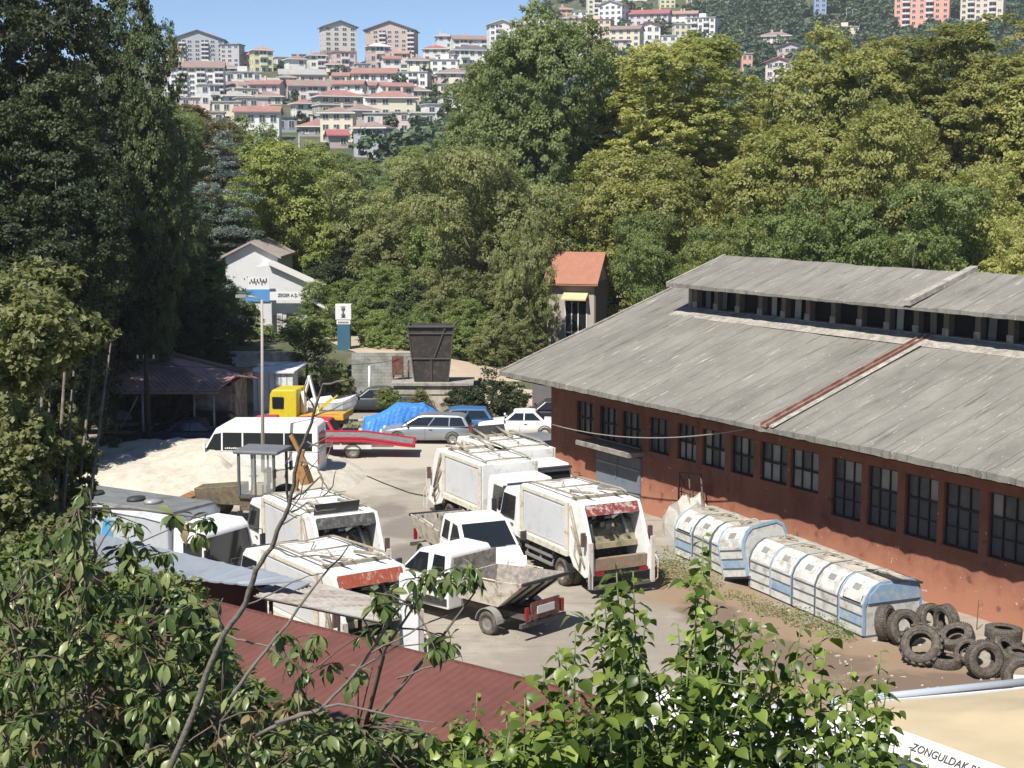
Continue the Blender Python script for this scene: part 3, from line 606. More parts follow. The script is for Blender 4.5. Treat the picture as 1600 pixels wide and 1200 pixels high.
for (x0,x1,yt,yb,col,rf_,rc_,lb,ro_) in [(292,322,168,186,WH,'hip',RB,'white house low behind the left treetops',6),(405,440,176,196,(.5,.48,.45),'hip',RG,'grey house low left of the dark shed-like one',-6),(408,437,128,148,(.66,.6,.58),'gs',RG,'pale pink house under the yellow-green block',4),
 (352,396,134,150,WH,'gs',RB,'white house behind the twin bay house',-4),(436,462,120,136,(.6,.55,.5),'hip',RB,'beige house left of the long low pink block',8),(508,534,100,120,CR,'hip',RB,'cream house under the tall beige tower',-8),(556,580,100,118,(.5,.47,.45),'flat',RG,'grey house right of the pink block',6),
 (612,640,84,102,(.6,.55,.48),'gs',RO,'low house with orange roof right of the brown tower foot',-10),(640,664,92,106,WH,'hip',RB,'small white house left of the plain white block',8),(716,744,108,130,(.62,.6,.58),'flat',RG,'pale block right of the plain white block',-6),(575,606,134,152,(.62,.52,.46),'gs',RD,'beige house behind the cream office wing',5),(606,640,140,158,WH,'flat',RG,'white house behind the office wing roof',-4),
 (500,530,128,146,(.6,.58,.55),'hip',RB,'grey house above the office roof left end',6),(380,404,192,208,WH,'gf',RB,'small white gabled house just over the trees',-6),(512,546,212,232,(.42,.36,.33),'gs',RM,'low brown house left of the blue-grey building',5),(607,640,206,228,(.5,.5,.5),'flat',RG,'grey garage block right of the blue-grey building',-5),
 (884,914,40,62,WH,'hip',RB,'white house left of the peach tower foot',5),(956,984,62,84,(.6,.5,.44),'hip',RO,'small house with orange roof under the white tower',-5),(1032,1058,56,78,WH,'flat',RG,'white house under the beige block',5),(1086,1122,60,82,(.5,.46,.44),'flat',RG,'grey house below the stacked balconies',-6),(1010,1040,72,92,CR,'gs',RB,'cream house above the olive tree tops',4)]:
    B(x0,x1,yt,yb,col,rf_,rc_,lb,ro_,name='house')
for i,(x_,y_,h_) in enumerate([(1322,44,30),(1332,40,24),(1376,42,22),(1592,40,20),(500,112,16),(468,262,52)]):
    Y_=330+(250-y_)/.484; p=W(x_,y_,Y_); hh=h_/2400*Y_; b=MB(); b.cyl((0,0,-5),(0,0,hh),.16,.1,8); b.tube([(0,0,hh),(.7,0,hh+.3),(1.5,0,hh+.2)],.07,6); r_=b.build('street_lamp',steel,None,loc=p); b=MB(); b.box(1.2,2.0,-.2,.2,hh-.02,hh+.16); b.build('lamp_head',white,r_)
    tag(r_,['tall street lamp left of the pair below the hill woods','street lamp right of the pair below the hill woods','street lamp left of the coral tower','street lamp at the right edge of the hill','pale lamp post between the skyline houses','tall pale pole rising from the trees left of the red roof'][i],'street lamp','street lamps on the hill')
RECTS=[]
for o in list(C.objects):
    if o.get('category') in('house','apartment block'): RECTS.append((o.location.x,o.location.y))
rnd=random.Random(404); k=0; tries=0
while k<46 and tries<4000:
    tries+=1; px=rnd.uniform(268,900); yb=rnd.uniform(102,224); 
    if px>800 and yb>100: yb=rnd.uniform(40,110)
    Y=330+(250-yb)/.484; X=(px-800)/2400*Y
    if any(abs(X-a_)<8.5 and abs(Y-c_)<9 for a_,c_ in RECTS) or any(abs(X-a_)<4 and abs(Y-c_)<20 for a_,c_ in RECTS): continue
    ci=rnd.randrange(4); ri=rnd.randrange(3); w_=rnd.uniform(7,12)*2400/Y; h_=rnd.uniform(5,8.5)*2400/Y
    o=building(px-w_/2,px+w_/2,yb-h_,yb+1,[WH,CR,(.55,.53,.5),(.62,.5,.46)][ci],['hip','gs','flat'][ri],[RB,RD,RG][ri],'small %s house with %s roof packed among the far houses'%(['white','cream','grey','pinkish'][ci],['brown hipped','red ridged','flat grey'][ri]),rnd.uniform(-16,16),name='house',side=False); o['group']='small houses packed on the far hillside'; RECTS.append((X,Y)); k+=1
# ================================================================ TREES
def leafmesh(name,pos,nrm,size,mats,seed,asp=.6,droop=0,two=None):
    """rhombic leaf quads from numpy arrays"""
    rg=np.random.default_rng(seed); n=len(pos)
    u=rg.normal(size=(n,3)); u-= (u*nrm).sum(1,keepdims=True)*nrm; u[:,2]-=droop; u/=np.linalg.norm(u,axis=1,keepdims=True)+1e-9
    v=np.cross(nrm,u); v/=np.linalg.norm(v,axis=1,keepdims=True)+1e-9; s=(size*rg.uniform(.65,1.35,n))[:,None]
    q=np.stack([pos-u*s*.5,pos+v*s*.5*asp,pos+u*s*.5,pos-v*s*.5*asp],1).reshape(-1,3).astype(np.float32)
    me=bpy.data.meshes.new(name); me.vertices.add(4*n); me.vertices.foreach_set('co',q.ravel()); me.loops.add(4*n); me.loops.foreach_set('vertex_index',np.arange(4*n,dtype=np.int32))
    me.polygons.add(n); me.polygons.foreach_set('loop_start',np.arange(0,4*n,4,dtype=np.int32)); me.polygons.foreach_set('loop_total',np.full(n,4,dtype=np.int32))
    for m in (mats if isinstance(mats,list) else [mats]): me.materials.append(m)
    me.update(); return me
def crown_pts(seed,rx,rz,nl,n,kind='round',tw=.13):
    rg=np.random.default_rng(seed)
    if kind=='cedar':
        L=[];k=0
        for i in range(nl):
            f=(i+.5)/nl; z=-rz+2*rz*f; rr=rx*(1-f)**.75*rg.uniform(.75,1.1)+.25
            m=max(3,int(7*(1-f)+2))
            for j in range(m):
                a=rg.uniform(0,2*PI); d=rr*rg.uniform(.45,.95); L.append((d*math.cos(a),d*math.sin(a),z+rg.uniform(-.3,.3)-d*.12,rr*.32+.4,.16))
        lob=np.array(L)
    elif kind=='spray':
        lob=[]
        for i in range(nl*2):
            d=rg.normal(size=3); d/=np.linalg.norm(d); rr=rg.uniform(.35,.9); lob.append((d[0]*rx*rr,d[1]*rx*rr,d[2]*rz*rr*.9,rx*rg.uniform(.22,.36),.42))
        lob=np.array(lob)
    else:
        lob=[]
        for i in range(nl):
            d=rg.normal(size=3); d/=np.linalg.norm(d); rr=rg.uniform(.3,.72); fl=1-.25*max(0,-d[2]); lob.append((d[0]*rx*rr*fl,d[1]*rx*rr*fl,d[2]*rz*rr,rx*rg.uniform(.18,.40),rg.uniform(.85,1.15)))
        lob.append((0,0,0,rx*.5,1.0))
        if rz>12: lob+=[(0,0,z_,rx*.45,1.) for z_ in(-rz*.5,rz*.35)]
        lob=np.array(lob)
    wgt=lob[:,3]**2; wgt/=wgt.sum(); nt=max(60,n//34)
    li=rg.choice(len(lob),nt,p=wgt); d=rg.normal(size=(nt,3)); d[:,2]+=.25; d/=np.linalg.norm(d,axis=1,keepdims=True)
    rad=lob[li,3]*rg.uniform(.72,1.08,nt); tc_=lob[li,:3]+d*rad[:,None]*np.stack([np.ones(nt),np.ones(nt),lob[li,4]],1)
    # drop clusters buried deep in other lobes
    keep=np.ones(nt,bool)
    for l in lob:
        dd=(tc_-l[:3]); dd[:,2]/=l[4]; keep&=~(np.linalg.norm(dd,axis=1)<l[3]*.62)
    tc_=tc_[keep]; dt=d[keep]; nt=len(tc_)
    ti=rg.integers(0,nt,n); r=rx*tw*rg.uniform(.5,1.15,nt)[ti]
    off=rg.normal(size=(n,3)); off/=np.linalg.norm(off,axis=1,keepdims=True); off*=(rg.random(n)**.5*r)[:,None]; off[:,2]*=.6 if kind!='cedar' else .42
    pos=tc_[ti]+off; nr=dt[ti]*.8+rg.normal(size=(n,3))*.55+np.array([0,0,.55]); 
    if kind=='cedar': nr=rg.normal(size=(n,3))*.35+np.array([0,0,1.])
    nr/=np.linalg.norm(nr,axis=1,keepdims=True); return pos,nr,lob
def trunkmesh(name,seed,lob,zc,m,r=.35,nlimb=9):
    rnd=random.Random(seed); b=MB(); ztop=zc*1.0
    pts=[(rnd.uniform(-.1,.1)*i,rnd.uniform(-.1,.1)*i,-1.5+(ztop+1.5)*i/6) for i in range(7)]; b.tube(pts,[r*(1-.11*i) for i in range(7)],8)
    for l in lob[:nlimb]:
        s_=Vector(pts[rnd.randint(3,5)]); e=Vector((l[0],l[1],l[2]+zc)); mid=s_.lerp(e,.5)+Vector((0,0,-.4)); b.tube([s_,mid,e],[r*.4,r*.25,r*.08],6)
    return b.mesh(name,m)
bark=mat('bark',(.14,.115,.09),.9,.3,4,bump=.5,bscale=12,col2=(.24,.22,.18),thr=.56)
LM={'olive':leafmat('plane_leaf_olive',(.19,.215,.06),(.42,.41,.15),.42,big=.25),'green':leafmat('leaf_green',(.165,.225,.08),(.33,.37,.15),.42,big=.25),
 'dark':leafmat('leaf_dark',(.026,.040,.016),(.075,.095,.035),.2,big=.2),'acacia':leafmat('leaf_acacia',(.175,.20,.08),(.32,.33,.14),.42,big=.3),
 'bright':leafmat('leaf_bright',(.19,.24,.06),(.37,.39,.13),.4,big=.3),'cedar':leafmat('cedar_needles',(.15,.195,.165),(.26,.31,.27),.15,big=.3),
 'far':leafmat('far_leaf',(.06,.095,.05),(.12,.155,.08),.15,big=.08),'shrub':leafmat('shrub_leaf',(.13,.18,.05),(.26,.31,.11),.38,big=.3),
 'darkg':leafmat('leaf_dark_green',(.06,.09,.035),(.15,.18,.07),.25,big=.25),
 'rusty':leafmat('leaf_brownish',(.17,.15,.06),(.27,.21,.11),.28,big=.3)}
# species: key -> (kind, rx, rz, lobes, leaves, leafsize, twigsize)
SP={'planeA':('round',5.5,7.5,30,80000,.19,.10,11),'planeB':('round',5.5,6.5,24,72000,.19,.11,12),'planeC':('round',5.5,8.5,36,82000,.19,.095,13),'tallA':('round',5.5,14,64,120000,.19,.085,14),'tallB':('round',5.5,13,50,110000,.19,.10,15),
 'broadA':('round',5,5.5,24,48000,.20,.11,21),'broadB':('round',5,6.5,28,50000,.19,.10,22),'spray':('spray',5,5,15,56000,.16,.09,31),'sprayB':('spray',5,4.5,19,56000,.16,.08,32),
 'cedar':('cedar',4.6,8.5,24,80000,.20,.13,41),'bush':('round',2.2,1.7,8,9000,.16,.17,51),'bushB':('round',2.2,1.5,10,9000,.14,.15,52),'small':('round',4,4,8,3400,.75,.17,61),'smallB':('round',4,5.5,9,3600,.7,.16,62)}
CM={}; EX={}
def crown(sp_,mt):
    k=(sp_,mt)
    if k not in CM:
        kind,rx,rz,nl,n,ls,tw,sd_=SP[sp_]; 
        if ('g',sp_) not in CM: CM[('g',sp_)]=crown_pts(sd_,rx,rz,nl,n,kind,tw)
        p,nr,lob=CM[('g',sp_)]; zc=rz*(.82 if rx>3 else .8)+.2
        if kind=='cedar': zc=rz+.5
        pp=p.copy(); pp[:,2]+=zc
        EX[sp_]=(float(np.percentile(pp[:,2],99.7)),float(np.percentile(np.abs(pp[:,0]),98.5)))
        CM[k]=(leafmesh('crown_'+sp_,pp,nr,ls,LM[mt],sd_,asp=.42 if kind=='cedar' else .62),zc)
        if ('t',sp_) not in CM: CM[('t',sp_)]=trunkmesh('trunk_'+sp_,sd_,lob,zc,bark,.36 if rx>3 else .07)
    return CM[k][0],CM[('t',sp_)]
def tree(px,ytop,wpx,Y,sp_,mt,label,name='broadleaf_tree',group=None,rz=None,zb=None,cat='tree'):
    kind,rx,rz_,*_=SP[sp_]; top=W(px,ytop,Y); x=top.x; z0=H(x,Y) if zb is None else zb
    zc=CM.get(('x',sp_)); cr,tr=crown(sp_,mt); nomh=rz_*2+(1.5 if rx>3 and kind!='cedar' else (.5 if kind=='cedar' else .2)); hh=max(1,top.z-z0); sz=hh/EX[sp_][0]; sx=(wpx/2400*Y/2)/EX[sp_][1]
    if sz<1.0*sx: sz=1.0*sx; z0=top.z-EX[sp_][0]*sz
    if sz>1.45*sx and kind=='round' and rx>3 and rz_<12:
        sp_='tallA' if rz_>7 else 'tallB'; cr,tr=crown(sp_,mt); z0=H(x,Y) if zb is None else zb; sz=hh/EX[sp_][0]; sx=(wpx/2400*Y/2)/EX[sp_][1]
    o=thing(name,label,cat,(x,Y,z0),0,group); rr=rz if rz is not None else (px*37%628)/100
    inst('crown',cr,o,rot=(0,0,rr),sc=(sx,sx,sz)); inst('trunk',tr,o,rot=(0,0,rr),sc=(sx,sx,sz)); return o
T=tree
g1='tall trees along the valley behind the yard'
# tall trees behind the yard, left to right
T(345,190,150,118,'cedar','cedar','blue-green cedar with tiered drooping branches, left of centre','cedar_tree',g1)
T(300,165,150,140,'broadA','rusty','brownish green tree behind the cedar on the left',group=g1)
T(395,185,150,150,'broadB','green','green tree right behind the cedar top',group=g1)
T(250,150,140,128,'broadB','green','green tree between the dark trees and the cedar',group=g1)
T(465,225,175,126,'planeB','bright','bright yellow-green tree above the white depot building',group=g1)
T(535,238,130,150,'broadA','green','mid green tree below the far blue-grey building',group=g1)
T(605,250,190,122,'spray','acacia','wide olive acacia left of centre behind the dirt road',group=g1)
T(650,228,110,165,'broadA','green','rounded green tree below the beige far house',group=g1)
T(700,245,130,150,'broadB','rusty','tree with browning leaves left of the tall dark green tree',group=g1)
T(845,12,215,124,'planeC','green','tallest dark green plane tree at the centre reaching the skyline','plane_tree',g1,rz=1.0)
T(745,105,150,128,'planeB','green','green plane tree left of the tallest one','plane_tree',g1)
T(770,235,220,108,'spray','acacia','big olive acacia in front of the tallest plane tree',group=g1)
T(925,150,130,128,'broadB','dark','dark tree in the gap right of the tallest plane tree',group=g1)
T(1050,55,250,122,'planeA','olive','yellow olive plane tree above the red tiled house','plane_tree',g1)
T(980,240,190,110,'planeB','olive','lower olive tree right of the red tiled house','plane_tree',g1)
T(1140,230,170,128,'broadA','olive','olive tree below the pink far house',group=g1)
T(1300,52,240,118,'planeC','olive','tall yellow olive plane tree with pointed top behind the roof vent','plane_tree',g1,rz=2.0)
T(1230,200,200,112,'planeB','olive','broad olive tree above the middle of the warehouse roof','plane_tree',g1)
T(1475,38,250,120,'planeA','olive','tall olive plane tree in front of the coral tower','plane_tree',g1,rz=4.0)
T(1400,170,190,108,'planeB','olive','olive plane tree between the two tallest on the right','plane_tree',g1,rz=2.5)
T(1590,90,200,116,'planeC','olive','olive plane tree at the right edge of the picture','plane_tree',g1,rz=5.0)
T(1540,260,200,98,'planeA','olive','lower olive tree at the right behind the roof ridge','plane_tree',g1,rz=1.5)
T(1270,300,240,94,'sprayB','shrub','feathery green acacia behind the roof ridge, left one of a pair','acacia_tree',g1)
T(1420,290,230,92,'spray','shrub','feathery green acacia behind the roof ridge, right one of a pair','acacia_tree',g1,rz=3.3)
T(1130,350,170,92,'sprayB','bright','light green acacia touching the left end of the roof ridge','acacia_tree',g1)
T(1040,335,150,96,'spray','shrub','green acacia right beside the red tiled house','acacia_tree',g1,rz=.4)
T(822,335,105,99,'sprayB','acacia','olive acacia hiding the left side of the red tiled house','acacia_tree',g1,rz=2.4)
T(1700,120,260,112,'planeB','olive','olive tree just outside the right edge','plane_tree',g1)
# second row bushes behind road
g2='bushes on the bank behind the dirt road'
for i,(px,yt,wp,Y,mt,lb) in enumerate([(520,400,110,120,'dark','dark bush right of the depot gable'),(575,420,120,112,'shrub','leafy bush above the blue totem sign'),(640,440,130,108,'dark','dark green bush behind the black hopper'),
 (600,490,100,103,'shrub','low bright bush beside the dirt road'),(665,480,110,102,'shrub','low bush left behind the hopper'),(735,470,120,100,'shrub','bush right behind the hopper'),(790,500,110,97,'acacia','bush left of the warehouse roof corner'),(690,420,130,112,'acacia','olive bush above the black hopper'),(805,480,110,99,'acacia','bush below the red tiled house'),(490,350,120,124,'bright','yellow-green bush behind the depot roof'),(560,350,120,124,'dark','dark bush above the depot')]):
    T(px,yt,wp,Y,'broadA' if i%2 else 'broadB',mt,lb,'bush',g2,cat='bush')
g5='understory trees filling the valley behind the yard'
rn=random.Random(31)
for i,(px,yt,wp,Y,sp_,mt,lb) in enumerate([(560,300,170,132,'broadB','green','rounded tree between the bright tree and the wide acacia'),(420,300,150,134,'broadA','shrub','tree low between the cedar and the bright tree'),(640,330,160,118,'broadB','acacia','tree below the wide acacia left of the road bank'),(700,330,150,114,'broadA','shrub','tree at the foot of the big olive acacia'),
 (880,200,150,135,'broadA','green','tree low right of the tallest plane tree'),(940,290,150,118,'broadB','shrub','tree behind the red tiled house'),(1060,250,200,124,'planeB','olive','lower olive tree under the one above the red tiled house'),(1130,300,190,115,'broadA','olive','olive tree left behind the roof ridge'),(1200,330,170,106,'broadB','shrub','green tree behind the roof ridge left end'),
 (1350,260,210,112,'planeB','olive','olive tree filling between the two right plane trees'),(1480,330,200,96,'broadA','shrub','green tree at the right behind the roof ridge'),(1600,340,170,90,'broadB','olive','olive tree at the right edge behind the ridge'),(600,420,130,108,'broadA','shrub','leafy tree above the dirt road bend'),(740,420,150,104,'broadB','acacia','olive tree between the hopper and the warehouse roof'),(790,425,120,103,'broadA','acacia','tree left of the red tiled house'),(470,330,150,127,'broadB','bright','yellow-green tree behind the depot gable'),(315,300,140,118,'broadB','dark','dark tree under the cedar'),(520,440,110,112,'broadA','shrub','tree right of the depot roof edge'),(680,470,130,102,'broadB','shrub','tree right behind the black hopper'),(925,425,100,113,'broadB','dark','dark tree right behind the red tiled house'),(860,400,90,112,'broadB','shrub','tree directly behind the red tiled house')]):
    T(px,yt,wp,Y,sp_,mt,lb,group=g5,rz=i*1.7)
g3='bushes at the edge of the yard'
for i,(px,yt,wp,Y,mt,lb) in enumerate([(585,262,110,176,'green','round tree below the blue-grey far building'),(620,275,100,160,'green','small tree left of the wide acacia top'),(548,268,90,190,'far','darker tree beneath the low red roofed building'),(400,488,84,108.5,'shrub','shrub at the left foot of the depot'),(452,505,80,107,'darkg','dark shrub before the depot window'),(505,500,70,106.5,'shrub','shrub at the right foot of the depot'),(372,455,90,104,'darkg','tall dark shrub hiding the depot corner'),(590,508,80,105.5,'acacia','pale green scrub right of the totem sign'),(628,520,80,103.5,'shrub','low scrub at the road bend'),(345,520,80,98,'darkg','dark shrub behind the whitewashed wall')]):
    T(px,yt,wp,Y,'broadA' if i<3 else 'bushB',mt,lb,'tree' if i<3 else 'bush','shrubs round the depot' if i>2 else g5)
for i,(px,yt,wp,Y,mt,lb) in enumerate([(765,578,110,85.5,'dark','dark bush beside the concrete platform'),(725,608,60,84.5,'dark','small round bush against the platform wall'),(805,600,60,85.5,'shrub','bush behind the white saloon car'),(612,612,44,85,'shrub','small green shrub left of the platform'),(640,618,40,84.6,'acacia','thin shrub at the platform wall'),(470,590,60,92,'acacia','scrubby bush beside the white cabin'),(535,575,60,92,'acacia','scrubby bush at the block wall')]):
    T(px,yt,wp,Y,'bush' if i%2 else 'bushB',mt,lb,'bush',g3,cat='bush',zb=0)
# dark wood on the left slope; dark leaf colour adds to its shade
g4='dark trees on the shaded left slope'
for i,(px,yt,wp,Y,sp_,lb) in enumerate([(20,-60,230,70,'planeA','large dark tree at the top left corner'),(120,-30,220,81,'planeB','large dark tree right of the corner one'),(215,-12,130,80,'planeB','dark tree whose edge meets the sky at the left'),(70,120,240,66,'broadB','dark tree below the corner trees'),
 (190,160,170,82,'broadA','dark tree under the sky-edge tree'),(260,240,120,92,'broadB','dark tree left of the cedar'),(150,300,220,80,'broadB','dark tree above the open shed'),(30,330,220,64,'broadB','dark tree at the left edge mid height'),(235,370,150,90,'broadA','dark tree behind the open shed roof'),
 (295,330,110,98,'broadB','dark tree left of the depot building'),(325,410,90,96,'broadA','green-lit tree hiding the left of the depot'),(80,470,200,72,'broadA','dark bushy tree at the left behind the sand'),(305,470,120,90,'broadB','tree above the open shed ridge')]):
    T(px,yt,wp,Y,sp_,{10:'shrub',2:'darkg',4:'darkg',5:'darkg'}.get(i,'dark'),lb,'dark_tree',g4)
for i,(x,y,h_) in enumerate([(-26,46,14),(-33,56,19),(-39,44,22),(-41,64,25),(-24,36,11)]):  # unseen trees added past the left edge to shade shed and slope
    z0=H(x,y); o=thing('dark_tree','unseen tall dark tree added for shade outside the left edge of the picture, '+['nearest the brown roof','level with the sand heap','farthest to the left','nearest the open shed','closest to the camera'][i],'tree',(x,y,z0),0,'unseen shade trees added beyond the left edge'); sp_=['planeA','planeC'][i%2]; cr,tr=crown(sp_,'dark'); s_=h_/EX[sp_][0]; inst('crown',cr,o,rot=(0,0,i),sc=(s_*.9,s_*.9,s_)); inst('trunk',tr,o,rot=(0,0,i),sc=(s_,s_,s_))
# far trees between the houses
rnd=random.Random(77); k=0
fixed=[(626,150,26),(668,128,22),(540,196,26),(562,60,18),(640,62,16),(660,55,14),(700,160,40),(720,185,50),(505,112,18),(566,88,20),(590,205,40),(625,172,50),(480,215,40),(700,215,60),(655,225,50),(560,235,40),(610,235,50),(760,150,50),(440,110,16),(470,102,14)]
for (px,yb,wp) in fixed+[(rnd.uniform(265,860),rnd.uniform(92,250),rnd.uniform(14,34)) for _ in range(120)]:
    Y=330+(250-yb)/.484+rnd.uniform(-4,8); p=W(px,yb,Y)
    if (px,yb,wp) not in fixed and any(abs(p.x-a)<9 and -4<p.y-c<16 for a,c in RECTS): continue
    sp_=rnd.choice(['small','smallB']); cr,tr=crown(sp_,'far'); s_=(wp/2400*Y/2)/4; z0=min(H(p.x,Y),p.z)-.5
    o=thing('hillside_tree','small round green tree among the far hillside houses','tree',(p.x,Y,z0),0,'trees among the far hillside houses'); inst('crown',cr,o,rot=(0,0,k),sc=(s_,s_,s_*rnd.uniform(.8,1.2))); inst('trunk',tr,o,rot=(0,0,k),sc=(s_,s_,s_)); k+=1
# the wood on the far hillside: one mass
rg=np.random.default_rng(9); PP=[];NN=[]; base_p,base_n,_=crown_pts(71,5,4.5,6,250,'round',.22)
cnt=0
while cnt<2700:
    px=rg.uniform(560,1680); yb=rg.uniform(-60,255)
    if px<1085 and yb<150 and rg.random()<.6: continue
    if px<845 and yb<120: continue
    if px<640 and yb<232: continue
    Y=330+(250-yb)/.484; X=(px-800)/2400*Y
    if any(abs(X-a)<11 and -14<Y-c<12 for a,c in RECTS): cnt+=.2; continue
    ang=rg.uniform(0,6.28); ca,sa=math.cos(ang),math.sin(ang); s_=rg.uniform(.7,1.25); M_=np.array([[ca,-sa,0],[sa,ca,0],[0,0,1]])
    p=base_p@M_.T*s_+np.array([X,Y,H(X,Y)+3.0*s_]); PP.append(p); NN.append(base_n@M_.T); cnt+=1
me=leafmesh('hillside_wood',np.concatenate(PP),np.concatenate(NN),1.5,leafmat('far_wood_leaf',(.045,.08,.045),(.11,.15,.075),.12,big=.03),5,asp=.75)
o=inst('hillside_wood',me); tag(o,'dense dark green wood covering the far hillside on the right','wood',kind='stuff')
# ================================================================ VEHICLE KIT
def wheel_mesh(name,r,wd,truck=True,rim=None):
    b=MB(); ri=r*.58
    b.lathe([(ri,-wd/2),(r*.9,-wd/2),(r*.985,-wd*.36),(r,0),(r*.985,wd*.36),(r*.9,wd/2),(ri,wd/2),(ri,-wd/2)],'y',26,0)
    b.lathe([(ri,wd*.42),(ri*.93,wd*.44),(ri*.86,wd*.30),(ri*.5,wd*(.18 if truck else .28)),(ri*.3,wd*(.32 if truck else .30)),(.001,wd*(.34 if truck else .31))],'y',20,1)
    b.lathe([(ri,-wd*.42),(ri*.5,-wd*.3),(.001,-wd*.3)],'y',14,1)
    for k in range(8 if truck else 5):
        a=2*PI*k/(8 if truck else 5); b.cyl((ri*.68*math.cos(a),wd*.16,ri*.68*math.sin(a)),(ri*.68*math.cos(a),wd*.27,ri*.68*math.sin(a)),ri*(.07 if truck else .12),n=6,mi=0 if not truck else 1)
    return b.mesh(name,[tyrem,rim or chrome])
WT_=wheel_mesh('truck_wheel',.5,.3,True,mat('dirty_rim',(.28,.25,.21),.7,.2,4)); WV=wheel_mesh('van_wheel',.35,.2,False,mat('van_rim',(.2,.19,.18),.5,.2,5)); WC=wheel_mesh('car_wheel',.31,.19,False)
def wheel(root,me,x,y,r,hw=None):
    s=1 if y>0 else -1
    return inst('wheel',me,root,(x,y,r),(0,random.Random(int(x*100+y*7)).uniform(0,1),0 if s>0 else PI))
def arch(b,x,y,r,z,mi,th=.02,a0=0,a1=PI,w_=.10,n=12,out=.05):
    """dark wheel arch ring lying on the flank"""
    s=1 if y>0 else -1; P=[];F=[]
    for k in range(n+1):
        a=a0+(a1-a0)*k/n
        for rr in(r,r+w_): P+= [(x+rr*math.cos(a),y,z+rr*math.sin(a)),(x+rr*math.cos(a),y+s*out,z+rr*math.sin(a))]
    for k in range(n):
        o=4*k; F+=[(o,o+4,o+5,o+1),(o+2,o+3,o+7,o+6),(o+1,o+5,o+7,o+3),(o,o+2,o+6,o+4)]
    b.add(P,F,mi)
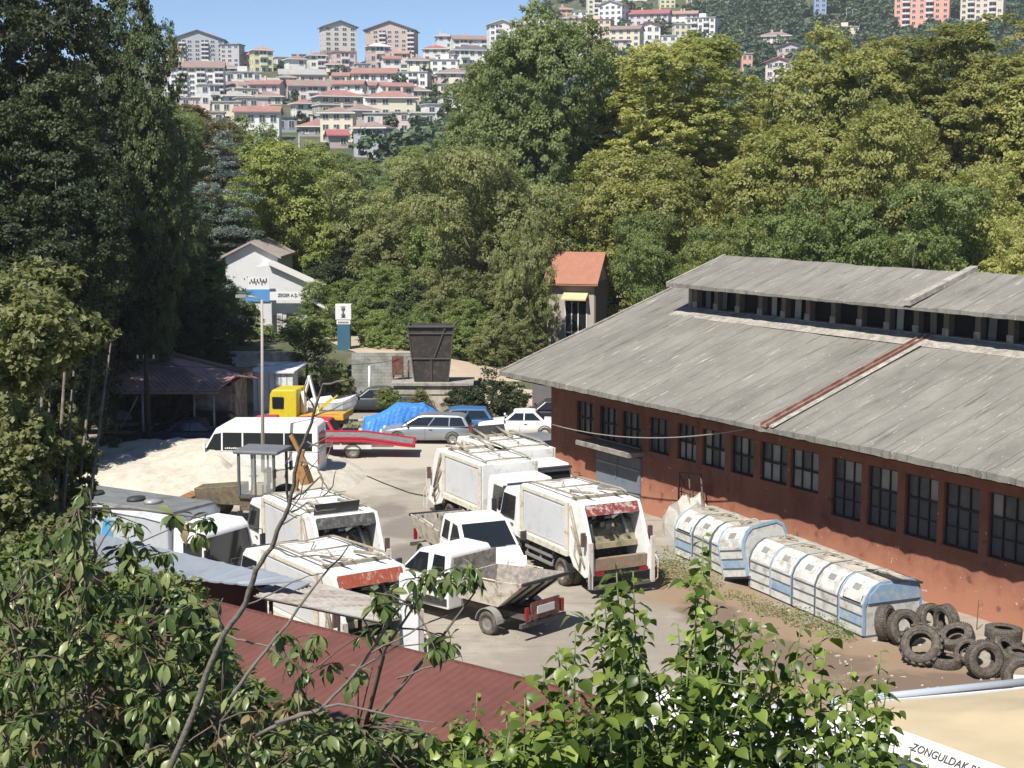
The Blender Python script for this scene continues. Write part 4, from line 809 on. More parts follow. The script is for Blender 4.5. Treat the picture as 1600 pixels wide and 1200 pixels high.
# ---------------------------------------------------------------- refuse truck
def refuse_truck(label,header='red',hopper='open',px=0,py=0,hd=0,ref=(-1.5,1.2),group='white refuse trucks parked in the yard',hint=None,dirt=dwhite):
    r=thing('refuse_truck',label,'refuse truck',(0,0,0),0,group)
    # chassis
    b=MB(); b.box(-3.3,3.6,-.42,-.3,.72,.98); b.box(-3.3,3.6,.3,.42,.72,.98); b.box(-3.2,3.3,-.3,.3,.78,.92); b.box(.2,1.3,-1.05,-.45,.45,.95); b.box(.4,1.2,.45,1.0,.5,.95); b.cyl((-1.5,-.9,.5),(-1.5,.9,.5),.13); b.cyl((2.7,-.9,.5),(2.7,.9,.5),.1); b.box(-3.4,-3.3,-1.1,1.1,.5,.68)
    b.build('chassis',chass,r)
    for s in(-1,1):
        g=MB(); g.box(-.75,1.45,s*1.13-.03,s*1.13+.03,.52,.62); g.box(-.75,1.45,s*1.13-.03,s*1.13+.03,.80,.90); 
        for x in(-.7,.3,1.4): g.box(x-.03,x+.03,s*1.07-.03,s*1.07+.03,.5,1.0)
        g.build('side_guard',steel,r)
        wheel(r,WT_,-1.55,s*1.05,.5); wheel(r,WT_,-1.55,s*.72,.5); wheel(r,WT_,2.75,s*1.02,.5)
        f=MB(); arch(f,-1.55,s*.85,.56,.5,0,a0=.15,a1=PI-.1,w_=.03,out=.36); f.build('mudguard',black,r)
        f=MB(); arch(f,2.75,s*1.12,.55,.5,0,a0=-.1,a1=PI+.1,w_=.08,out=.08); f.build('mudguard',dark,r)
    # cab
    cab=MB(); prof=[(1.95,.95),(2.05,.55),(2.2,1.0),(3.3,1.0),(3.4,.45),(3.86,.45),(3.92,.9),(3.9,1.55),(3.72,2.35),(3.5,2.62),(2.1,2.66),(1.98,2.5)]
    prof=[(1.97,.95),(3.32,1.02),(3.42,.45),(3.86,.45),(3.93,.95),(3.9,1.5),(3.66,2.45),(3.45,2.64),(2.12,2.68),(1.97,2.5)]
    cab.prism(prof,-1.1,1.1,0,lambda x,z: 1-.10*max(0,(z-1.5)/1.2)); cb=cab.build('cab',white,r,bevel=.05)
    b=MB(); b.hexa([(3.905,-.98,1.56),(3.915,-.98,1.56),(3.915,.98,1.56),(3.905,.98,1.56),(3.70,-.9,2.38),(3.71,-.9,2.38),(3.71,.9,2.38),(3.70,.9,2.38)]); b.build('windscreen',glass,cb)
    b=MB(); b.box(3.925,3.95,-.85,.85,.98,1.28); b.box(3.88,3.93,-.9,.9,.5,.72); b.box(3.6,3.86,-.95,.95,2.50,2.58); b.build('grille',dark,cb)
    for s in(-1,1):
        w_=MB(); y0=s*1.112;y1=s*1.02
        w_.add([(3.72,y0,1.6),(2.55,y0,1.6),(2.55,y1-s*.0,2.4),(3.58,y1,2.4),(3.72,y0+s*.01,1.6),(2.55,y0+s*.01,1.6),(2.55,y1+s*.012,2.4),(3.58,y1+s*.012,2.4)],[(0,1,2,3),(4,7,6,5),(0,3,7,4),(1,5,6,2),(0,4,5,1),(3,2,6,7)]); w_.build('side_window',glass,cb)
        m=MB(); m.tube([(3.75,s*1.08,2.3),(3.85,s*1.3,2.28),(3.85,s*1.32,1.7)],.018); m.box(3.80,3.88,s*1.32-.09,s*1.32+.09,1.65,2.15); m.build('mirror',dark,cb)
        h=MB(); h.box(2.62,2.8,s*1.115,s*1.135,1.38,1.43); h.build('handle',dark,cb)
        l=MB(); l.box(3.88,3.945,s*.93-.15,s*.93+.15,.74,.93); l.build('headlight',mat('lamp_glass',(.7,.7,.68),.15,.05,2),cb)
    # body
    bd=MB(); bd.box(-2.15,1.75,-1.18,1.18,1.12,3.02); body=bd.build('body',dirt,r,bevel=.05)
    for s in(-1,1):
        p=MB(); p.box(-1.85,1.45,s*1.183,s*1.215,1.42,2.78); p.build('side_panel',mat('pale_grey_panel',(.60,.61,.62),.45,.06,1.2,col2=(.42,.39,.34),thr=.66),body,bevel=.015)
        f=MB(); f.box(-2.15,1.75,s*1.185,s*1.30,1.14,1.36); f.build('side_rail',cream,body,bevel=.02)
        f=MB(); f.box(1.52,1.74,s*1.184,s*1.25,1.365,2.98); f.box(-2.14,-1.92,s*1.184,s*1.27,1.365,2.98); f.box(-1.91,1.51,s*1.184,s*1.235,2.84,2.98); f.build('corner_post',cream,body,bevel=.015)
    t=MB(); 
    for s in(-1,1): t.tube([(1.65,s*.95,3.06),(1.2,s*.95,3.14),(-1.9,s*1.0,3.22),(-2.3,s*1.0,3.16)],.035); t.cyl((-1.0,s*.55,3.12),(-2.5,s*.55,3.3),.05); t.cyl((-1.4,s*.55,3.17),(-2.7,s*.55,3.33),.028)
    t.tube([(1.4,.2,3.08),(.8,-.1,3.14),(.2,.3,3.08),(-.5,.1,3.16),(-1.3,.25,3.1),(-2.2,.1,3.2)],.02,5); t.tube([(1.5,-.95,3.1),(1.3,0,3.1),(1.5,.95,3.1)],.03); t.tube([(-.3,-.95,3.15),(-.3,.95,3.15)],.03)
    t.box(-2.1,-1.95,-1.0,1.0,3.025,3.12)
    t.build('roof_pipes',mat('grimy_pipes',(.33,.29,.22),.7,.25,5,col2=(.12,.1,.08),thr=.6),body)
    # tailgate: two cheeks, header, hollow with packer blade and hopper
    tg=MB(); ch=[(-2.17,3.02),(-2.95,3.0),(-3.2,2.62),(-3.72,1.55),(-3.78,.78),(-3.3,.62),(-2.45,.85),(-2.17,1.15)]
    for s in(-1,1): tg.prism(ch,s*1.02,s*1.16)
    tg.prism([(-2.17,3.02),(-2.95,3.0),(-3.0,2.93),(-2.17,2.93)],-1.02,1.02)
    tail=tg.build('tailgate',dirt,r,bevel=.015)
    i=MB(); i.box(-2.3,-2.18,-1.01,1.01,.95,2.92); i.prism([(-2.32,.72),(-3.7,.72),(-3.7,1.25),(-3.3,.95),(-2.8,.9),(-2.32,1.1)],-1.01,1.01); i.build('hopper',mat('hopper_interior',(.05,.048,.045),.85,.4,3,col2=(.2,.17,.12),thr=.6),tail)
    i=MB(); i.hexa([(-2.5,-1,1.55),(-3.1,-1,1.5),(-3.1,1,1.5),(-2.5,1,1.55),(-2.5,-1,1.75),(-3.05,-1,1.68),(-3.05,1,1.68),(-2.5,1,1.75)]); i.hexa([(-2.45,-.98,1.9),(-2.95,-.98,1.7),(-2.95,.98,1.7),(-2.45,.98,1.9),(-2.42,-.98,2.35),(-2.62,-.98,2.3),(-2.62,.98,2.3),(-2.42,.98,2.35)]); i.build('packer_blade',mat('olive_scraped_steel',(.27,.24,.15),.7,.3,2.5,col2=(.1,.08,.05),thr=.56),tail)
    i=MB(); rr=random.Random(3)
    for k in range(26): 
        c_=Vector((rr.uniform(-3.1,-2.5),rr.uniform(-.8,.8),rr.uniform(2.2,2.75))); i.obox(c_,rr.uniform(.05,.25),rr.uniform(.05,.3),rr.uniform(.03,.18),Matrix.Rotation(rr.uniform(0,3),3,rr.choice('XYZ')),rr.choice([0,0,1]))
    for s in(-1,1): i.cyl((-2.4,s*.6,2.75),(-3.0,s*.7,1.8),.06,mi=1); i.tube([(-2.4,s*.2,2.8),(-2.9,s*.1,2.5),(-2.7,s*.4,2.1)],.03,mi=0)
    i.build('hydraulics',[dark,steel],tail)
    i=MB(); i.box(-3.76,-3.55,-1.01,1.01,.92,1.32); i.build('hopper_lip',mat('worn_lip',(.24,.2,.14),.8,.3,3,col2=(.35,.12,.07),thr=.58),tail)
    hm={'red':mat('red_header',(.24,.055,.05),.5,.2,3,col2=(.50,.42,.38),thr=.55,soft=.06),'dark':mat('sooty_header',(.07,.068,.065),.7,.4,3,col2=(.3,.28,.25),thr=.62),'stripe':mat('striped_header',(.33,.08,.045),.5,.2,3,col2=(.45,.33,.26),thr=.58,soft=.05,stretch=(1,2,1))}[header]
    i=MB(); i.hexa([(-2.98,-1.01,2.99),(-3.03,-1.01,2.99),(-3.03,1.01,2.99),(-2.98,1.01,2.99),(-3.14,-1.01,2.66),(-3.2,-1.01,2.66),(-3.2,1.01,2.66),(-3.14,1.01,2.66)]); i.build('header',hm,tail)
    if header=='dark': i=MB(); i.hexa([(-2.6,-.6,3.03),(-2.66,-.6,3.03),(-2.66,.95,3.03),(-2.6,.95,3.03),(-2.75,-.6,3.4),(-2.82,-.6,3.4),(-2.82,.95,3.4),(-2.75,.95,3.4)]); i.build('raised_flap',dark,tail)
    for s in(-1,1):
        i=MB(); i.box(-3.86,-3.76,s*1.2-.07,s*1.2+.07,.35,1.9); i.tube([(-3.82,s*1.28,1.3),(-3.95,s*1.34,1.1),(-3.95,s*1.34,.5),(-3.84,s*1.3,.4)],.022); i.build('grab_rail',mat('faded_red_white',(.60,.56,.50),.6,.2,6,col2=(.40,.10,.07),thr=.60,soft=.05,stretch=(1,1,.4)),tail)
        i=MB(); i.box(-3.5,-3.38,s*1.3-.07,s*1.3+.07,1.72,2.18); i.build('work_lamp',mat('brown_lamp_box',(.12,.07,.06),.6,.2,4),tail)
        i=MB(); i.box(-3.835,-3.79,s*.85-.16,s*.85+.16,.79,.90); i.build('tail_light',redl,tail)
        i=MB(); i.cyl((-2.3,s*1.24,2.9),(-3.1,s*1.22,1.4),.05); i.cyl((-2.35,s*1.2,2.2),(-3.35,s*1.2,1.0),.035); i.tube([(-2.5,s*1.2,2.3),(-2.75,s*1.24,1.9),(-2.6,s*1.22,1.3),(-3.0,s*1.24,.95)],.02,5); i.tube([(-2.7,s*1.2,1.6),(-3.1,s*1.24,1.3),(-3.0,s*1.22,.8)],.03,5); i.build('ram',MATS['grimy_pipes'],tail)
    i=MB(); i.box(-3.86,-3.6,-1.1,1.1,.32,.42); i.build('step',chass,tail)
    sc=(.85,.94,.95); r.scale=sc; place(r,px,py,hd,ref[0]*sc[0],ref[1]*sc[1]); return r
refuse_truck('white refuse truck with open hopper facing the camera and red header, nearest the warehouse door','red',px=880,py=915,hd=117,ref=(-1.55,1.1))
refuse_truck('white refuse truck seen from its side with battered cream tail at the far left end','red',px=700,py=822,hd=-63,ref=(-1.9,-1.1))
t3=refuse_truck('white refuse truck mostly hidden behind the side-on one','dark',px=798,py=806,hd=-63,ref=(0,0))
refuse_truck('white refuse truck with blackened open tail, left of the yard','dark',px=468,py=940,hd=120,ref=(-1.55,1.1))
refuse_truck('white refuse truck with orange striped header, low behind the corrugated roof','stripe',px=490,py=1050,hd=125,ref=(-1.55,1.1))
# ---------------------------------------------------------------- double cab tipper pickups
def tipper(label,scow,px,py,hd,ref):
    r=thing('tipper_pickup',label,'pickup truck',(0,0,0),0,'white double cab tipper pickups')
    b=MB(); b.box(-2.75,.4,-.45,-.33,.5,.66); b.box(-2.75,.4,.33,.45,.5,.66); b.box(-2.6,.3,-.3,.3,.52,.6); b.cyl((-1.65,-.85,.35),(-1.65,.85,.35),.08); b.box(-.6,.2,-.95,-.5,.38,.62); b.box(-2.85,-2.75,-.95,.95,.42,.54); b.build('chassis',chass,r)
    c=MB(); prof=[(.05,.42),(2.75,.36),(2.93,.5),(2.93,.85),(2.82,1.06),(2.12,1.34),(1.38,2.05),(1.1,2.14),(.15,2.14),(.05,2.0)]
    low=[(.05,.42),(2.75,.36),(2.93,.5),(2.93,.85),(2.82,1.06),(2.12,1.32),(.05,1.32)]; up=[(.05,1.323),(2.12,1.323),(1.38,2.05),(1.1,2.13),(.15,2.13),(.05,2.0)]
    c.prism(low,-.99,.99,0,lambda x,z: 1-(.12 if x>2.6 else 0)); c.prism(up,-.985,.985,0,lambda x,z: 1-.15*(z-1.32)/.8); cb=c.build('cab',white,r,bevel=.05,seg=3)
    def q(x0,z0,x1,z1,x2,z2,x3,z3,name,off=.006):
        for s in(-1,1):
            f=lambda z: s*.985*(1-.15*max(0,(z-1.32))/.8)
            w_=MB(); P=[(x,f(z)+s*off,z) for x,z in((x0,z0),(x1,z1),(x2,z2),(x3,z3))]; Q=[(x,y-s*off*2,z) for x,y,z in P]
            w_.add(P+Q,[(0,1,2,3),(7,6,5,4),(0,4,5,1),(1,5,6,2),(2,6,7,3),(3,7,4,0)]); w_.build(name,glass,cb)
    q(.22,1.4,.78,1.4,.74,1.98,.28,1.98,'side_window'); q(.95,1.36,1.95,1.40,1.36,1.96,.97,1.98,'side_window')
    w_=MB(); w_.add([(2.105,-.86,1.37),(2.105,.86,1.37),(1.44,.76,2.02),(1.44,-.76,2.02),(2.09,-.86,1.36),(2.09,.86,1.36),(1.42,.76,2.01),(1.42,-.76,2.01)],[(0,1,2,3),(7,6,5,4),(0,4,5,1),(1,5,6,2),(2,6,7,3),(3,7,4,0)]); w_.build('windscreen',glass,cb)
    w_=MB(); w_.box(2.925,2.95,-.55,.55,.62,.86); w_.box(2.9,2.945,-.8,.8,.40,.56); w_.build('grille',dark,cb); w_=MB(); w_.box(2.05,2.12,-.5,.5,1.335,1.35); w_.build('wiper',dark,cb)
    for s in(-1,1):
        l=MB(); l.hexa([(2.6,s*.88-.1,.86),(2.9,s*.80-.1,.80),(2.9,s*.80+.1,.80),(2.6,s*.9+.1,.86),(2.6,s*.88-.1,1.1),(2.84,s*.80-.1,1.03),(2.84,s*.80+.1,1.03),(2.6,s*.9+.1,1.1)]); l.build('headlight',MATS['lamp_glass'],cb)
        m=MB(); m.box(1.9,1.98,s*.99,s*1.2,1.42,1.5); m.box(1.87,1.97,s*1.2-.1,s*1.2+.1,1.4,1.72); m.build('mirror',dark,cb,bevel=.02)
        m=MB(); m.box(.1,1.55,s*.99,s*1.01,.52,.74); m.build('side_strip',dark,cb)
        for x in(.72,1.75): m=MB(); m.box(x-.9*.1-.1,x-.05,s*.99,s*1.012,1.15,1.2); m.build('handle',dark,cb)
        for x in(.85,): m=MB(); m.box(x-.006,x+.006,s*.99,s*.994,.5,1.32); m.build('door_seam',dark,cb)
        wheel(r,WV,2.1,s*.9,.35); wheel(r,WV,-1.55,s*.92,.35)
        f=MB(); arch(f,2.1,s*.955,.38,.36,0,a0=0,a1=PI,w_=.07,out=.05); f.build('wheel_arch',dark,r)
        f=MB(); arch(f,-1.55,s*.78,.42,.36,0,a0=.1,a1=PI-.1,w_=.025,out=.26); f.build('mudguard',mat('grey_mudguard',(.25,.24,.22),.7,.15,3),r)
    # tub
    t=MB(); z0=.82;z1=1.5; yb=.78; yt=.98; x1=-.1
    if scow: fl=[(x1-.1,z0),(-1.75,z0)]; lip=(-2.95,1.72)
    else: fl=[(x1-.1,z0),(-2.4,z0)]; lip=(-2.75,1.55)
    tubm=mat('tub_cream_paint',(.66,.62,.52),.55,.15,1.8,col2=(.26,.19,.12),thr=.58,soft=.12); ins=mat('tub_interior',(.22,.2,.18),.85,.4,4,col2=(.42,.37,.3),thr=.55)
    A=fl[0];B_=fl[1]; P=[(A[0],-yb,A[1]),(A[0],yb,A[1]),(B_[0],yb,B_[1]),(B_[0],-yb,B_[1]),(x1,-yt,z1),(x1,yt,z1),(lip[0],yt,lip[1]),(lip[0],-yt,lip[1])]
    k=.035; Q=[(A[0]-k,-yb+k,A[1]+k),(A[0]-k,yb-k,A[1]+k),(B_[0]+k,yb-k,B_[1]+k),(B_[0]+k,-yb+k,B_[1]+k),(x1-k,-yt+k,z1+.002),(x1-k,yt-k,z1+.002),(lip[0]+k*1.5,yt-k,lip[1]+.002),(lip[0]+k*1.5,-yt+k,lip[1]+.002)]
    t.add(P,[(0,3,2,1),(0,1,5,4),(1,2,6,5),(2,3,7,6),(3,0,4,7)],0); t.add(Q,[(0,1,2,3),(0,4,5,1),(1,5,6,2),(2,6,7,3),(3,7,4,0)],1); t.add(P[4:]+Q[4:],[(0,1,5,4),(1,2,6,5),(2,3,7,6),(3,0,4,7)],0)
    tub=t.build('tub',[tubm,ins],r)
    h=MB(); h.box(x1+.0,x1+.05,-.9,.9,z1-.02,2.0); h.build('headboard',mat('scraped_grey',(.36,.33,.28),.8,.35,3,col2=(.15,.12,.1),thr=.55),tub)
    for s in(-1,1):
        h=MB(); h.tube([(-.5,s*.99,1.52),(-.5,s*1.0,1.62),(-1.9,s*1.0,1.66),(-1.9,s*.99,1.55)],.02); h.build('rim_rail',tubm,tub)
        h=MB(); h.box(-2.9,-2.82,s*.74-.06,s*.74+.06,.62,1.0); h.build('tail_light',redl,r)
    h=MB(); h.hexa([(-2.9,-.6,.62),(-2.86,-.6,.62),(-2.86,.6,.62),(-2.9,.6,.62),(-2.9,-.6,1.12),(-2.86,-.6,1.12),(-2.86,.6,1.12),(-2.9,.6,1.12)]); h.build('tail_panel',mat('dull_red_panel',(.17,.05,.045),.6,.2,3,col2=(.3,.25,.22),thr=.6),r)
    h=MB(); h.box(-2.925,-2.903,-.36,.36,.76,.98); h.build('number_plate',platem,r)
    h=MB(); 
    for y in(-.55,0,.55): h.hexa([(B_[0],y-.03,B_[1]-.08),(B_[0],y+.03,B_[1]-.08),(B_[0],y+.03,B_[1]-.01),(B_[0],y-.03,B_[1]-.01),(lip[0]+.1,y-.03,lip[1]-.14),(lip[0]+.1,y+.03,lip[1]-.14),(lip[0]+.1,y+.03,lip[1]-.07),(lip[0]+.1,y-.03,lip[1]-.07)])
    h.box(lip[0]-.02,lip[0]+.06,-yt-.03,yt+.03,lip[1]-.06,lip[1]+.03); h.build('tub_ribs',dark,tub)
    l=MB(); rr=random.Random(8)
    for kx in range(20): l.obox((rr.uniform(-2.0,-.3),rr.uniform(-.6,.6),z0+.12+rr.uniform(0,.2)),rr.uniform(.2,.5),rr.uniform(.15,.4),rr.uniform(.05,.25),Matrix.Rotation(rr.uniform(0,3),3,rr.choice('XYZ')),rr.choice([0,1,0]))
    l.build('load',[ins,mat('load_sacks',(.42,.38,.30),.9,.3,5)],tub)
    place(r,px,py,hd,*ref); return r
tipper('white double cab pickup with cream scow tub and number plate, nearest the camera',True,763,992,137,(-1.55,.95))
tipper('white double cab pickup facing the camera with a loaded bed behind its cab',False,684,898,-66,(-.2,-.95))
# ---------------------------------------------------------------- cars
def car(label,paint,L=4.5,Wd=1.75,Hh=1.45,kind='wagon',px=0,py=0,hd=180,ref=(0,0),z=0,cat='car',group='cars parked in the yard',name='parked_car',glassm=glass,nowin=False):
    r=thing(name,label,cat,(0,0,0),0,group); f=L/2; hw=Wd/2
    zb=.9 if Hh<1.6 else 1.0
    st=[(-f,.62,.38,.80),(-f+.12,.90,.24,zb-.04),(-f*.62,1,.22,zb),(0,1,.20,zb-.01),(f*.45,1,.20,zb-.03),(f-.45,.97,.22,zb-.14),(f-.12,.88,.26,zb-.26),(f,.66,.36,zb-.36)]
    if kind=='saloon': st=[(-f,.70,.36,zb-.06),(-f+.1,.94,.24,zb-.0),(-f*.62,1,.22,zb+.02),(0,1,.2,zb),(f*.45,1,.2,zb-.0),(f-.3,.97,.24,zb-.10),(f-.06,.92,.28,zb-.14),(f,.8,.34,zb-.22)]
    rings=[]
    for x,w_,zl_,zh in st:
        w_*=hw; m=(zl_+zh)/2; h_=[(w_*.86,zl_),(w_*.97,zl_+.07),(w_,m),(w_*.985,zh-.09),(w_*.93,zh-.02),(w_*.75,zh+.015)]
        rings.append([(x,y,z_) for y,z_ in h_]+[(x,-y,z_) for y,z_ in h_[::-1]])
    b=MB(); b.loft(rings,0,True); body=b.build('body',paint,r)
    if kind=='wagon': g=[(-f+.08,zb),(-f+.35,Hh-.1),(-f+.65,Hh-.02),(-.1,Hh),(.35,Hh-.05),(f*.55,zb-.03)]
    elif kind=='saloon': g=[(-f*.60,zb+.0),(-f*.36,Hh-.04),(-.35,Hh),(.28,Hh-.04),(f*.40,zb)]
    elif kind=='hatch': g=[(-f+.1,zb),(-f+.45,Hh-.05),(-.2,Hh),(.3,Hh-.06),(f*.52,zb-.03)]
    tp=lambda x,z_: 1-.22*max(0,(z_-zb))/(Hh-zb)
    b=MB(); b.prism(g,-hw*.95,hw*.95,0,tp); cb=b.build('cabin',paint,r,bevel=.06,seg=3)
    g0,g1=g[0],g[1]; gl=g[-1]; gm_=g[-2]
    def lerp2(p,q_,t): return (p[0]+(q_[0]-p[0])*t,p[1]+(q_[1]-p[1])*t)
    # side windows
    top=Hh-.11; bot=zb+.045
    def xr(z_): 
        t=(z_-g0[1])/(g1[1]-g0[1]); return g0[0]+(g1[0]-g0[0])*t
    def xf(z_):
        t=(z_-gl[1])/(gm_[1]-gl[1]); return gl[0]+(gm_[0]-gl[0])*t
    a0,a1=xr(bot)+.14,xr(top)+.12; c0,c1=xf(bot)-.14,xf(top)-.10
    ws=2 if kind!='wagon' else 3
    if not nowin:
        for s in(-1,1):
            for k in range(ws):
                u0=k/ws;u1=(k+1)/ws
                if ws==3: u0=(0,.28,.62)[k];u1=(.28,.62,1)[k]
                xs=[lerp(a0,c0,u0)+.03,lerp(a0,c0,u1)-.03,lerp(a1,c1,u1)-.03,lerp(a1,c1,u0)+.03]; zz=[bot,bot,top,top]
                P=[(x,s*(hw*.95*tp(0,z_)+.004),z_) for x,z_ in zip(xs,zz)]; Q=[(x,y-s*.02,z_) for x,y,z_ in P]
                w_=MB(); w_.add(P+Q,[(0,1,2,3),(7,6,5,4),(0,4,5,1),(1,5,6,2),(2,6,7,3),(3,7,4,0)]); w_.build('side_window',glassm,cb)
        for nm,p,q_,sg in(('windscreen',gl,gm_,1),('rear_window',g0,g1,-1)):
            A=lerp2(p,q_,.1);B_=lerp2(p,q_,.92); w_=MB(); o=.008*sg; ya=hw*.95*tp(0,A[1])*.9; yb_=hw*.95*tp(0,B_[1])*.88
            P=[(A[0]+o,-ya,A[1]+.008),(A[0]+o,ya,A[1]+.008),(B_[0]+o,yb_,B_[1]+.008),(B_[0]+o,-yb_,B_[1]+.008)]; Q=[(x-o*2,y,z_-.016) for x,y,z_ in P]
            w_.add(P+Q,[(0,1,2,3),(7,6,5,4),(0,4,5,1),(1,5,6,2),(2,6,7,3),(3,7,4,0)]); w_.build(nm,glassm,cb)
    for s in(-1,1):
        for x in(-f*.60,f*.60):
            wheel(r,WC,x,s*(hw-.085),.31); q=MB(); arch(q,x,s*(hw-.015),.325,.32,0,a0=-.05,a1=PI+.05,w_=.045,out=.022,n=14); q.build('wheel_arch',dark,r)
        q=MB(); q.box(f-.14,f-.02,s*hw*.68-.14,s*hw*.68+.14,zb-.34,zb-.2); q.build('headlight',MATS['lamp_glass'],body)
        q=MB(); q.box(-f-.01,-f+.12,s*hw*.72-.12,s*hw*.72+.12,zb-.22,zb-.03); q.build('tail_light',redl,body)
        q=MB(); q.box(f*.36,f*.36+.1,s*hw*.96,s*(hw*.96+.16),zb+.06,zb+.17); q.build('mirror',paint,cb,bevel=.02)
        q=MB(); q.box(-.38,-.22,s*hw*1.0,s*(hw*1.0+.02),zb-.16,zb-.13); q.box(-.012,.0,s*hw*.99,s*hw*1.004,.3,zb-.05); q.build('handle',dark,body)
    q=MB(); q.box(f-.05,f+.015,-hw*.7,hw*.7,.32,.5); q.build('bumper',dark,body)
    place(r,px,py,hd,*ref); r.location.z=z; return r
silver=mat('silver_paint',(.36,.38,.41),.28,.04,2,metal=.5); carwhite=mat('car_white',(.74,.74,.73),.3,.04,2); navy=mat('navy_paint',(.02,.03,.06),.3,.1,2); blackp=mat('black_paint',(.02,.021,.024),.3,.1,2); bluep=mat('blue_paint',(.05,.14,.30),.35,.1,2)
car('silver estate car beside the blue covered car',silver,4.6,1.78,1.46,'wagon',621,694,176,(1.38,.8))
car('white boxy saloon car left of the warehouse corner',carwhite,4.25,1.65,1.40,'saloon',773,685,178,(1.27,.75))
car('dark grey saloon parked by the boat below the block wall',mat('charcoal_paint',(.05,.055,.065),.35,.1,2),4.6,1.75,1.42,'saloon',545,646,180,(1.4,.8))
car('small blue hatchback behind the silver estate',bluep,3.9,1.62,1.45,'hatch',714,683,182,(0,.8))
car('black car in deep shade under the open shed nearest the post',navy,4.5,1.75,1.42,'saloon',290,703,182,(0,.8))
car('dark car behind the navy one under the open shed',blackp,4.4,1.75,1.5,'wagon',300,690,178,(0,.8))
car('grey car half hidden behind the warehouse corner',silver,4.2,1.7,1.45,'hatch',862,742,-60,(1.5,-.8))
car('dark car behind the white saloon at the hall corner',blackp,4.4,1.75,1.42,'saloon',860,668,178,(0,.8))
# covered car: body shape under a draped blue sheet
r=thing('covered_car','parked car under a bright blue crumpled tarpaulin','car',(0,0,0),0,'cars parked in the yard')
def drape(L,Wd,prof,seed,m,name,parent,nx=80,ny=40,fold=.075):
    rg=random.Random(seed); P=[];F=[]; ph=[rg.uniform(0,6) for _ in range(9)]
    for i in range(nx+1):
        u=-1+2*i/nx
        for j in range(ny+1):
            v=-1+2*j/ny; zt=pinterp(u,[p[0] for p in prof],[p[1] for p in prof])
            e=max(0,(abs(v)-.68)/.32); z_=zt*(1-e**1.3*.93)
            x=u*L/2; y=(v if abs(v)<.68 else math.copysign(.68+(abs(v)-.68)*.75,v))*Wd/2/.92
            fo=fold*(math.sin(u*9+ph[0]+v*4)*.5+math.sin(u*21+ph[1]-v*7)*.35+math.sin(u*37+v*13+ph[2])*.25+math.sin(u*61-v*29+ph[4])*.22); y+=fo*.6*(1 if v>0 else -1)*(.3+e); z_+=fo*(.35+.3*(1-e)); x+=math.sin(v*11+ph[3]+u*5)*fold*.6
            P.append((x,y,max(.05,z_)))
    m_=ny+1
    for i in range(nx):
        for j in range(ny): a=i*m_+j; F.append((a,a+m_,a+m_+1,a+1))
    b=MB(); b.add(P,F,0,False); return b.build(name,m,parent)
tarp=mat('blue_tarpaulin',(.06,.23,.60),.45,.15,2,bump=.6,bscale=7)
drape(5.0,2.1,[(-1,.12),(-.93,.8),(-.6,1.05),(-.3,1.55),(.25,1.6),(.6,1.1),(.92,.85),(1,.1)],3,tarp,'tarpaulin',r)
for x in(-1.4,1.4):
    for s in(-1,1): wheel(r,WC,x,s*.78,.31)
place(r,640,690,186,0,.9)
r.location.y+=1.2
# ================================================================ minibus
def slabq(P,n,th): # thin plate from 4 points pushed along n
    n=Vector(n); return [tuple(Vector(p)) for p in P]+[tuple(Vector(p)-n*th) for p in P]
QF=[(0,1,2,3),(7,6,5,4),(0,4,5,1),(1,5,6,2),(2,6,7,3),(3,7,4,0)]
r=thing('minibus','white minibus with dark band of windows beside the sand heap','minibus')
L=2.9
b=MB(); b.prism([(-L,.35),(L-.25,.32),(L,.5),(L,.95),(L-.15,1.15),(L-.75,1.38),(-L,1.38)],-.98,.98,0,lambda x,z:1-(.06 if x>2.5 else 0))
b.prism([(-L,1.383),(L-.75,1.383),(L-1.35,2.38),(L-1.8,2.62),(-L+.25,2.66),(-L,2.5)],-.98,.98,0,lambda x,z:1-.09*max(0,(z-1.38))/1.28)
bb_=b.build('body',white,r,bevel=.06,seg=3)
f=lambda z:.98*(1-.09*max(0,(z-1.38))/1.28)
for s in(-1,1):
    for x0,x1 in((-L+.25,-1.45),(-1.4,-.55),(-.5,.35),(.42,1.25)):
        w_=MB(); P=[(x0,s*(f(1.45)+.005),1.45),(x1,s*(f(1.45)+.005),1.45),(x1,s*(f(2.22)+.005),2.22),(x0,s*(f(2.22)+.005),2.22)]; w_.add(slabq(P,(0,s,0),.02),QF); w_.build('side_window',glass,bb_)
    w_=MB(); P=[(1.32,s*(f(1.45)+.005),1.45),(2.02,s*(f(1.45)+.005),1.42),(1.62,s*(f(2.1)+.005),2.15),(1.32,s*(f(2.2)+.005),2.2)]; w_.add(slabq(P,(0,s,0),.02),QF); w_.build('side_window',glass,bb_)
    wheel(r,WV,1.85,s*.88,.35); wheel(r,WV,-1.75,s*.88,.35); q=MB(); arch(q,1.85,s*.955,.37,.36,0,w_=.05,out=.04); arch(q,-1.75,s*.955,.37,.36,0,w_=.05,out=.04); q.build('wheel_arch',dark,r)
    q=MB(); q.box(1.95,2.05,s*1.0,s*1.22,1.5,1.56); q.box(1.95,2.03,s*1.22-.08,s*1.22+.08,1.4,1.8); q.build('mirror',white,bb_)
    q=MB(); q.box(L-.3,L+.01,s*.78-.12,s*.78+.12,.82,1.02); q.build('headlight',MATS['lamp_glass'],bb_)
    q=MB(); q.box(-L-.015,-L+.03,s*.88-.07,s*.88+.07,.9,1.3); q.build('tail_light',redl,bb_)
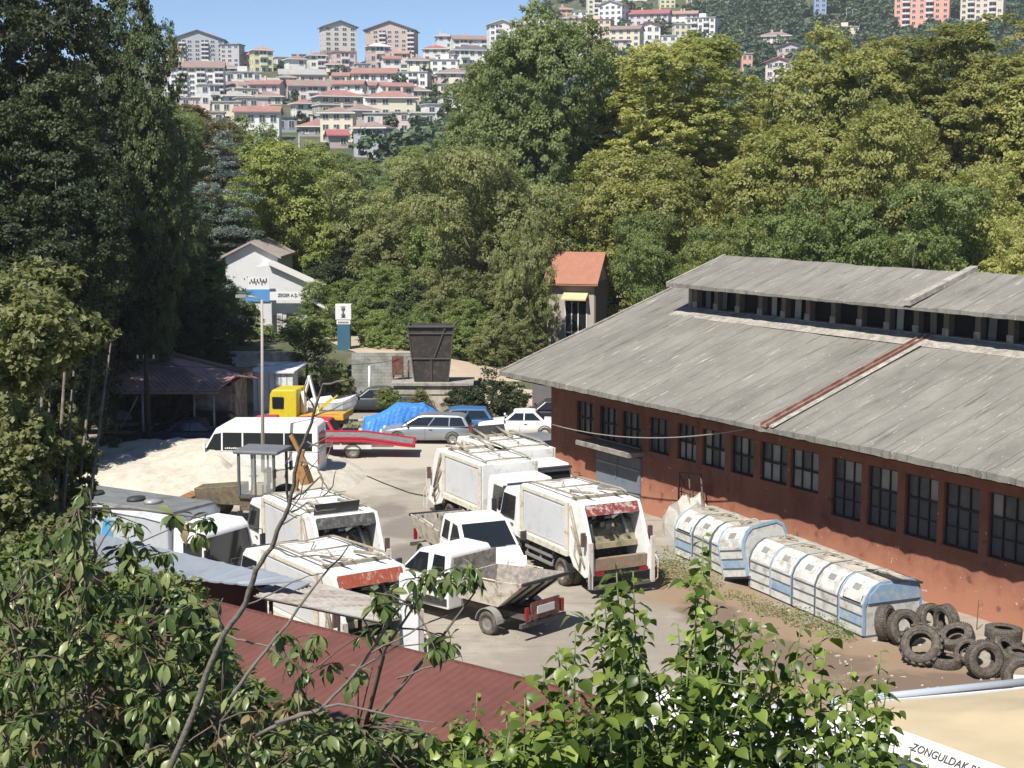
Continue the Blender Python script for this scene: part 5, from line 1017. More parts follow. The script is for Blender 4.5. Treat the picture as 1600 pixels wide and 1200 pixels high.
w_=MB(); P=[(L-.76,-.85,1.42),(L-.76,.85,1.42),(L-1.33,.78,2.34),(L-1.33,-.78,2.34)]; w_.add([tuple(Vector(p)+Vector((.012,0,.008))) for p in P]+[tuple(Vector(p)-Vector((.03,0,.02))) for p in P],QF); w_.build('windscreen',glass,bb_)
w_=MB(); w_.box(-L-.012,-L+.01,-.7,.7,1.5,2.2); w_.build('rear_window',glass,bb_)
# faint lettering strip on the second window (unreadable in the photograph)
w_=MB(); rr=random.Random(2); x=-.1
for k in range(9): w_.box(1.15-k*.085-.06,1.15-k*.085,f(1.55)+.012,f(1.55)+.02,1.52,1.52+.05+.01*(k%3))
w_.build('lettering',white,bb_)
place(r,487,757,176,-L+.3,.95)
# ================================================================ tow truck with red deck
r=thing('recovery_truck','red recovery truck with long grey-topped tilting flat deck','recovery truck')
redp=mat('red_paint',(.42,.03,.05),.4,.12,2,col2=(.25,.05,.05),thr=.64); redf=mat('red_fibreglass',(.48,.03,.05),.35,.1,2)
d_=MB(); d_.prism([(-4.6,.62),(-4.6,.74),(-2.2,1.12),(1.8,1.18),(1.8,1.02),(-2.2,.94)],-1.02,1.02); dk=d_.build('deck',redp,r)
d_=MB(); d_.prism([(-4.5,.762),(-2.2,1.125),(1.7,1.185),(1.7,1.2),(-2.2,1.145),(-4.5,.78)],-.85,.85); d_.build('deck_plate',mat('deck_grey',(.23,.21,.21),.7,.2,2,col2=(.12,.1,.1),thr=.58),dk)
d_=MB(); 
for s in(-1,1): d_.prism([(-4.6,.755),(-2.2,1.14),(1.8,1.2),(1.8,1.28),(-2.2,1.22),(-4.6,.82)],s*.90,s*1.04)
d_.build('side_rail',redp,dk)
d_=MB(); d_.box(-3.6,3.6,-.4,-.3,.55,.75); d_.box(-3.6,3.6,.3,.4,.55,.75)
for x in(-3.2,-1.2,.2): d_.box(x,x+.08,-.95,.95,.72,.9)
d_.box(-2.6,-.8,-.98,-.95,.55,.78);d_.box(-2.6,-.8,.95,.98,.55,.78); d_.build('chassis',mat('white_chassis',(.6,.57,.55),.6,.2,3),r)
c=MB(); c.prism([(1.95,.5),(3.9,.5),(4.1,.7),(4.1,1.1),(3.7,1.35),(1.95,1.35)],-.98,.98); c.prism([(1.95,1.353),(3.68,1.353),(3.0,2.15),(1.95,2.2)],-.97,.97,0,lambda x,z:1-.12*(z-1.35)/.8); cb=c.build('cab',redf,r,bevel=.05)
for s in(-1,1):
    w_=MB(); ff=lambda z:.97*(1-.12*(z-1.35)/.8); P=[(2.2,s*(ff(1.42)+.005),1.42),(3.4,s*(ff(1.42)+.005),1.42),(2.95,s*(ff(2.02)+.005),2.02),(2.2,s*(ff(2.02)+.005),2.02)]; w_.add(slabq(P,(0,s,0),.02),QF); w_.build('side_window',glass,cb)
    wheel(r,WV,-1.7,s*.86,.37); wheel(r,WV,2.9,s*.88,.37)
    q=MB(); arch(q,-1.7,s*.82,.42,.37,0,w_=.03,out=.22); q.build('mudguard',black,r)
    q=MB(); q.box(-4.64,-4.6,s*.7-.2,s*.7+.2,.62,.72); q.build('tail_light',redl,dk)
w_=MB(); P=[(3.69,-.85,1.38),(3.69,.85,1.38),(3.06,.78,2.1),(3.06,-.78,2.1)]; w_.add([tuple(Vector(p)+Vector((.012,0,.01))) for p in P]+[tuple(Vector(p)-Vector((.03,0,.02))) for p in P],QF); w_.build('windscreen',glass,cb)
r.scale=(1,1,.85); place(r,551,717,181,-1.7,.95)
# ================================================================ red car hood / yellow van / crane arm
car('red car with its roof just showing above the minibus',redf,3.9,1.65,1.5,'hatch',455,716,176,(0,.8)).location.y+=2.2
yel=mat('yellow_paint',(.60,.48,.03),.4,.08,2,col2=(.35,.27,.08),thr=.66)
r=thing('crane_truck','yellow van bodied truck with white folded crane arm and orange deck','crane truck')
b=MB(); b.prism([(.4,.8),(2.6,.8),(2.75,1.2),(2.7,2.3),(2.5,2.6),(.5,2.62),(.4,2.5)],-1.05,1.05,0,lambda x,z:1-.1*max(0,z-1.6)); cb=b.build('cab',yel,r,bevel=.08,seg=3)
for s in(-1,1): w_=MB(); w_.box(1.5,2.45,s*1.0,s*1.055,1.55,2.2); w_.build('side_window',glass,cb); wheel(r,WT_,1.7,s*.95,.5); wheel(r,WT_,-2.3,s*.95,.5)
w_=MB(); w_.box(2.70,2.765,-.85,.85,1.5,2.25); w_.build('windscreen',glass,cb)
b=MB(); b.box(-3.6,.2,-1.1,1.1,.95,1.12); b.box(-3.6,-3.5,-1.1,1.1,1.125,1.3); b.build('deck',mat('orange_deck',(.62,.33,.04),.5,.15,3,col2=(.4,.2,.06),thr=.62),r)
b=MB(); b.box(-3.5,2.4,-.4,.4,.6,.9); b.build('chassis',chass,r)
b=MB(); b.box(.05,.35,-.25,.25,1.13,2.4); b.obox((-.05,0,2.7),.25,.3,1.3,Matrix.Rotation(R(-25),3,'Y')); b.obox((-.75,0,2.1),.2,.26,2.6,Matrix.Rotation(R(20),3,'Y')); b.build('crane_arm',white,r,bevel=.03)
b=MB(); b.obox((-1.7,-.7,1.7),.1,.1,1.7,Matrix.Rotation(R(-60),3,'Y')); b.obox((-1.7,.7,1.7),.1,.1,1.7,Matrix.Rotation(R(-60),3,'Y')); b.build('deck_brace',yel,r)
r.scale=(.62,.95,.9); place(r,440,680,172,1.7*.62,1.0)
# ================================================================ boat on the ground
r=thing('rowing_boat','white wooden boat propped on stands, bow to the right','boat')
rings=[]
for x,wd,zk,zt in((-2.0,.55,.35,.95),(-1.2,.75,.2,.92),(0,.85,.12,.95),(1.0,.7,.15,1.05),(1.8,.35,.3,1.25),(2.3,.03,.75,1.42)):
    rings.append([(x,-wd,zt),(x,-wd*.95,zk+.38),(x,-wd*.55,zk+.08),(x,0,zk),(x,wd*.55,zk+.08),(x,wd*.95,zk+.38),(x,wd,zt),(x,wd-.06*min(1,wd*4),zt),(x,wd*.8,zk+.42),(x,0,zk+.2),(x,-wd*.8,zk+.42),(x,-wd+.06*min(1,wd*4),zt)])
b=MB(); b.loft(rings,0,False); hl=b.build('hull',white,r)
b=MB(); 
for x in(-1.2,0,1.1): b.box(x-.12,x+.12,-.6,.6,.78,.82)
b.build('bench',mat('boat_wood',(.3,.2,.12),.7,.2,3),hl)
b=MB(); b.hexa([(-1.9,-.5,.96),(.4,-.85,.98),(.4,.85,.98),(-1.9,.5,.96),(-1.6,-.1,1.25),(.1,-.1,1.38),(.1,.1,1.38),(-1.6,.1,1.25)]); b.build('boat_cover',mat('white_cover_sheet',(.7,.69,.65),.7,.1,3,bump=.4),hl)
b=MB()
for x in(-1.3,1.2):
    for s in(-1,1): b.box(x-.05,x+.05,s*.5-.05,s*.5+.05,-.45,.35)
    b.box(x-.05,x+.05,-.6,.6,.1,.18)
b.build('stand',mat('boat_wood',(.3,.2,.12)),r)
r.scale=(.62,.8,.8); place(r,518,664,14,0,-.5); r.location.z=.42
# ================================================================ backhoe loader
r=thing('backhoe_loader','backhoe loader with grey glazed cab and orange-yellow digging arm','backhoe loader')
ory=mat('faded_orange_paint',(.36,.19,.075),.6,.2,3,col2=(.2,.1,.05),thr=.58); frm=mat('dark_grey_frame',(.10,.10,.10),.5,.2,3)
b=MB(); b.prism([(.6,.7),(2.4,.7),(2.5,1.3),(.6,1.5)],-.45,.45); b.box(-1.2,.6,-.6,.6,.55,1.1); b.build('body',mat('grimy_loader_paint',(.16,.13,.08),.7,.25,3,col2=(.07,.06,.05),thr=.55),r,bevel=.04)
b=MB(); zt=2.75
for x in(-.85,.55):
    for s in(-1,1): b.box(x-.045,x+.045,s*.68-.045,s*.68+.045,1.1,zt)
b.box(-.1-.03,-.1+.03,-.7,-.64,1.1,zt); b.box(-.1-.03,-.1+.03,.64,.7,1.1,zt)
b.box(-.8,.5,-.7,-.64,1.1,1.18);b.box(-.8,.5,.64,.7,1.1,1.18); b.box(-.88,.6,-.7,.7,1.05,1.098); cf=b.build('cab_frame',frm,r)
b=MB(); b.box(-1.05,.75,-.82,.82,zt,zt+.14); b.build('cab_roof',mat('cab_roof_grey',(.15,.155,.17),.6,.15,2),cf,bevel=.06,seg=3)
cg=bpy.data.materials.new('clear_cab_glass'); t_,n_,l_,b_=nodes(cg); b_.inputs['Base Color'].default_value=(.75,.8,.78,1); b_.inputs['Roughness'].default_value=.03; b_.inputs['Alpha'].default_value=.14
for s in(-1,1): b=MB(); b.box(-.8,-.14,s*.66-.01,s*.66+.01,1.2,zt-.02); b.build('cab_glass',cg,cf); b=MB(); b.box(-.06,.5,s*.66-.01,s*.66+.01,1.2,zt-.02); b.build('cab_glass',cg,cf)
b=MB(); b.box(-.35,.15,-.25,.25,1.1,1.5); b.box(-.4,-.28,-.25,.25,1.5,2.1); b.build('seat',mat('tan_seat',(.35,.28,.18),.8,.1,3),cf)
b=MB(); b.cyl((.35,0,1.1),(.25,0,1.75),.03); b.lathe([(.17,-.012),(.19,0),(.17,.012)],'z',16,0,(.23,0,1.78)); b.build('steering_wheel',black,cf)
for s in(-1,1):
    wheel(r,WT_,1.9,s*.75,.5); w_=inst('wheel',wheel_mesh('loader_wheel',.68,.42,True) if s<0 else bpy.data.meshes['loader_wheel'],r,(-.75,s*.85,.68),(0,0,0 if s>0 else PI))
    b=MB(); b.box(-.98,-.93,s*.9-.12,s*.9+.12,1.9,2.25); b.tube([(-.9,s*.7,2.2),(-.95,s*.85,2.2)],.02); b.build('mirror',dark,cf)
b=MB(); b.box(-1.5,-1.2,-.7,.7,.5,1.1); b.obox((-1.55,0,1.9),.18,.18,2.0,Matrix.Rotation(R(-12),3,'Y')); b.obox((-1.6,0,2.85),.14,.16,1.3,Matrix.Rotation(R(28),3,'Y')); b.cyl((-1.4,0,1.3),(-1.7,0,2.3),.06); b.prism([(-2.1,1.6),(-1.85,2.3),(-1.6,2.2),(-1.75,1.55)],-.28,.28); b.build('digging_arm',ory,r,bevel=.02)
b=MB(); b.prism([(2.9,.2),(3.5,.15),(3.2,.9),(2.9,.8)],-1.0,1.0); b.box(2.3,2.95,-.5,-.35,.5,.7); b.box(2.3,2.95,.35,.5,.5,.7); b.build('front_bucket',ory,r)
place(r,400,822,168,-.1,.7)
# ================================================================ grey-roofed box truck (cab facing the camera side)
r=thing('box_truck','pale grey box truck with white cab, roof hatches and blue side stripes','truck')
grf=mat('weathered_grey_roof',(.17,.18,.18),.75,.2,1.2,col2=(.10,.10,.10),thr=.6); blu=mat('sky_blue_stripe',(.08,.32,.62),.4,.05,1)
b=MB(); b.prismx([(-1.2,.8),(1.2,.8),(1.2,3.0),(.95,3.2),(-.95,3.2),(-1.2,3.0)],-5.2,1.35); bd=b.build('body',mat('pale_blue_grey_paint',(.44,.47,.50),.45,.06,1.5,col2=(.34,.34,.33),thr=.62),r,bevel=.04)
b=MB(); b.prismx([(-1.0,3.185),(1.0,3.185),(.93,3.26),(-.93,3.26)],-5.2,1.35); b.prismx([(1.0,3.16),(1.215,3.0),(1.215,2.96),(1.0,3.1)],-5.2,1.35); b.build('roof_sheet',grf,bd)
for x in(-3.6,-1.4,-.5): b=MB(); b.lathe([(.001,.12),(.3,.1),(.34,.0),(.30,0)],'z',18,0,(x,-.2,3.262)); b.build('roof_hatch',steel if x>-1 else dark,bd)
for x in(-4.6,-3.4,-2.2): b=MB(); b.prism([(x,1.9),(x+.6,1.9),(x+.9,2.8),(x+.3,2.8)],-1.215,-1.204); b.build('blue_stripe',blu,bd)
b=MB(); b.prism([(1.4,.6),(3.1,.5),(3.25,.8),(3.22,1.5),(2.95,2.7),(2.7,2.9),(1.4,2.9)],-1.12,1.12,0,lambda x,z:1-.07*max(0,z-1.4)); cb=b.build('cab',white,r,bevel=.06,seg=3)
b=MB(); P=[(3.23,-.98,1.5),(3.23,.98,1.5),(2.98,.9,2.6),(2.98,-.9,2.6)]; b.add([tuple(Vector(p)+Vector((.012,0,.003))) for p in P]+[tuple(Vector(p)-Vector((.04,0,.01))) for p in P],QF); b.build('windscreen',glass,cb)
for s in(-1,1):
    b=MB(); b.box(2.0,2.85,s*1.04,s*1.115,1.55,2.4); b.build('side_window',glass,cb); b=MB(); b.tube([(3.0,s*1.0,2.6),(3.35,s*1.25,2.5),(3.35,s*1.28,1.7)],.02); b.box(3.3,3.38,s*1.28-.1,s*1.28+.1,1.7,2.35); b.build('mirror',dark,cb)
    wheel(r,WT_,2.2,s*1.0,.5); wheel(r,WT_,-3.0,s*1.0,.5)
b=MB(); b.box(-5.0,3.0,-.45,.45,.55,.8); b.build('chassis',chass,r)
r.scale=(.8,.97,.97); place(r,366,962,-31,3.2*.8,0)
# ================================================================ SAND HEAP
def heap(name,label,cx,cy,rx,ry,h,m,seed,rot=0,nx=60,ny=44,cat='heap'):
    rg=random.Random(seed); bumps=[(rg.uniform(-.8,.8),rg.uniform(-.8,.8),rg.uniform(.08,.3),rg.uniform(-.12,.16)) for _ in range(60)]; P=[];F=[]
    for i in range(nx+1):
        for j in range(ny+1):
            u=-1+2*i/nx;v=-1+2*j/ny; d=math.hypot(u*1.0,v); z=max(0,1-d**2.6)**.7*(1+.22*math.sin(u*5+1)*math.cos(v*3)+.12*math.sin(u*11+2)*math.sin(v*9)+.05*math.sin(u*23)*math.cos(v*19+u*7))
            for a,c_,s_,hh in bumps: z+=hh*math.exp(-((u-a)**2+(v-c_)**2)/s_**2)*max(0,1-d)
            z+=(rg.uniform(-.02,.02)+.035*math.sin(u*41+v*17)*math.sin(v*37-u*13))*(1 if d<.97 else 0); P.append((u*rx,v*ry,z*h-.03))
    m_=ny+1
    for i in range(nx):
        for j in range(ny): a=i*m_+j; F.append((a,a+m_,a+m_+1,a+1))
    b=MB(); b.add(P,F,0,True); o=b.build(name,m,None,loc=(cx,cy,0),rz=R(rot)); return tag(o,label,cat)
sandm=mat('pale_sand',(.53,.49,.41),.95,.12,1.2,bump=1.0,bscale=4,col2=(.42,.38,.31),thr=.56)
g=G(220,800); o=heap('sand_heap','broad heap of pale sand left of the minibus',g.x-.3,g.y+7.5,8.6,6.8,1.15,sandm,4,-8); 
g=G(330,775); heap('sand_heap','small lumpy sand mound in front of the minibus nose',g.x-.2,g.y+1.5,2.2,1.8,1.1,sandm,9,0,40,30)
# ================================================================ RECYCLING CONTAINERS
cw=mat('container_white',(.60,.60,.57),.55,.12,1.3,col2=(.30,.27,.22),thr=.58,soft=.14,bump=.15,bscale=10); cb_=mat('container_blue',(.22,.36,.52),.5,.15,2.5,col2=(.42,.44,.43),thr=.55); ctop=mat('container_top',(.46,.43,.36),.8,.2,1,col2=(.24,.20,.15),thr=.56); cfr=mat('container_frame',(.10,.12,.14),.6,.2,3); cgr=mat('grey_patch',(.25,.24,.22),.7,.2,4)
CW=1.17
def container(label,blue,opening=False,endblue=False):
    r=thing('recycling_container',label,'container',(0,0,0),0,'row of old metal containers along the warehouse'); D=2.0
    # profile: front at y=-D/2 (towards yard)
    fr=-D/2; prof=[(fr,.08),(fr,.98),(fr+.10,1.22),(fr+.30,1.44),(fr+.55,1.56),(D/2-.35,1.56),(D/2-.1,1.4),(D/2,1.0),(D/2,.08)]
    b=MB(); b.prismx(prof,-CW/2+.03,CW/2-.03); body=b.build('body',cw,r)
    b=MB()
    for s in(-1,1):
        x0=s*(CW/2-.03);x1=s*(CW/2-.003)
        off=[(y*1.0+(-.02 if y<0 else .02),z+.02) for y,z in prof]; inn=[(y*.93,.08+(z-.08)*.95) for y,z in prof]
        n=len(prof)
        for k in range(n-1):
            P=[(min(x0,x1)-.03,*off[k]),(max(x0,x1)+.0,*off[k]),(max(x0,x1)+.0,*off[k+1]),(min(x0,x1)-.03,*off[k+1]),(min(x0,x1)-.03,*inn[k]),(max(x0,x1),*inn[k]),(max(x0,x1),*inn[k+1]),(min(x0,x1)-.03,*inn[k+1])]
            b.hexa(P)
    b.build('frame',cb_ if blue else cfr,r)
    b=MB()
    for z in(.32,.62,.90): b.box(-CW/2+.06,CW/2-.06,fr-.018,fr-.002,z,z+.035)
    b.build('band',cfr,body)
    b=MB(); b.hexa([(-.40,fr+.0,1.0),(.40,fr+.0,1.0),(.40,fr+.03,1.0),(-.40,fr+.03,1.0),(-.40,fr+.09,1.24),(.40,fr+.09,1.24),(.40,fr+.13,1.22),(-.40,fr+.13,1.22)],0); b.hexa([(-.40,fr+.085,1.245),(.40,fr+.085,1.245),(.40,fr+.13,1.22),(-.40,fr+.13,1.22),(-.40,fr+.28,1.46),(.40,fr+.28,1.46),(.40,fr+.31,1.42),(-.40,fr+.31,1.42)],0); b.build('hatch_cover',cw,body)
    b=MB(); b.hexa([(-.14,fr+.105,1.29),(.16,fr+.105,1.29),(.16,fr+.14,1.27),(-.14,fr+.14,1.27),(-.14,fr+.235,1.435),(.16,fr+.235,1.435),(.16,fr+.26,1.40),(-.14,fr+.26,1.40)]); b.build('louvre',cgr,body)
    if opening: b=MB(); b.hexa([(-.42,fr-.012,.96),(.42,fr-.012,.96),(.42,fr+.05,.96),(-.42,fr+.05,.96),(-.42,fr+.075,1.19),(.42,fr+.075,1.19),(.42,fr+.12,1.17),(-.42,fr+.12,1.17)]); b.build('opening',mat('void_black',(.006,.006,.007),.9,.1,1),body)
    if blue: b=MB(); b.box(-CW/2+.07,CW/2-.07,fr-.014,fr-.003,.36,.60); b.build('blue_panel',cb_,body)
    b=MB(); b.box(-CW/2+.05,CW/2-.05,-.4,D/2-.4,1.562,1.585); b.box(-.25,-.05,.1,.3,1.59,1.70); b.tube([(-.3,-.1,1.6),(-.1,0,1.72),(.2,.1,1.72),(.3,.2,1.6)],.02); b.build('lid',ctop,body)
    b=MB(); b.box(-CW/2+.02,CW/2-.02,-D/2+.05,D/2-.05,0,.078); b.build('skid',cfr,r)
    if endblue:
        b=MB(); pr=[(fr+.12,1.0),(fr+.2,1.24),(fr+.5,1.5),(D/2-.4,1.5),(D/2-.12,1.34),(D/2-.06,1.0)]; b.prismx(pr,CW/2-.002,CW/2+.02); b.build('end_panel',cb_,body)
        b=MB(); b.hexa([(-.6,-.1,1.62),(.66,-.1,1.62),(.66,.95,1.40),(-.6,.95,1.40),(-.6,-.1,1.66),(.66,-.1,1.66),(.66,1.0,1.45),(-.6,1.0,1.45)]); b.build('torn_lid',dark,body)
    return r
A=G(1054,868);Bp=G(1349,999); dr=(Bp-A).normalized(); ca=math.atan2(dr.y,dr.x); nrm=Vector((-dr.y,dr.x,0)) # inward (towards hall)
if nrm.dot(HN)<0: nrm=-nrm
Ltot=(Bp-A).length; n=9; stp=Ltot/n
labs=['container farthest from the tyres, with a square black opening','second container from the far end, pale lid','third container from the far end, behind the sapling tip','tilted container with raised lid, breaking the line of the row','container just right of the tilted one','container with blue arched frame, middle of the row','white container, third from the tyres','white container, second from the tyres','container nearest the tyres, blue end and black slot']
for k in range(n):
    o=container(labs[k],k in(0,3,5,8),k in(0,8),k==8); c_=A+dr*(k+.5)*stp+nrm*1.0; o.location=(c_.x,c_.y,0); o.rotation_euler=(0,0,ca); o.scale=(stp/CW*.985,1,1.02)
    if k==3: o.rotation_euler=(R(4),R(-13),ca+R(10)); o.location.z=.30; o.location-=nrm*.25
    if k in(1,2): o.location.z=.02; o.rotation_euler=(0,R(1.5),ca-R(1))
    if k in(4,6): o.rotation_euler=(0,0,ca+R(1.5))
# things beside the far end of the row
r=thing('steel_rack','leaning dark steel tube rack against the warehouse wall','rack'); b=MB()
b.tube([(0,0,0),(0,0,1.5),(1.6,0,1.7),(1.9,0,.2)],.04); b.tube([(.75,0,1.6),(.9,0,.1)],.03); b.tube([(0,.0,.8),(1.8,0,.9)],.03); b.tube([(0,.0,1.5),(0,.7,0)],.03); b.build('frame',mat('brown_tube',(.12,.08,.07),.7,.2,4),r)
p=W(1062,800,56.5); r.location=(p.x,p.y+.4,.55); r.rotation_euler=(0,0,ca)
r=thing('canvas_bundle','crumpled white canvas thrown over scrap beside the last container','bundle'); b=MB()
rg=random.Random(6); rings=[]
for x,w_,h_ in((-1.0,.2,.3),(-.8,.75,1.0),(-.3,.9,1.55),(.3,.85,1.75),(.7,.7,1.3),(.95,.2,.5)):
    rings.append([(x+rg.uniform(-.1,.1),w_*math.cos(a)*rg.uniform(.8,1.1),max(0,h_*math.sin(a)*rg.uniform(.85,1.1))) for a in [PI*k/11 for k in range(12)]])
b.loft(rings,0,False); b.build('canvas',mat('off_white_canvas',(.46,.44,.39),.85,.15,3,bump=.6,bscale=6),r)
p=G(1055,850); r.location=(p.x+.6,p.y+1.3,0); r.rotation_euler=(0,0,ca)
b=MB(); b.obox((0,0,0),3.4,.28,.1,Matrix.Rotation(0,3,'Z')); o=b.build('wooden_beam',mat('grey_timber',(.22,.18,.14),.9,.25,3),None); tag(o,'old timber beam propped on the ground before the containers','beam'); p=G(1110,885); o.location=(p.x,p.y,.28); o.rotation_euler=(0,R(7),ca+R(4))
# ================================================================ TYRES
def tyre_mesh(name,R_,r_,w_,tread=24,lug=.025,tractor=False):
    b=MB(); n=48; prof=[(r_,-w_*.36),(r_+.03,-w_*.42),(lerp(r_,R_,.45),-w_*.52),(lerp(r_,R_,.8),-w_*.5),(R_-.03,-w_*.42),(R_,-w_*.3),(R_,0),(R_,w_*.3),(R_-.03,w_*.42),(lerp(r_,R_,.8),w_*.5),(lerp(r_,R_,.45),w_*.52),(r_+.03,w_*.42),(r_,w_*.36),(r_+.05,w_*.30),(R_-.09,w_*.34),(R_-.06,0),(R_-.09,-w_*.34),(r_+.05,-w_*.30),(r_,-w_*.36)]
    b.lathe(prof,'y',n,0)
    for k in range(tread):
        a=2*PI*k/tread
        for s in(-1,1):
            sk_=.10 if not tractor else .22
            P=[]
            for rr in(R_-.01,R_+lug):
                for y,da in((s*w_*.06,0),(s*w_*.06,.5*2*PI/tread),(s*w_*.44,.5*2*PI/tread+sk_*.5),(s*w_*.44,sk_*.5)):
                    q=a+da+(PI/tread if s>0 else 0); P.append((rr*math.cos(q),y,rr*math.sin(q)))
            b.hexa(P)
    for rr in(.35,.62): b.lathe([(lerp(r_,R_,rr)-.012,w_*.515),(lerp(r_,R_,rr),w_*.545),(lerp(r_,R_,rr)+.012,w_*.515)],'y',n,0); b.lathe([(lerp(r_,R_,rr)-.012,-w_*.515),(lerp(r_,R_,rr),-w_*.545),(lerp(r_,R_,rr)+.012,-w_*.515)],'y',n,0)
    return b.mesh(name,tyrem)
TM=tyre_mesh('truck_tyre',.5,.245,.31,44,.006); TT=tyre_mesh('tractor_tyre',.56,.29,.44,18,.045,True); TS=tyre_mesh('small_tyre',.33,.18,.2,40,.005)
def tyre(px,py,mesh,z,lean,head,label,roll=0,sc=1):
    """px,py = centre in the picture; z centre height; lean from upright (deg; 90 = flat); head = direction the axis points (deg)"""
    g=G(px,py,z); o=bpy.data.objects.new('tyre',mesh); C.objects.link(o); o.location=(g.x,g.y,z)
    M_=Matrix.Rotation(R(head-90),4,'Z')@Matrix.Rotation(R(lean),4,'X')@Matrix.Rotation(R(roll),4,'Y'); o.rotation_euler=M_.to_euler(); o.scale=(sc,)*3
    tag(o,label,'tyre','scrap tyres heaped at the warehouse wall'); return o
tyre(1384,973,TM,.50,8,-35,'tyre leaning on the blue end of the last container')
tyre(1413,980,TM,.52,16,-75,'tyre second from the left, propped on the one by the container')
tyre(1440,1009,TT,.50,34,-118,'big lugged tractor tyre in the middle front of the heap',sc=.98)
tyre(1453,968,TM,.46,20,-60,'tyre behind the tractor tyre, half hidden',sc=.92)
tyre(1479,970,TM,.50,4,20,'tyre standing edge-on against the wall, behind the heap',sc=.95)
tyre(1494,995,TM,.34,62,-145,'tyre slumped with its tread upward right of the tractor tyre')
tyre(1477,1033,TM,.15,90,0,'tyre lying flat on the earth in front of the heap',sc=.84)
tyre(1511,1018,TS,.36,40,-150,'small narrow tyre behind the upright front one',sc=1.1)
tyre(1538,1030,TM,.50,10,-80,'upright tyre facing the camera with a rag inside')
tyre(1568,988,TM,.46,88,10,'tyre lying flat on top of the others at the right')
tyre(1568,1010,TM,.14,90,0,'tyre lying flat underneath the raised one at the right')
tyre(1572,1018,TM,.30,50,-40,'tyre leaning behind the upright front one')
tyre(1592,1022,TS,.30,80,-60,'small tyre lying between two upright tyres at the right edge')
tyre(1597,1056,TM,.50,8,-95,'upright tyre at the right edge behind the white board')
b=MB(); b.obox((0,0,0),.85,.03,.5,Matrix.Rotation(0,3,'Z')); o=b.build('board',mat('dirty_white_board',(.62,.61,.58),.6,.12,5,col2=(.4,.38,.35),thr=.62)); g=G(1600,1062,.35); o.location=(g.x+.02,g.y-.45,.35); o.rotation_euler=(R(-12),0,R(-8)); tag(o,'white board leaning on the tyre at the right edge','board')
b=MB(); b.cyl((0,0,0),(.03,.02,.9),.012); o=b.build('thin_stake',rust); g=G(1526,985); o.location=g; tag(o,'thin stake standing at the wall behind the tyres','stake')
# ================================================================ WALLS, PLATFORM, HOPPER
blk=mat('grey_block_wall',(.33,.34,.31),.9,.2,.8,bump=.2,bscale=20,col2=(.20,.20,.17),thr=.56)
t_,n_,l_,b_=nodes(blk); br=n_.new('ShaderNodeTexBrick'); br.inputs['Scale'].default_value=1; br.inputs['Brick Width'].default_value=.4; br.inputs['Row Height'].default_value=.2; br.inputs['Mortar Size'].default_value=.012; br.inputs['Color1'].default_value=(1,1,1,1); br.inputs['Color2'].default_value=(.86,.86,.86,1); br.inputs['Mortar'].default_value=(.6,.6,.6,1)
tc=n_.new('ShaderNodeTexCoord'); sx=n_.new('ShaderNodeSeparateXYZ'); cx_=n_.new('ShaderNodeCombineXYZ'); l_.new(tc.outputs['Object'],sx.inputs[0]); l_.new(sx.outputs[0],cx_.inputs[0]); l_.new(sx.outputs[2],cx_.inputs[1]); l_.new(cx_.outputs[0],br.inputs['Vector'])
src=b_.inputs['Base Color'].links[0].from_socket; mx=n_.new('ShaderNodeMix'); mx.data_type='RGBA'; mx.blend_type='MULTIPLY'; mx.inputs[0].default_value=1; l_.new(src,mx.inputs[6]); l_.new(br.outputs[0],mx.inputs[7]); l_.new(mx.outputs[2],b_.inputs['Base Color'])
pw=mat('peeling_whitewash',(.60,.57,.50),.85,.12,1,col2=(.30,.26,.21),thr=.56,bump=.2,bscale=10)
b=MB(); b.box(-9.8,-5.2,93.2,93.45,-.2,2.62); b.box(-5.2,-4.95,89.5,93.45,-.2,2.1); tag(b.build('block_wall',blk),'long grey concrete block retaining wall behind the boat','wall')
b=MB(); b.box(-17.2,-13.2,93.0,93.3,-.2,2.6); b.box(-17.25,-13.15,92.95,93.35,2.602,2.7); tag(b.build('whitewashed_wall',pw),'whitewashed wall left of the small palm-like tree','wall')
r=thing('loading_platform','pale concrete loading platform with stained face under the black hopper','platform'); x0=G(615,645).x; x1=G(737,645).x
b=MB(); b.box(x0,x1,86,88.6,-.2,1.55); b.build('face',mat('stained_concrete',(.46,.42,.34),.9,.15,.9,col2=(.22,.18,.14),thr=.56,stretch=(1,1,.6),detail=10,bump=.3),r)
b=MB(); b.box(x0-.12,x1+.1,85.85,88.7,1.553,1.70); b.build('slab',pc,r)
b=MB(); b.box(x0+.1,x1-.1,85.98,85.997,1.0,1.06); b.build('ledge',dark,r)
r=thing('steel_hopper','black rusted steel hopper wider at the top standing on the concrete platform','hopper')
hk=mat('blackened_steel',(.045,.042,.04),.75,.3,2,col2=(.13,.09,.06),thr=.6,bump=.2)
cx=W(675,590,87.2).x; z0,z1=1.74,4.9; wb,wt=.95,1.30
b=MB(); P=[(cx-wb,86.5,z0),(cx+wb,86.5,z0),(cx+wb,87.8,z0),(cx-wb,87.8,z0),(cx-wt,86.1,z1),(cx+wt,86.1,z1),(cx+wt,88.2,z1),(cx-wt,88.2,z1)]
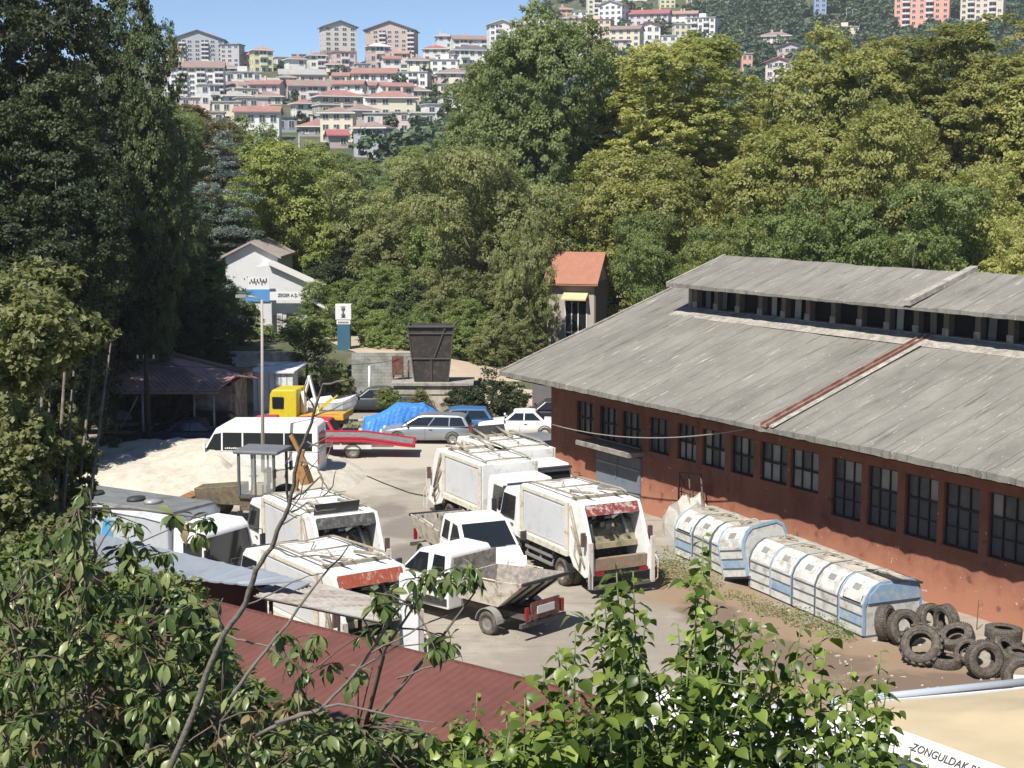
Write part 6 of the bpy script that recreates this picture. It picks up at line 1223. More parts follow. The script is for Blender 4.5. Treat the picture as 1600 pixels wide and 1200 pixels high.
b.add(P,[(0,3,2,1),(0,1,5,4),(1,2,6,5),(2,3,7,6),(3,0,4,7)]); Q=[(cx-wb+.05,86.55,z0+.05),(cx+wb-.05,86.55,z0+.05),(cx+wb-.05,87.75,z0+.05),(cx-wb+.05,87.75,z0+.05),(cx-wt+.05,86.15,z1),(cx+wt-.05,86.15,z1),(cx+wt-.05,88.15,z1),(cx-wt+.05,88.15,z1)]; b.add(Q,[(0,1,2,3),(0,4,5,1),(1,5,6,2),(2,6,7,3),(3,7,4,0)]); b.add(P[4:]+Q[4:],[(0,1,5,4),(1,2,6,5),(2,3,7,6),(3,0,4,7)])
b.build('shell',hk,r)
b=MB(); fy=lambda z: lerp(86.5,86.1,(z-z0)/(z1-z0))-.03; fx=lambda z: lerp(wb,wt,(z-z0)/(z1-z0))
def rib(p,q,rr=.045): b.cyl(p,q,rr,n=4,sm=False)
zm=3.05
rib((cx-fx(zm),fy(zm),zm),(cx+fx(zm),fy(zm),zm)); rib((cx-wt-.05,86.05,z1),(cx+wt+.05,86.05,z1),.07); rib((cx-wt,86.05,z1),(cx-wt,88.2,z1),.06); rib((cx+wt,86.05,z1),(cx+wt,88.2,z1),.06)
rib((cx,fy(z0),z0),(cx,fy(zm),zm)); rib((cx+.15,fy(zm),zm),(cx+.8,fy(z1),z1-.1)); rib((cx-wb,fy(z0),z0),(cx-wt,fy(z1),z1)); rib((cx+wb,fy(z0),z0),(cx+wt,fy(z1),z1)); rib((cx-fx(4.5),fy(4.5),4.5),(cx+fx(4.5),fy(4.5),4.5))
b.build('rib',mat('worn_rib',(.10,.09,.08),.7,.2,3),r)
r=thing('rusty_box','small rusty steel box on posts left of the hopper','box'); p=W(622,590,87.6); b=MB(); b.box(p.x-.33,p.x+.3,87.4,87.8,1.98,3.05); b.build('body',rust,r); b=MB(); b.box(p.x+.25,p.x+.33,87.5,87.6,1.72,1.97); b.build('leg',rust,r); b=MB(); b.box(p.x-.3,p.x-.22,87.5,87.6,1.72,1.97); b.build('leg',rust,r); 
b=MB(); b.cyl((0,0,0),(0,0,1.1),.05,n=8); o=b.build('iron_post',rust); o.location=(p.x+.6,87.7,1.72); tag(o,'short rusty iron post beside the rusty box','post')
b=MB(); b.tube([(0,0,0),(.02,0,2.2)],.07); o=b.build('white_post',white); q=W(577,612,90); o.location=(q.x,90,0); tag(o,'white post rising behind the dark grey saloon','post')
b=MB(); b.box(0,1.1,0,.3,-.1,2.2); o=b.build('garden_wall',mat('dark_grey_wall',(.16,.15,.14),.9,.2,1)); q=G(832,662); o.location=(q.x,82.6,0); tag(o,'grey wall between the bushes and the warehouse corner','wall')  # wall in one even dark grey tone
# ================================================================ DEPOT
dw=mat('depot_white',(.60,.60,.60),.85,.06,.5,col2=(.48,.47,.45),thr=.62); dr_=mat('depot_roof',(.36,.30,.27),.8,.15,1); fas=mat('pale_fascia',(.66,.64,.60),.6,.08,2)
r=thing('depot_building','white depot building with stepped lean-to roofs behind the lamp post','building')
def pw_(px,py,Y): q=W(px,py,Y); return (q.x,q.z)
zg=1.2
def wing(Y,dp,poly,name='wall'):
    b=MB(); pts=[pw_(a,c,Y) for a,c in poly]; x0,x1=pts[0][0],pts[-1][0]; b.prism([(x0,zg)]+pts+[(x1,zg)],Y,Y+dp); return b.build(name,dw,r)
wing(115,8,[(352,402),(393,381),(434,402)]); wing(112.6,2.38,[(398,417),(424,414),(498,450)]); wing(111,3.9,[(498.5,477),(529,492)])
wing(112,.58,[(388,470),(424,470)])
def rslab(Y,dp,a,c,th=.18,ov=.4,m=fas,y0=None):
    A=W(*a,Y);B_=W(*c,Y); b=MB(); y0=Y-ov
    b.hexa([(A.x,y0,A.z),(B_.x,y0,B_.z),(B_.x,Y+dp,B_.z),(A.x,Y+dp,A.z),(A.x,y0,A.z+th),(B_.x,y0,B_.z+th),(B_.x,Y+dp,B_.z+th),(A.x,Y+dp,A.z+th)]); b.build('roof',m,r)
rslab(115,8,(393,380),(440,404),m=dr_); rslab(115,8,(346,404),(392.8,380),m=dr_); rslab(112.6,2.2,(420,413),(504,451)); rslab(111,3.5,(488,472),(532,494))
for a,c,y0_,y1_,Y in((426,441,490,520,112.6),(485,494,456,464,112.6),(448,462,490,520,112.6)):
    A=W(a,y1_,Y);B_=W(c,y0_,Y); b=MB(); b.box(A.x,B_.x,Y-.06,Y-.005,A.z,B_.z); fo=b.build('window',frame_w if a<430 else wfm,r)
    b=MB(); b.box(A.x+.08,B_.x-.08,Y-.08,Y-.062,A.z+.08,B_.z-.08); b.build('pane',lpane if a<430 else glass,fo)
A=W(422,469,112);B_=W(478,456,112); b=MB(); b.box(A.x,B_.x,111.9,112.05,A.z,B_.z); sg=b.build('sign_board',mat('sign_white',(.72,.72,.72),.5,.03,2),r)
text('lettering','ZEGER A.Ş.',.34,dark,sg,((A.x+B_.x)/2,111.88,(A.z+B_.z)/2+.05),(PI/2,0,0),sx=.85)
A=W(384,471,112);B_=W(421.5,452,112); b=MB(); b.box(A.x,B_.x,111.9,112.05,A.z,B_.z); sb=b.build('sign_board',mat('sign_blue',(.10,.28,.55),.5,.05,2),r)
A=W(388,452,112);B_=W(421,433,112); b=MB(); b.box(A.x,B_.x,111.95,112.05,A.z,B_.z); sb=b.build('sign_board',MATS['sign_white'],r)
rr=random.Random(4); b=MB()
for k in range(12): x=lerp(A.x+.1,B_.x-.15,k/12); z=lerp(A.z,B_.z,.5+.2*(k%2)); b.box(x,x+.07,111.92,111.945,z-.15*rr.random(),z+.1+.12*rr.random())
b.build('faded_lettering',dark,sb)
# blue totem
r=thing('totem_sign','white sign box with dark emblem on a tall blue base','sign'); Y=101; q=W(538,547,Y); x=q.x; zb_=H(x,Y)-.1
zt=W(538,475,Y).z; zm=W(538,499,Y).z; zl_=W(538,506,Y).z
b=MB(); b.box(x-.42,x+.42,Y-.3,Y+.3,zb_,zl_-.02); b.build('base',mat('petrol_blue',(.05,.13,.20),.5,.1,1),r,bevel=.02)
b=MB(); b.box(x-.45,x+.45,Y-.32,Y+.32,zl_,zm-.03); lb=b.build('label_band',white,r); b=MB()
for k in range(7): b.box(x-.34+k*.1,x-.28+k*.1,Y-.34,Y-.322,zl_+.08,zl_+.08+.1)
b.build('faded_lettering',dark,lb)
b=MB(); b.box(x-.52,x+.52,Y-.34,Y+.34,zm,zt); hd_=b.build('sign_box',white,r,bevel=.02)
b=MB(); zc_=(zm+zt)/2
b.lathe([(.001,-.01),(.13,-.01),(.13,.0),(.001,.0)],'y',18,0,(x,Y-.345,zc_+.2)); b.lathe([(.001,-.01),(.13,-.01),(.13,.0),(.001,.0)],'y',18,0,(x,Y-.345,zc_-.2)); b.box(x-.05,x+.05,Y-.356,Y-.345,zc_-.18,zc_+.18); b.box(x-.16,x+.16,Y-.355,Y-.346,zc_+.33,zc_+.37); b.box(x-.16,x+.16,Y-.355,Y-.346,zc_-.37,zc_-.33); b.build('emblem',mat('emblem_grey',(.12,.13,.15),.5,.05,1),hd_)
# red tiled kiosk house
tile=mat('orange_clay_tile',(.36,.165,.11),.8,.15,2,col2=(.33,.15,.10),thr=.56)
Y=103; q=W(928,520,Y); r=thing('tiled_house','small house with orange tiled roof and cream awning left of the warehouse roof','house',(q.x,Y,H(q.x,Y)),R(-18)); zb_=r.location.z
hw_=W(900,440,Y).z-zb_; rg_=W(900,396,Y).z-zb_
b=MB(); b.box(-3.3,0,0,3.4,-1,hw_); b.prismx([(0,hw_),(3.4,hw_),(1.7,rg_-.12)],-3.3,0); b.build('wall',mat('house_grey_wall',(.40,.36,.31),.85,.12,1),r)
b=MB(); b.box(.003,.06,.05,3.35,-.5,hw_-.05)
for k in range(9): b.box(.062,.085,.1+k*.38,.14+k*.38,-.5,hw_-.06)
b.build('timber_cladding',mat('weathered_boards',(.20,.17,.14),.85,.2,2,stretch=(1,1,.2)),r)
b=MB(); nx_=46
for s in(0,1):
    P=[];F=[]
    for i in range(nx_+1):
        x=-3.5+3.85*i/nx_
        for k in range(9):
            t=k/8; y=(-.45+t*2.15) if s==0 else (3.85-t*2.15); z=lerp(hw_-.18,rg_,t)+(.04 if i%2 else 0)+(.03 if k%2 else 0); P.append((x,y,z))
    for i in range(nx_):
        for k in range(8): a=i*9+k; F.append((a,a+9,a+10,a+1))
    b.add(P,F); b.add([(x,y,z-.1) for x,y,z in P],F)
b.build('roof',tile,r)
b=MB(); b.hexa([(-2.1,-.7,hw_-1.25),(-.4,-.7,hw_-1.25),(-.4,-.01,hw_-1.0),(-2.1,-.01,hw_-1.0),(-2.1,-.7,hw_-1.15),(-.4,-.7,hw_-1.15),(-.4,-.01,hw_-.72),(-2.1,-.01,hw_-.72)]); b.build('awning',mat('cream_awning',(.62,.46,.27),.8,.08,2),r)
b=MB(); 
for x in(-2.0,-1.55,-1.1,-.5): b.box(x-.04,x+.04,-.05,-.003,.2,hw_-1.3)
for z in(.2,1.0,hw_-1.34): b.box(-1.96,-.54,-.04,-.006,z,z+.06)
wd_=b.build('window',frame_w,r); b=MB(); b.box(-1.98,-.52,-.02,-.002,.2,hw_-1.3); b.build('pane',glass,wd_)
# ================================================================ OPEN SHED ON THE LEFT
r=thing('open_shed','open-fronted shed with sagging rusty pinkish metal roof in the shade at left','shed')
srm=mat('rusty_pink_sheet',(.20,.12,.11),.7,.25,1.2,col2=(.34,.24,.22),thr=.58,stretch=(1,.3,1),bump=.2,bscale=6); swall=mat('patchy_plaster',(.24,.215,.18),.9,.25,.9,col2=(.10,.085,.07),thr=.52)
FL=W(110,612,74.5);FR=W(340,610,74.5);TR=W(368,588,75.5);BR=W(405,590,81);BL_=W(252,553,81);BB=W(90,553,81)
def sheet(Pc,name,m,nu=50,nv=10,rib_=.04,th=.05):
    a,b2,c,d=Pc; P=[];F=[]
    for L in(0,1):
        for i in range(nu+1):
            for k in range(nv+1):
                u=i/nu;v=k/nv; p=a.lerp(b2,u).lerp(d.lerp(c,u),v); P.append((p.x,p.y,p.z+(rib_ if i%2 else 0)+.05*math.sin(v*5+u*7)*.5-(th if L else 0)))
    m_=nv+1;n0=(nu+1)*m_
    for i in range(nu):
        for k in range(nv): q=i*m_+k; F.append((q,q+m_,q+m_+1,q+1)); q+=n0; F.append((q,q+1,q+m_+1,q+m_))
        q=i*m_; F.append((q,n0+q,n0+q+m_,q+m_)); q=i*m_+nv; F.append((q,q+m_,n0+q+m_,n0+q))
    for k in range(nv): F.append((k,k+1,n0+k+1,n0+k)); q=nu*m_+k; F.append((q,n0+q,n0+q+1,q+1))
    b=MB(); b.add(P,F); return b.build(name,m,r)
sheet((FL,FR,BL_,BB),'roof',srm); sheet((FR,TR,BR,BL_),'roof',mat('faded_pink_sheet',(.38,.24,.22),.7,.15,1.5,col2=(.2,.12,.1),thr=.6),14)
b=MB(); b.tube([tuple(BL_+Vector((0,0,.12))),tuple(BR+Vector((0,0,.12)))],.13,8); b.tube([tuple(BB+Vector((0,0,.12))),tuple(BL_+Vector((0,0,.12)))],.13,8); b.build('ridge_cap',mat('ridge_rust',(.28,.17,.13),.8,.2,3),r)
b=MB(); b.box(FL.x,BR.x-.3,80.7,80.95,-.1,3.2); b.box(FL.x+1,FL.x+1.25,75.5,80.7,-.1,2.6); b.build('back_wall',swall,r)
b=MB(); b.box(BR.x-.8,BR.x-.6,77.2,80.7,-.1,2.9); b.box(BR.x-2.6,BR.x-.8,77.0,77.2,-.1,2.7); b.build('side_wall',mat('peeling_side_wall',(.40,.36,.30),.9,.2,1.2,col2=(.16,.13,.10),thr=.52),r)
for x,y in((FR.x-.25,74.7),(lerp(FL.x,FR.x,.48),74.7),(FL.x+.3,74.7),(BR.x-2.5,76.2)):
    b=MB(); b.cyl((x,y,0),(x,y,2.62),.06,n=8); b.build('post',steel,r)
b=MB(); b.box(FL.x,FR.x,74.62,74.78,2.62,2.74); b.build('eave_beam',mat('grey_beam',(.3,.26,.22),.8,.2,2),r)
b=MB(); b.tube([(lerp(FL.x,FR.x,.45),74.7,2.5),(lerp(FL.x,FR.x,.33),74.7,.9)],.04); b.build('brace',steel,r)
# scrap on and around it
for i,(px,py,a,l_) in enumerate([(150,668,10,3.2),(170,676,-6,2.6),(135,660,22,2.8),(185,664,4,2.0)]):
    b=MB(); b.box(-l_/2,l_/2,-.3,.3,0,.12); g=G(px,py,.35+.13*i); o=b.build('old_plank',MATS['grey_timber'],None,loc=(g.x,g.y,.35+.13*i),rz=R(a)); tag(o,['bottom plank of the grey stack by the sand heap','plank second from the bottom of the grey stack','plank second from the top of the grey stack','top plank of the grey stack by the sand heap'][i],'plank','grey planks stacked beside the sand heap')
b=MB(); b.hexa([(-.9,-.35,0),(.9,-.3,0),(.8,.4,.1),(-.8,.35,.1),(-.8,-.3,.12),(.75,-.25,.06),(.4,.3,.42),(-.6,.3,.5)]); o=b.build('metal_sheet',mat('pale_blue_sheet',(.45,.5,.58),.4,.1,2),None,loc=tuple(G(181,655,.8)),bevel=.03); tag(o,'pale blue bent metal sheet catching light before the shed','sheet metal')
# cabin
r=thing('site_cabin','white metal cabin with pitched white lid roof, right of the shed','cabin'); Y=86.5; A=W(394,640,Y);B_=W(458,640,Y); zt=W(400,583,Y).z
cw_=mat('cabin_white',(.72,.73,.72),.5,.06,1.5,col2=(.5,.48,.44),thr=.62)
b=MB(); b.box(A.x,B_.x,Y,Y+2.2,0,zt); b.build('wall',cw_,r); b=MB(); b.hexa([(A.x-.1,Y-.15,zt),(B_.x+.1,Y-.15,zt),(B_.x+.6,Y+2.35,zt+.28),(A.x+.3,Y+2.35,zt+.28),(A.x-.1,Y-.15,zt+.1),(B_.x+.1,Y-.15,zt+.1),(B_.x+.6,Y+2.35,zt+.38),(A.x+.3,Y+2.35,zt+.38)]); b.build('roof',cw_,r)
b=MB(); 
for k in range(1,7): x=lerp(A.x,B_.x,k/7); b.box(x-.02,x+.02,Y-.02,Y-.002,.1,zt-.05)
b.build('seam',steel,r)
# poles
r=thing('lamp_post','tall slim grey metal lamp post in front of the minibus','lamp post'); g=G(411,768); zt=W(416,468,g.y).z
b=MB(); b.cyl((0,0,0),(.12,0,zt),.085,.05,10); b.build('pole',mat('pole_grey',(.36,.33,.29),.6,.15,2),r); b=MB(); b.tube([(.12,0,zt-.02),(-.25,0,zt+.12),(-.6,0,zt+.14)],.035); b.box(-.95,-.5,-.12,.12,zt+.08,zt+.2); b.build('lamp_head',steel,r); r.location=(g.x,g.y,0)
r=thing('utility_pole','dark wooden utility pole with white insulators before the shed','utility pole'); g=G(233,716); zt=W(233,552,g.y).z
b=MB(); b.cyl((0,0,0),(0,0,zt),.16,.11,10); b.build('pole',mat('tarred_wood',(.04,.03,.025),.9,.2,3),r); b=MB(); b.box(-.5,.5,-.05,.05,zt-.35,zt-.25); b.build('cross_arm',dark,r)
for x in(-.4,-.1,.35): b=MB(); b.cyl((x,0,zt-.25),(x,0,zt-.08),.045); b.build('insulator',white,r)
r.location=(g.x,g.y,0)
b=MB(); b.tube(sag(Vector((-17.0,71.7,4.5)),Vector((-12.0,86.3,2.9)),.3),.015,5); b.tube(sag(Vector((-12.0,86.3,2.9)),Vector((-5.5,87.6,3.1)),.35),.015,5); tag(b.build('service_cable',black),'dark service cable sagging from the utility pole past the cabin','cable')
b=MB(); pts=[G(x,y,.04) for x,y in((500,748),(530,742),(560,738),(600,755),(640,770),(690,780))]; b.tube(pts,.025,5); tag(b.build('ground_cable',black),'black cable lying in a loop on the sandy yard','cable')
# ================================================================ NEAR ROOFS
def corr(Pc,name,m,root,nu=120,nv=6,amp=.03,th=.04,along='v',wave=False):
    a,b2,c,d=[Vector(p) for p in Pc]; P=[];F=[]
    for L in(0,1):
        for i in range(nu+1):
            for k in range(nv+1):
                u=i/nu;v=k/nv; p=a.lerp(b2,u).lerp(d.lerp(c,u),v); zz=(amp if i%4 in(0,) else 0) if not wave else amp*(.5+.5*math.cos(PI*i)); P.append((p.x,p.y,p.z+zz-(th if L else 0)))
    m_=nv+1;n0=(nu+1)*m_
    for i in range(nu):
        for k in range(nv): q=i*m_+k; F.append((q,q+m_,q+m_+1,q+1)); q+=n0; F.append((q,q+1,q+m_+1,q+m_))
        q=i*m_; F.append((q,n0+q,n0+q+m_,q+m_)); q=i*m_+nv; F.append((q,q+m_,n0+q+m_,n0+q))
    for k in range(nv): F.append((k,k+1,n0+k+1,n0+k)); q=nu*m_+k; F.append((q,n0+q,n0+q+1,q+1))
    b=MB(); b.add(P,F); return b.build(name,m,root)
brm=mat('red_brown_sheet_roof',(.155,.062,.048),.6,.12,.6,col2=(.12,.047,.038),thr=.55,stretch=(1,1,1),detail=10)
r=thing('brown_roofed_shed','long low shed with red-brown metal sheet roof in the foreground','shed')
ZR=3.3; E0=G(262,924,ZR);E1=G(926,1090,ZR); d_=(E1-E0).normalized(); n_in=Vector((-d_.y,d_.x,0)); 
if n_in.y>0: n_in=-n_in
E0=E0-d_*.6; E1=E1+d_*.3; N0=E0+n_in*8.5+Vector((0,0,-1.5));N1=E1+n_in*8.5+Vector((0,0,-1.5))
corr((E0,E1,N1,N0),'roof',brm,r,240,8,.035,.05)
b=MB(); b.hexa([tuple(E0+Vector((0,0,-.2))),tuple(E1+Vector((0,0,-.2))),tuple(E1-n_in*.12+Vector((0,0,-.2))),tuple(E0-n_in*.12+Vector((0,0,-.2))),tuple(E0+Vector((0,0,.06))),tuple(E1+Vector((0,0,.06))),tuple(E1-n_in*.12+Vector((0,0,.02))),tuple(E0-n_in*.12+Vector((0,0,.02)))]); b.build('ridge_flashing',brm,r)
b=MB(); A=E0+n_in*.3;B_=E1+n_in*.3; C_=E1+n_in*8.2;D_=E0+n_in*8.2
b.prismz([(A.x,A.y),(B_.x,B_.y),(C_.x,C_.y),(D_.x,D_.y)],0,1.7); b.hexa([(A.x,A.y,1.7),(B_.x,B_.y,1.7),(B_.x+n_in.x*.2,B_.y+n_in.y*.2,1.7),(A.x+n_in.x*.2,A.y+n_in.y*.2,1.7),(A.x,A.y,3.1),(B_.x,B_.y,3.1),(B_.x+n_in.x*.2,B_.y+n_in.y*.2,3.05),(A.x+n_in.x*.2,A.y+n_in.y*.2,3.05)]); b.build('wall',mat('shed_wall',(.35,.32,.27),.9,.15,1),r)
r=thing('grey_canopy','blue-grey sheet metal canopy over a dark red shed front at near left','canopy')
bgm=mat('blue_grey_sheet',(.30,.33,.37),.45,.08,1,metal=.2,col2=(.22,.23,.25),thr=.62)
a=G(60,812,3.6);b2=G(472,908,3.6);c=G(392,914,3.45);d=G(60,880,3.45); corr((a,b2,c,d),'roof',bgm,r,60,4,.02,.04)
corr((G(395,884,3.3),G(484,912,3.3),G(440,934,3.15),G(392,915,3.15)),'roof',bgm,r,20,3,.02,.04)
b=MB(); c0=G(100,885,3.45);c1=G(388,913,3.45); nn=Vector((c1-c0)).normalized(); pn=Vector((-nn.y,nn.x,0)); c0=c0+pn*.8;c1=c1+pn*.8
b.hexa([(c0.x,c0.y,0),(c1.x,c1.y,0),(c1.x+pn.x*.1,c1.y+pn.y*.1,0),(c0.x+pn.x*.1,c0.y+pn.y*.1,0),(c0.x,c0.y,3.4),(c1.x,c1.y,3.4),(c1.x+pn.x*.1,c1.y+pn.y*.1,3.4),(c0.x+pn.x*.1,c0.y+pn.y*.1,3.4)]); b.build('back_wall',mat('dark_red_wall',(.13,.035,.025),.8,.2,1.5),r)
b=MB(); f0=G(250,918,3.1);f1=G(396,886,3.35); b.tube([tuple(f0),tuple(f1)],.035); b.tube([tuple(G(250,925,2.7)),tuple(G(402,906,2.9))],.03); b.tube([tuple(G(365,892,3.3)),tuple(G(385,922,2.5))],.04); b.tube([tuple(G(280,885,3.4)),tuple(G(350,925,2.6))],.015); b.build('brace',steel,r)
for px in(150,300,386): g=G(px,pinterp(px,[60,395],[842,902]),3.4); b=MB(); b.cyl((g.x,g.y,0),(g.x,g.y,3.38),.05); b.build('post',dark,r)
r=thing('corrugated_lean_to','rust streaked grey corrugated lean-to roof beside the brown roof','shed')
cgm=mat('rusty_corrugated',(.33,.32,.30),.6,.15,1.5,metal=.2,col2=(.20,.14,.10),thr=.55,stretch=(.4,2,1))
a=G(396,934,3.2);b2=G(455,904,3.2);c=G(648,952,3.1);d=G(600,976,3.1); corr((a,b2,c,d),'roof',cgm,r,26,10,.06,.03,wave=True)
b=MB(); g=G(640,965,3.0); b.box(g.x-.22,g.x+.22,g.y-.2,g.y+.2,0,4.0); b.build('pillar',white,r,bevel=.02)
for px,py in((420,933),(560,950)): g=G(px,py,3.1); b=MB(); b.cyl((g.x,g.y+.3,0),(g.x,g.y+.3,3.08),.05); b.build('post',dark,r)
# tents at the lower right
r=thing('lettered_tent','cream topped tent with white lettered valance at the bottom right corner','tent')
crm=mat('cream_canvas',(.44,.36,.235),.8,.06,1,bump=.3,bscale=3); wcv=mat('white_canvas',(.72,.72,.72),.7,.04,1,bump=.2,bscale=3)
ZT=2.5; P0=G(1306,1104,ZT); e1=(G(1640,1226,ZT)-P0).normalized(); e2=(G(1660,1072,ZT)-P0).normalized(); L1,L2=5.2,5.0
P=[];F=[];n=26
for i in range(n+1):
    for j in range(n+1):
        u=i/n;v=j/n; p=P0+e1*L1*u+e2*L2*v; z=ZT+.9*min(u,1-u,v,1-v)*1.0-.12*math.sin(PI*u)*math.sin(PI*v*2)**2+.012*math.sin(u*40+v*9); P.append((p.x,p.y,z))
for i in range(n):
    for j in range(n): a=i*(n+1)+j; F.append((a,a+n+1,a+n+2,a+1))
b=MB(); b.add(P,F,0,True); b.add([(x,y,z-.02) for x,y,z in P],F,0,True); b.build('canopy',crm,r)
n1=Vector((e1.y,-e1.x,0)); 
if n1.x>0: n1=-n1
b=MB(); Q0=P0;Q1=P0+e1*L1; k=n1*.32
b.hexa([tuple(Q0+k+Vector((0,0,-.36))),tuple(Q1+k+Vector((0,0,-.36))),tuple(Q1+k*.9+Vector((0,0,-.38))),tuple(Q0+k*.9+Vector((0,0,-.38))),tuple(Q0+Vector((0,0,.01))),tuple(Q1+Vector((0,0,.01))),tuple(Q1+Vector((0,0,-.02))),tuple(Q0+Vector((0,0,-.02)))]); val=b.build('valance',wcv,r)
b=MB(); R1=P0+e2*L2; 
for A_,B2 in((Q0,R1),):
    b.hexa([tuple(A_+Vector((-.05,.02,-.25))),tuple(B2+Vector((-.05,.02,-.25))),tuple(B2+Vector((-.05,.05,-.25))),tuple(A_+Vector((-.05,.05,-.25))),tuple(A_+Vector((-.05,.02,.03))),tuple(B2+Vector((-.05,.02,.03))),tuple(B2+Vector((-.05,.05,.03))),tuple(A_+Vector((-.05,.05,.03)))])
b.build('valance',wcv,r)
b=MB(); b.tube([tuple(Q0+Vector((-.1,.14,.03))),tuple(P0+e2*L2+Vector((-.1,.16,.1)))],.09,8); b.build('roof_pipe',mat('blue_grey_pipe',(.36,.40,.45),.4,.06,2),r)
nf=(k+Vector((0,0,.36))).normalized(); xa=e1.normalized(); up=(-(k)+Vector((0,0,.36))).normalized(); nrm2=xa.cross(up).normalized()
M_=Matrix((xa,up,nrm2)).transposed()
tpos=P0+e1*2.06+k*.5+Vector((0,0,-.17))+nrm2*.012
tx=text('lettering','ZONGULDAK BELEDİYESİ',.215,mat('dark_letter',(.06,.05,.05),.6,.05,2),val,tuple(tpos),M_.to_euler(),al='LEFT',sx=.95)
for q in(P0,P0+e1*L1,P0+e2*L2): b=MB(); b.cyl((q.x,q.y,0),(q.x,q.y,ZT-.02),.045); b.build('pole',steel,r)
b=MB(); b.hexa([tuple(Q0+n1*.05+Vector((0,0,-2.4))),tuple(Q1+n1*.05+Vector((0,0,-2.4))),tuple(Q1+Vector((0,0,-2.4))),tuple(Q0+Vector((0,0,-2.4))),tuple(Q0+n1*.05+Vector((0,0,-.42))),tuple(Q1+n1*.05+Vector((0,0,-.42))),tuple(Q1+Vector((0,0,-.42))),tuple(Q0+Vector((0,0,-.42)))]); b.build('side_sheet',mat('pale_blue_sheet_tent',(.42,.46,.52),.5,.08,1),r)
r=thing('white_tent','bright white tent roof glimpsed behind the sapling leaves','tent')
A=G(985,1075,2.3);B_=G(1180,1085,2.3);C2=G(1330,1160,2.3);D2=G(1090,1290,2.3)
cen=(A+B_+C2+D2)/4+Vector((0,0,.8)); b=MB(); q=[A,B_,C2,D2]
b.add([tuple(p) for p in q]+[tuple(cen)],[(0,1,4),(1,2,4),(2,3,4),(3,0,4)]); b.add([tuple(p-Vector((0,0,.03))) for p in q]+[tuple(cen-Vector((0,0,.03)))],[(0,1,4),(1,2,4),(2,3,4),(3,0,4)])
for i in range(4): p,s_=q[i],q[(i+1)%4]; b.add([tuple(p),tuple(s_),tuple(s_-Vector((0,0,.3))),tuple(p-Vector((0,0,.3)))],[(0,1,2,3)])
b.build('canopy',wcv,r)
for p in q: b=MB(); b.cyl((p.x,p.y,0),(p.x,p.y,2.28),.04); b.build('pole',steel,r)
# ================================================================ SMALL PALM-LIKE TREE, WEEDS
def fronds(name,label,px,py,Y,zb,ht,rad,nf,m,seed,leafl=.22):
    rg=random.Random(seed); q=W(px,py,Y); r=thing(name,label,'tree',(q.x,Y,zb)); PO=[];NO=[]; st=MB(); st.tube([(0,0,0),(.1,0,ht*.35),(-.05,0,ht*.6)],[.12,.09,.05])
    for i in range(nf):
        a=rg.uniform(0,6.28); h0=ht*rg.uniform(.35,.75); s_=Vector((0,0,h0)); e=Vector((math.cos(a)*rad*rg.uniform(.4,1),math.sin(a)*rad*rg.uniform(.4,1),h0+ht*rg.uniform(.0,.45)*.6)); mid=s_.lerp(e,.5)+Vector((0,0,.25)); st.tube([tuple(s_),tuple(mid),tuple(e)],[.035,.02,.008],5)
        for t in np.linspace(.35,1,12):
            p=s_.lerp(mid,t*2) if t<.5 else mid.lerp(e,t*2-1)
            for _ in range(5): PO.append((p.x+rg.gauss(0,.13),p.y+rg.gauss(0,.13),p.z+rg.gauss(-.06,.09))); v=Vector((rg.gauss(0,.4),rg.gauss(0,.4),1)).normalized(); NO.append(tuple(v))
    st.build('stem',bark,r); inst('foliage',leafmesh(name+'_leaf',np.array(PO),np.array(NO),leafl,m,seed,asp=.3),r); return r
fronds('feathery_tree','small feathery tree with long leaves in front of the depot',478,600,92.6,0,5.2,2.0,46,LM['green'],5,.42)
fronds('feathery_tree','thin half-bare sapling right of the cabin',505,630,91.5,0,2.6,1.3,16,LM['acacia'],6,.25)
fronds('weed_plant','weedy plant at the left foot of the platform',605,650,85.3,0,1.6,.7,16,LM['acacia'],7,.2)
fronds('weed_plant','weedy plant at the middle of the platform face',655,655,85.2,0,1.4,.8,16,LM['acacia'],8,.2)
def weeds(label,pts,m,seed,hs=(.25,.6),n=26,name='weeds',leaf=.10):
    rg=random.Random(seed); PO=[];NO=[]
    for (px,py,rad,h) in pts:
        g=G(px,py)
        for i in range(int(n*rad*rad*8)+20):
            a=rg.uniform(0,6.28);d=rad*rg.random()**.5; hh=h*(1-(d/rad)**2*.6)*rg.random(); PO.append((g.x+d*math.cos(a),g.y+d*math.sin(a),hh+.03)); NO.append(tuple(Vector((rg.gauss(0,.6),rg.gauss(0,.6),.8)).normalized()))
    o=inst(name,leafmesh(name,np.array(PO),np.array(NO),leaf,m,seed,asp=.4)); tag(o,label,'weeds',kind='stuff')
weeds('green and dry weeds growing along the foot of the containers',[(1040,885,.8,.7),(1065,905,.9,.8),(1020,900,.6,.6),(1180,950,.5,.45),(1205,960,.5,.4),(1230,965,.5,.4),(1255,975,.6,.5),(1285,985,.6,.6),(1305,995,.5,.45),(1320,1000,.35,.3),(1150,935,.4,.3),(1090,915,.8,.7)],LM['shrub'],3,n=60)
weeds('dry weeds and rubble at the foot of the platform and wall',[(590,662,.8,.4),(565,668,.8,.35),(610,668,.7,.35),(700,655,.7,.5),(735,655,.7,.6),(540,665,.6,.3),(760,660,.7,.7),(820,650,.7,.7)],LM['acacia'],4,n=50,leaf=.14)
b=MB(); rg=random.Random(8)
for i in range(40):
    g=G(rg.uniform(555,640),rg.uniform(655,680),.1); b.obox((g.x,g.y,.12),rg.uniform(.15,.5),rg.uniform(.1,.4),rg.uniform(.1,.4),Matrix.Rotation(rg.uniform(0,3),3,rg.choice('XYZ')),rg.choice([0,0,1]))
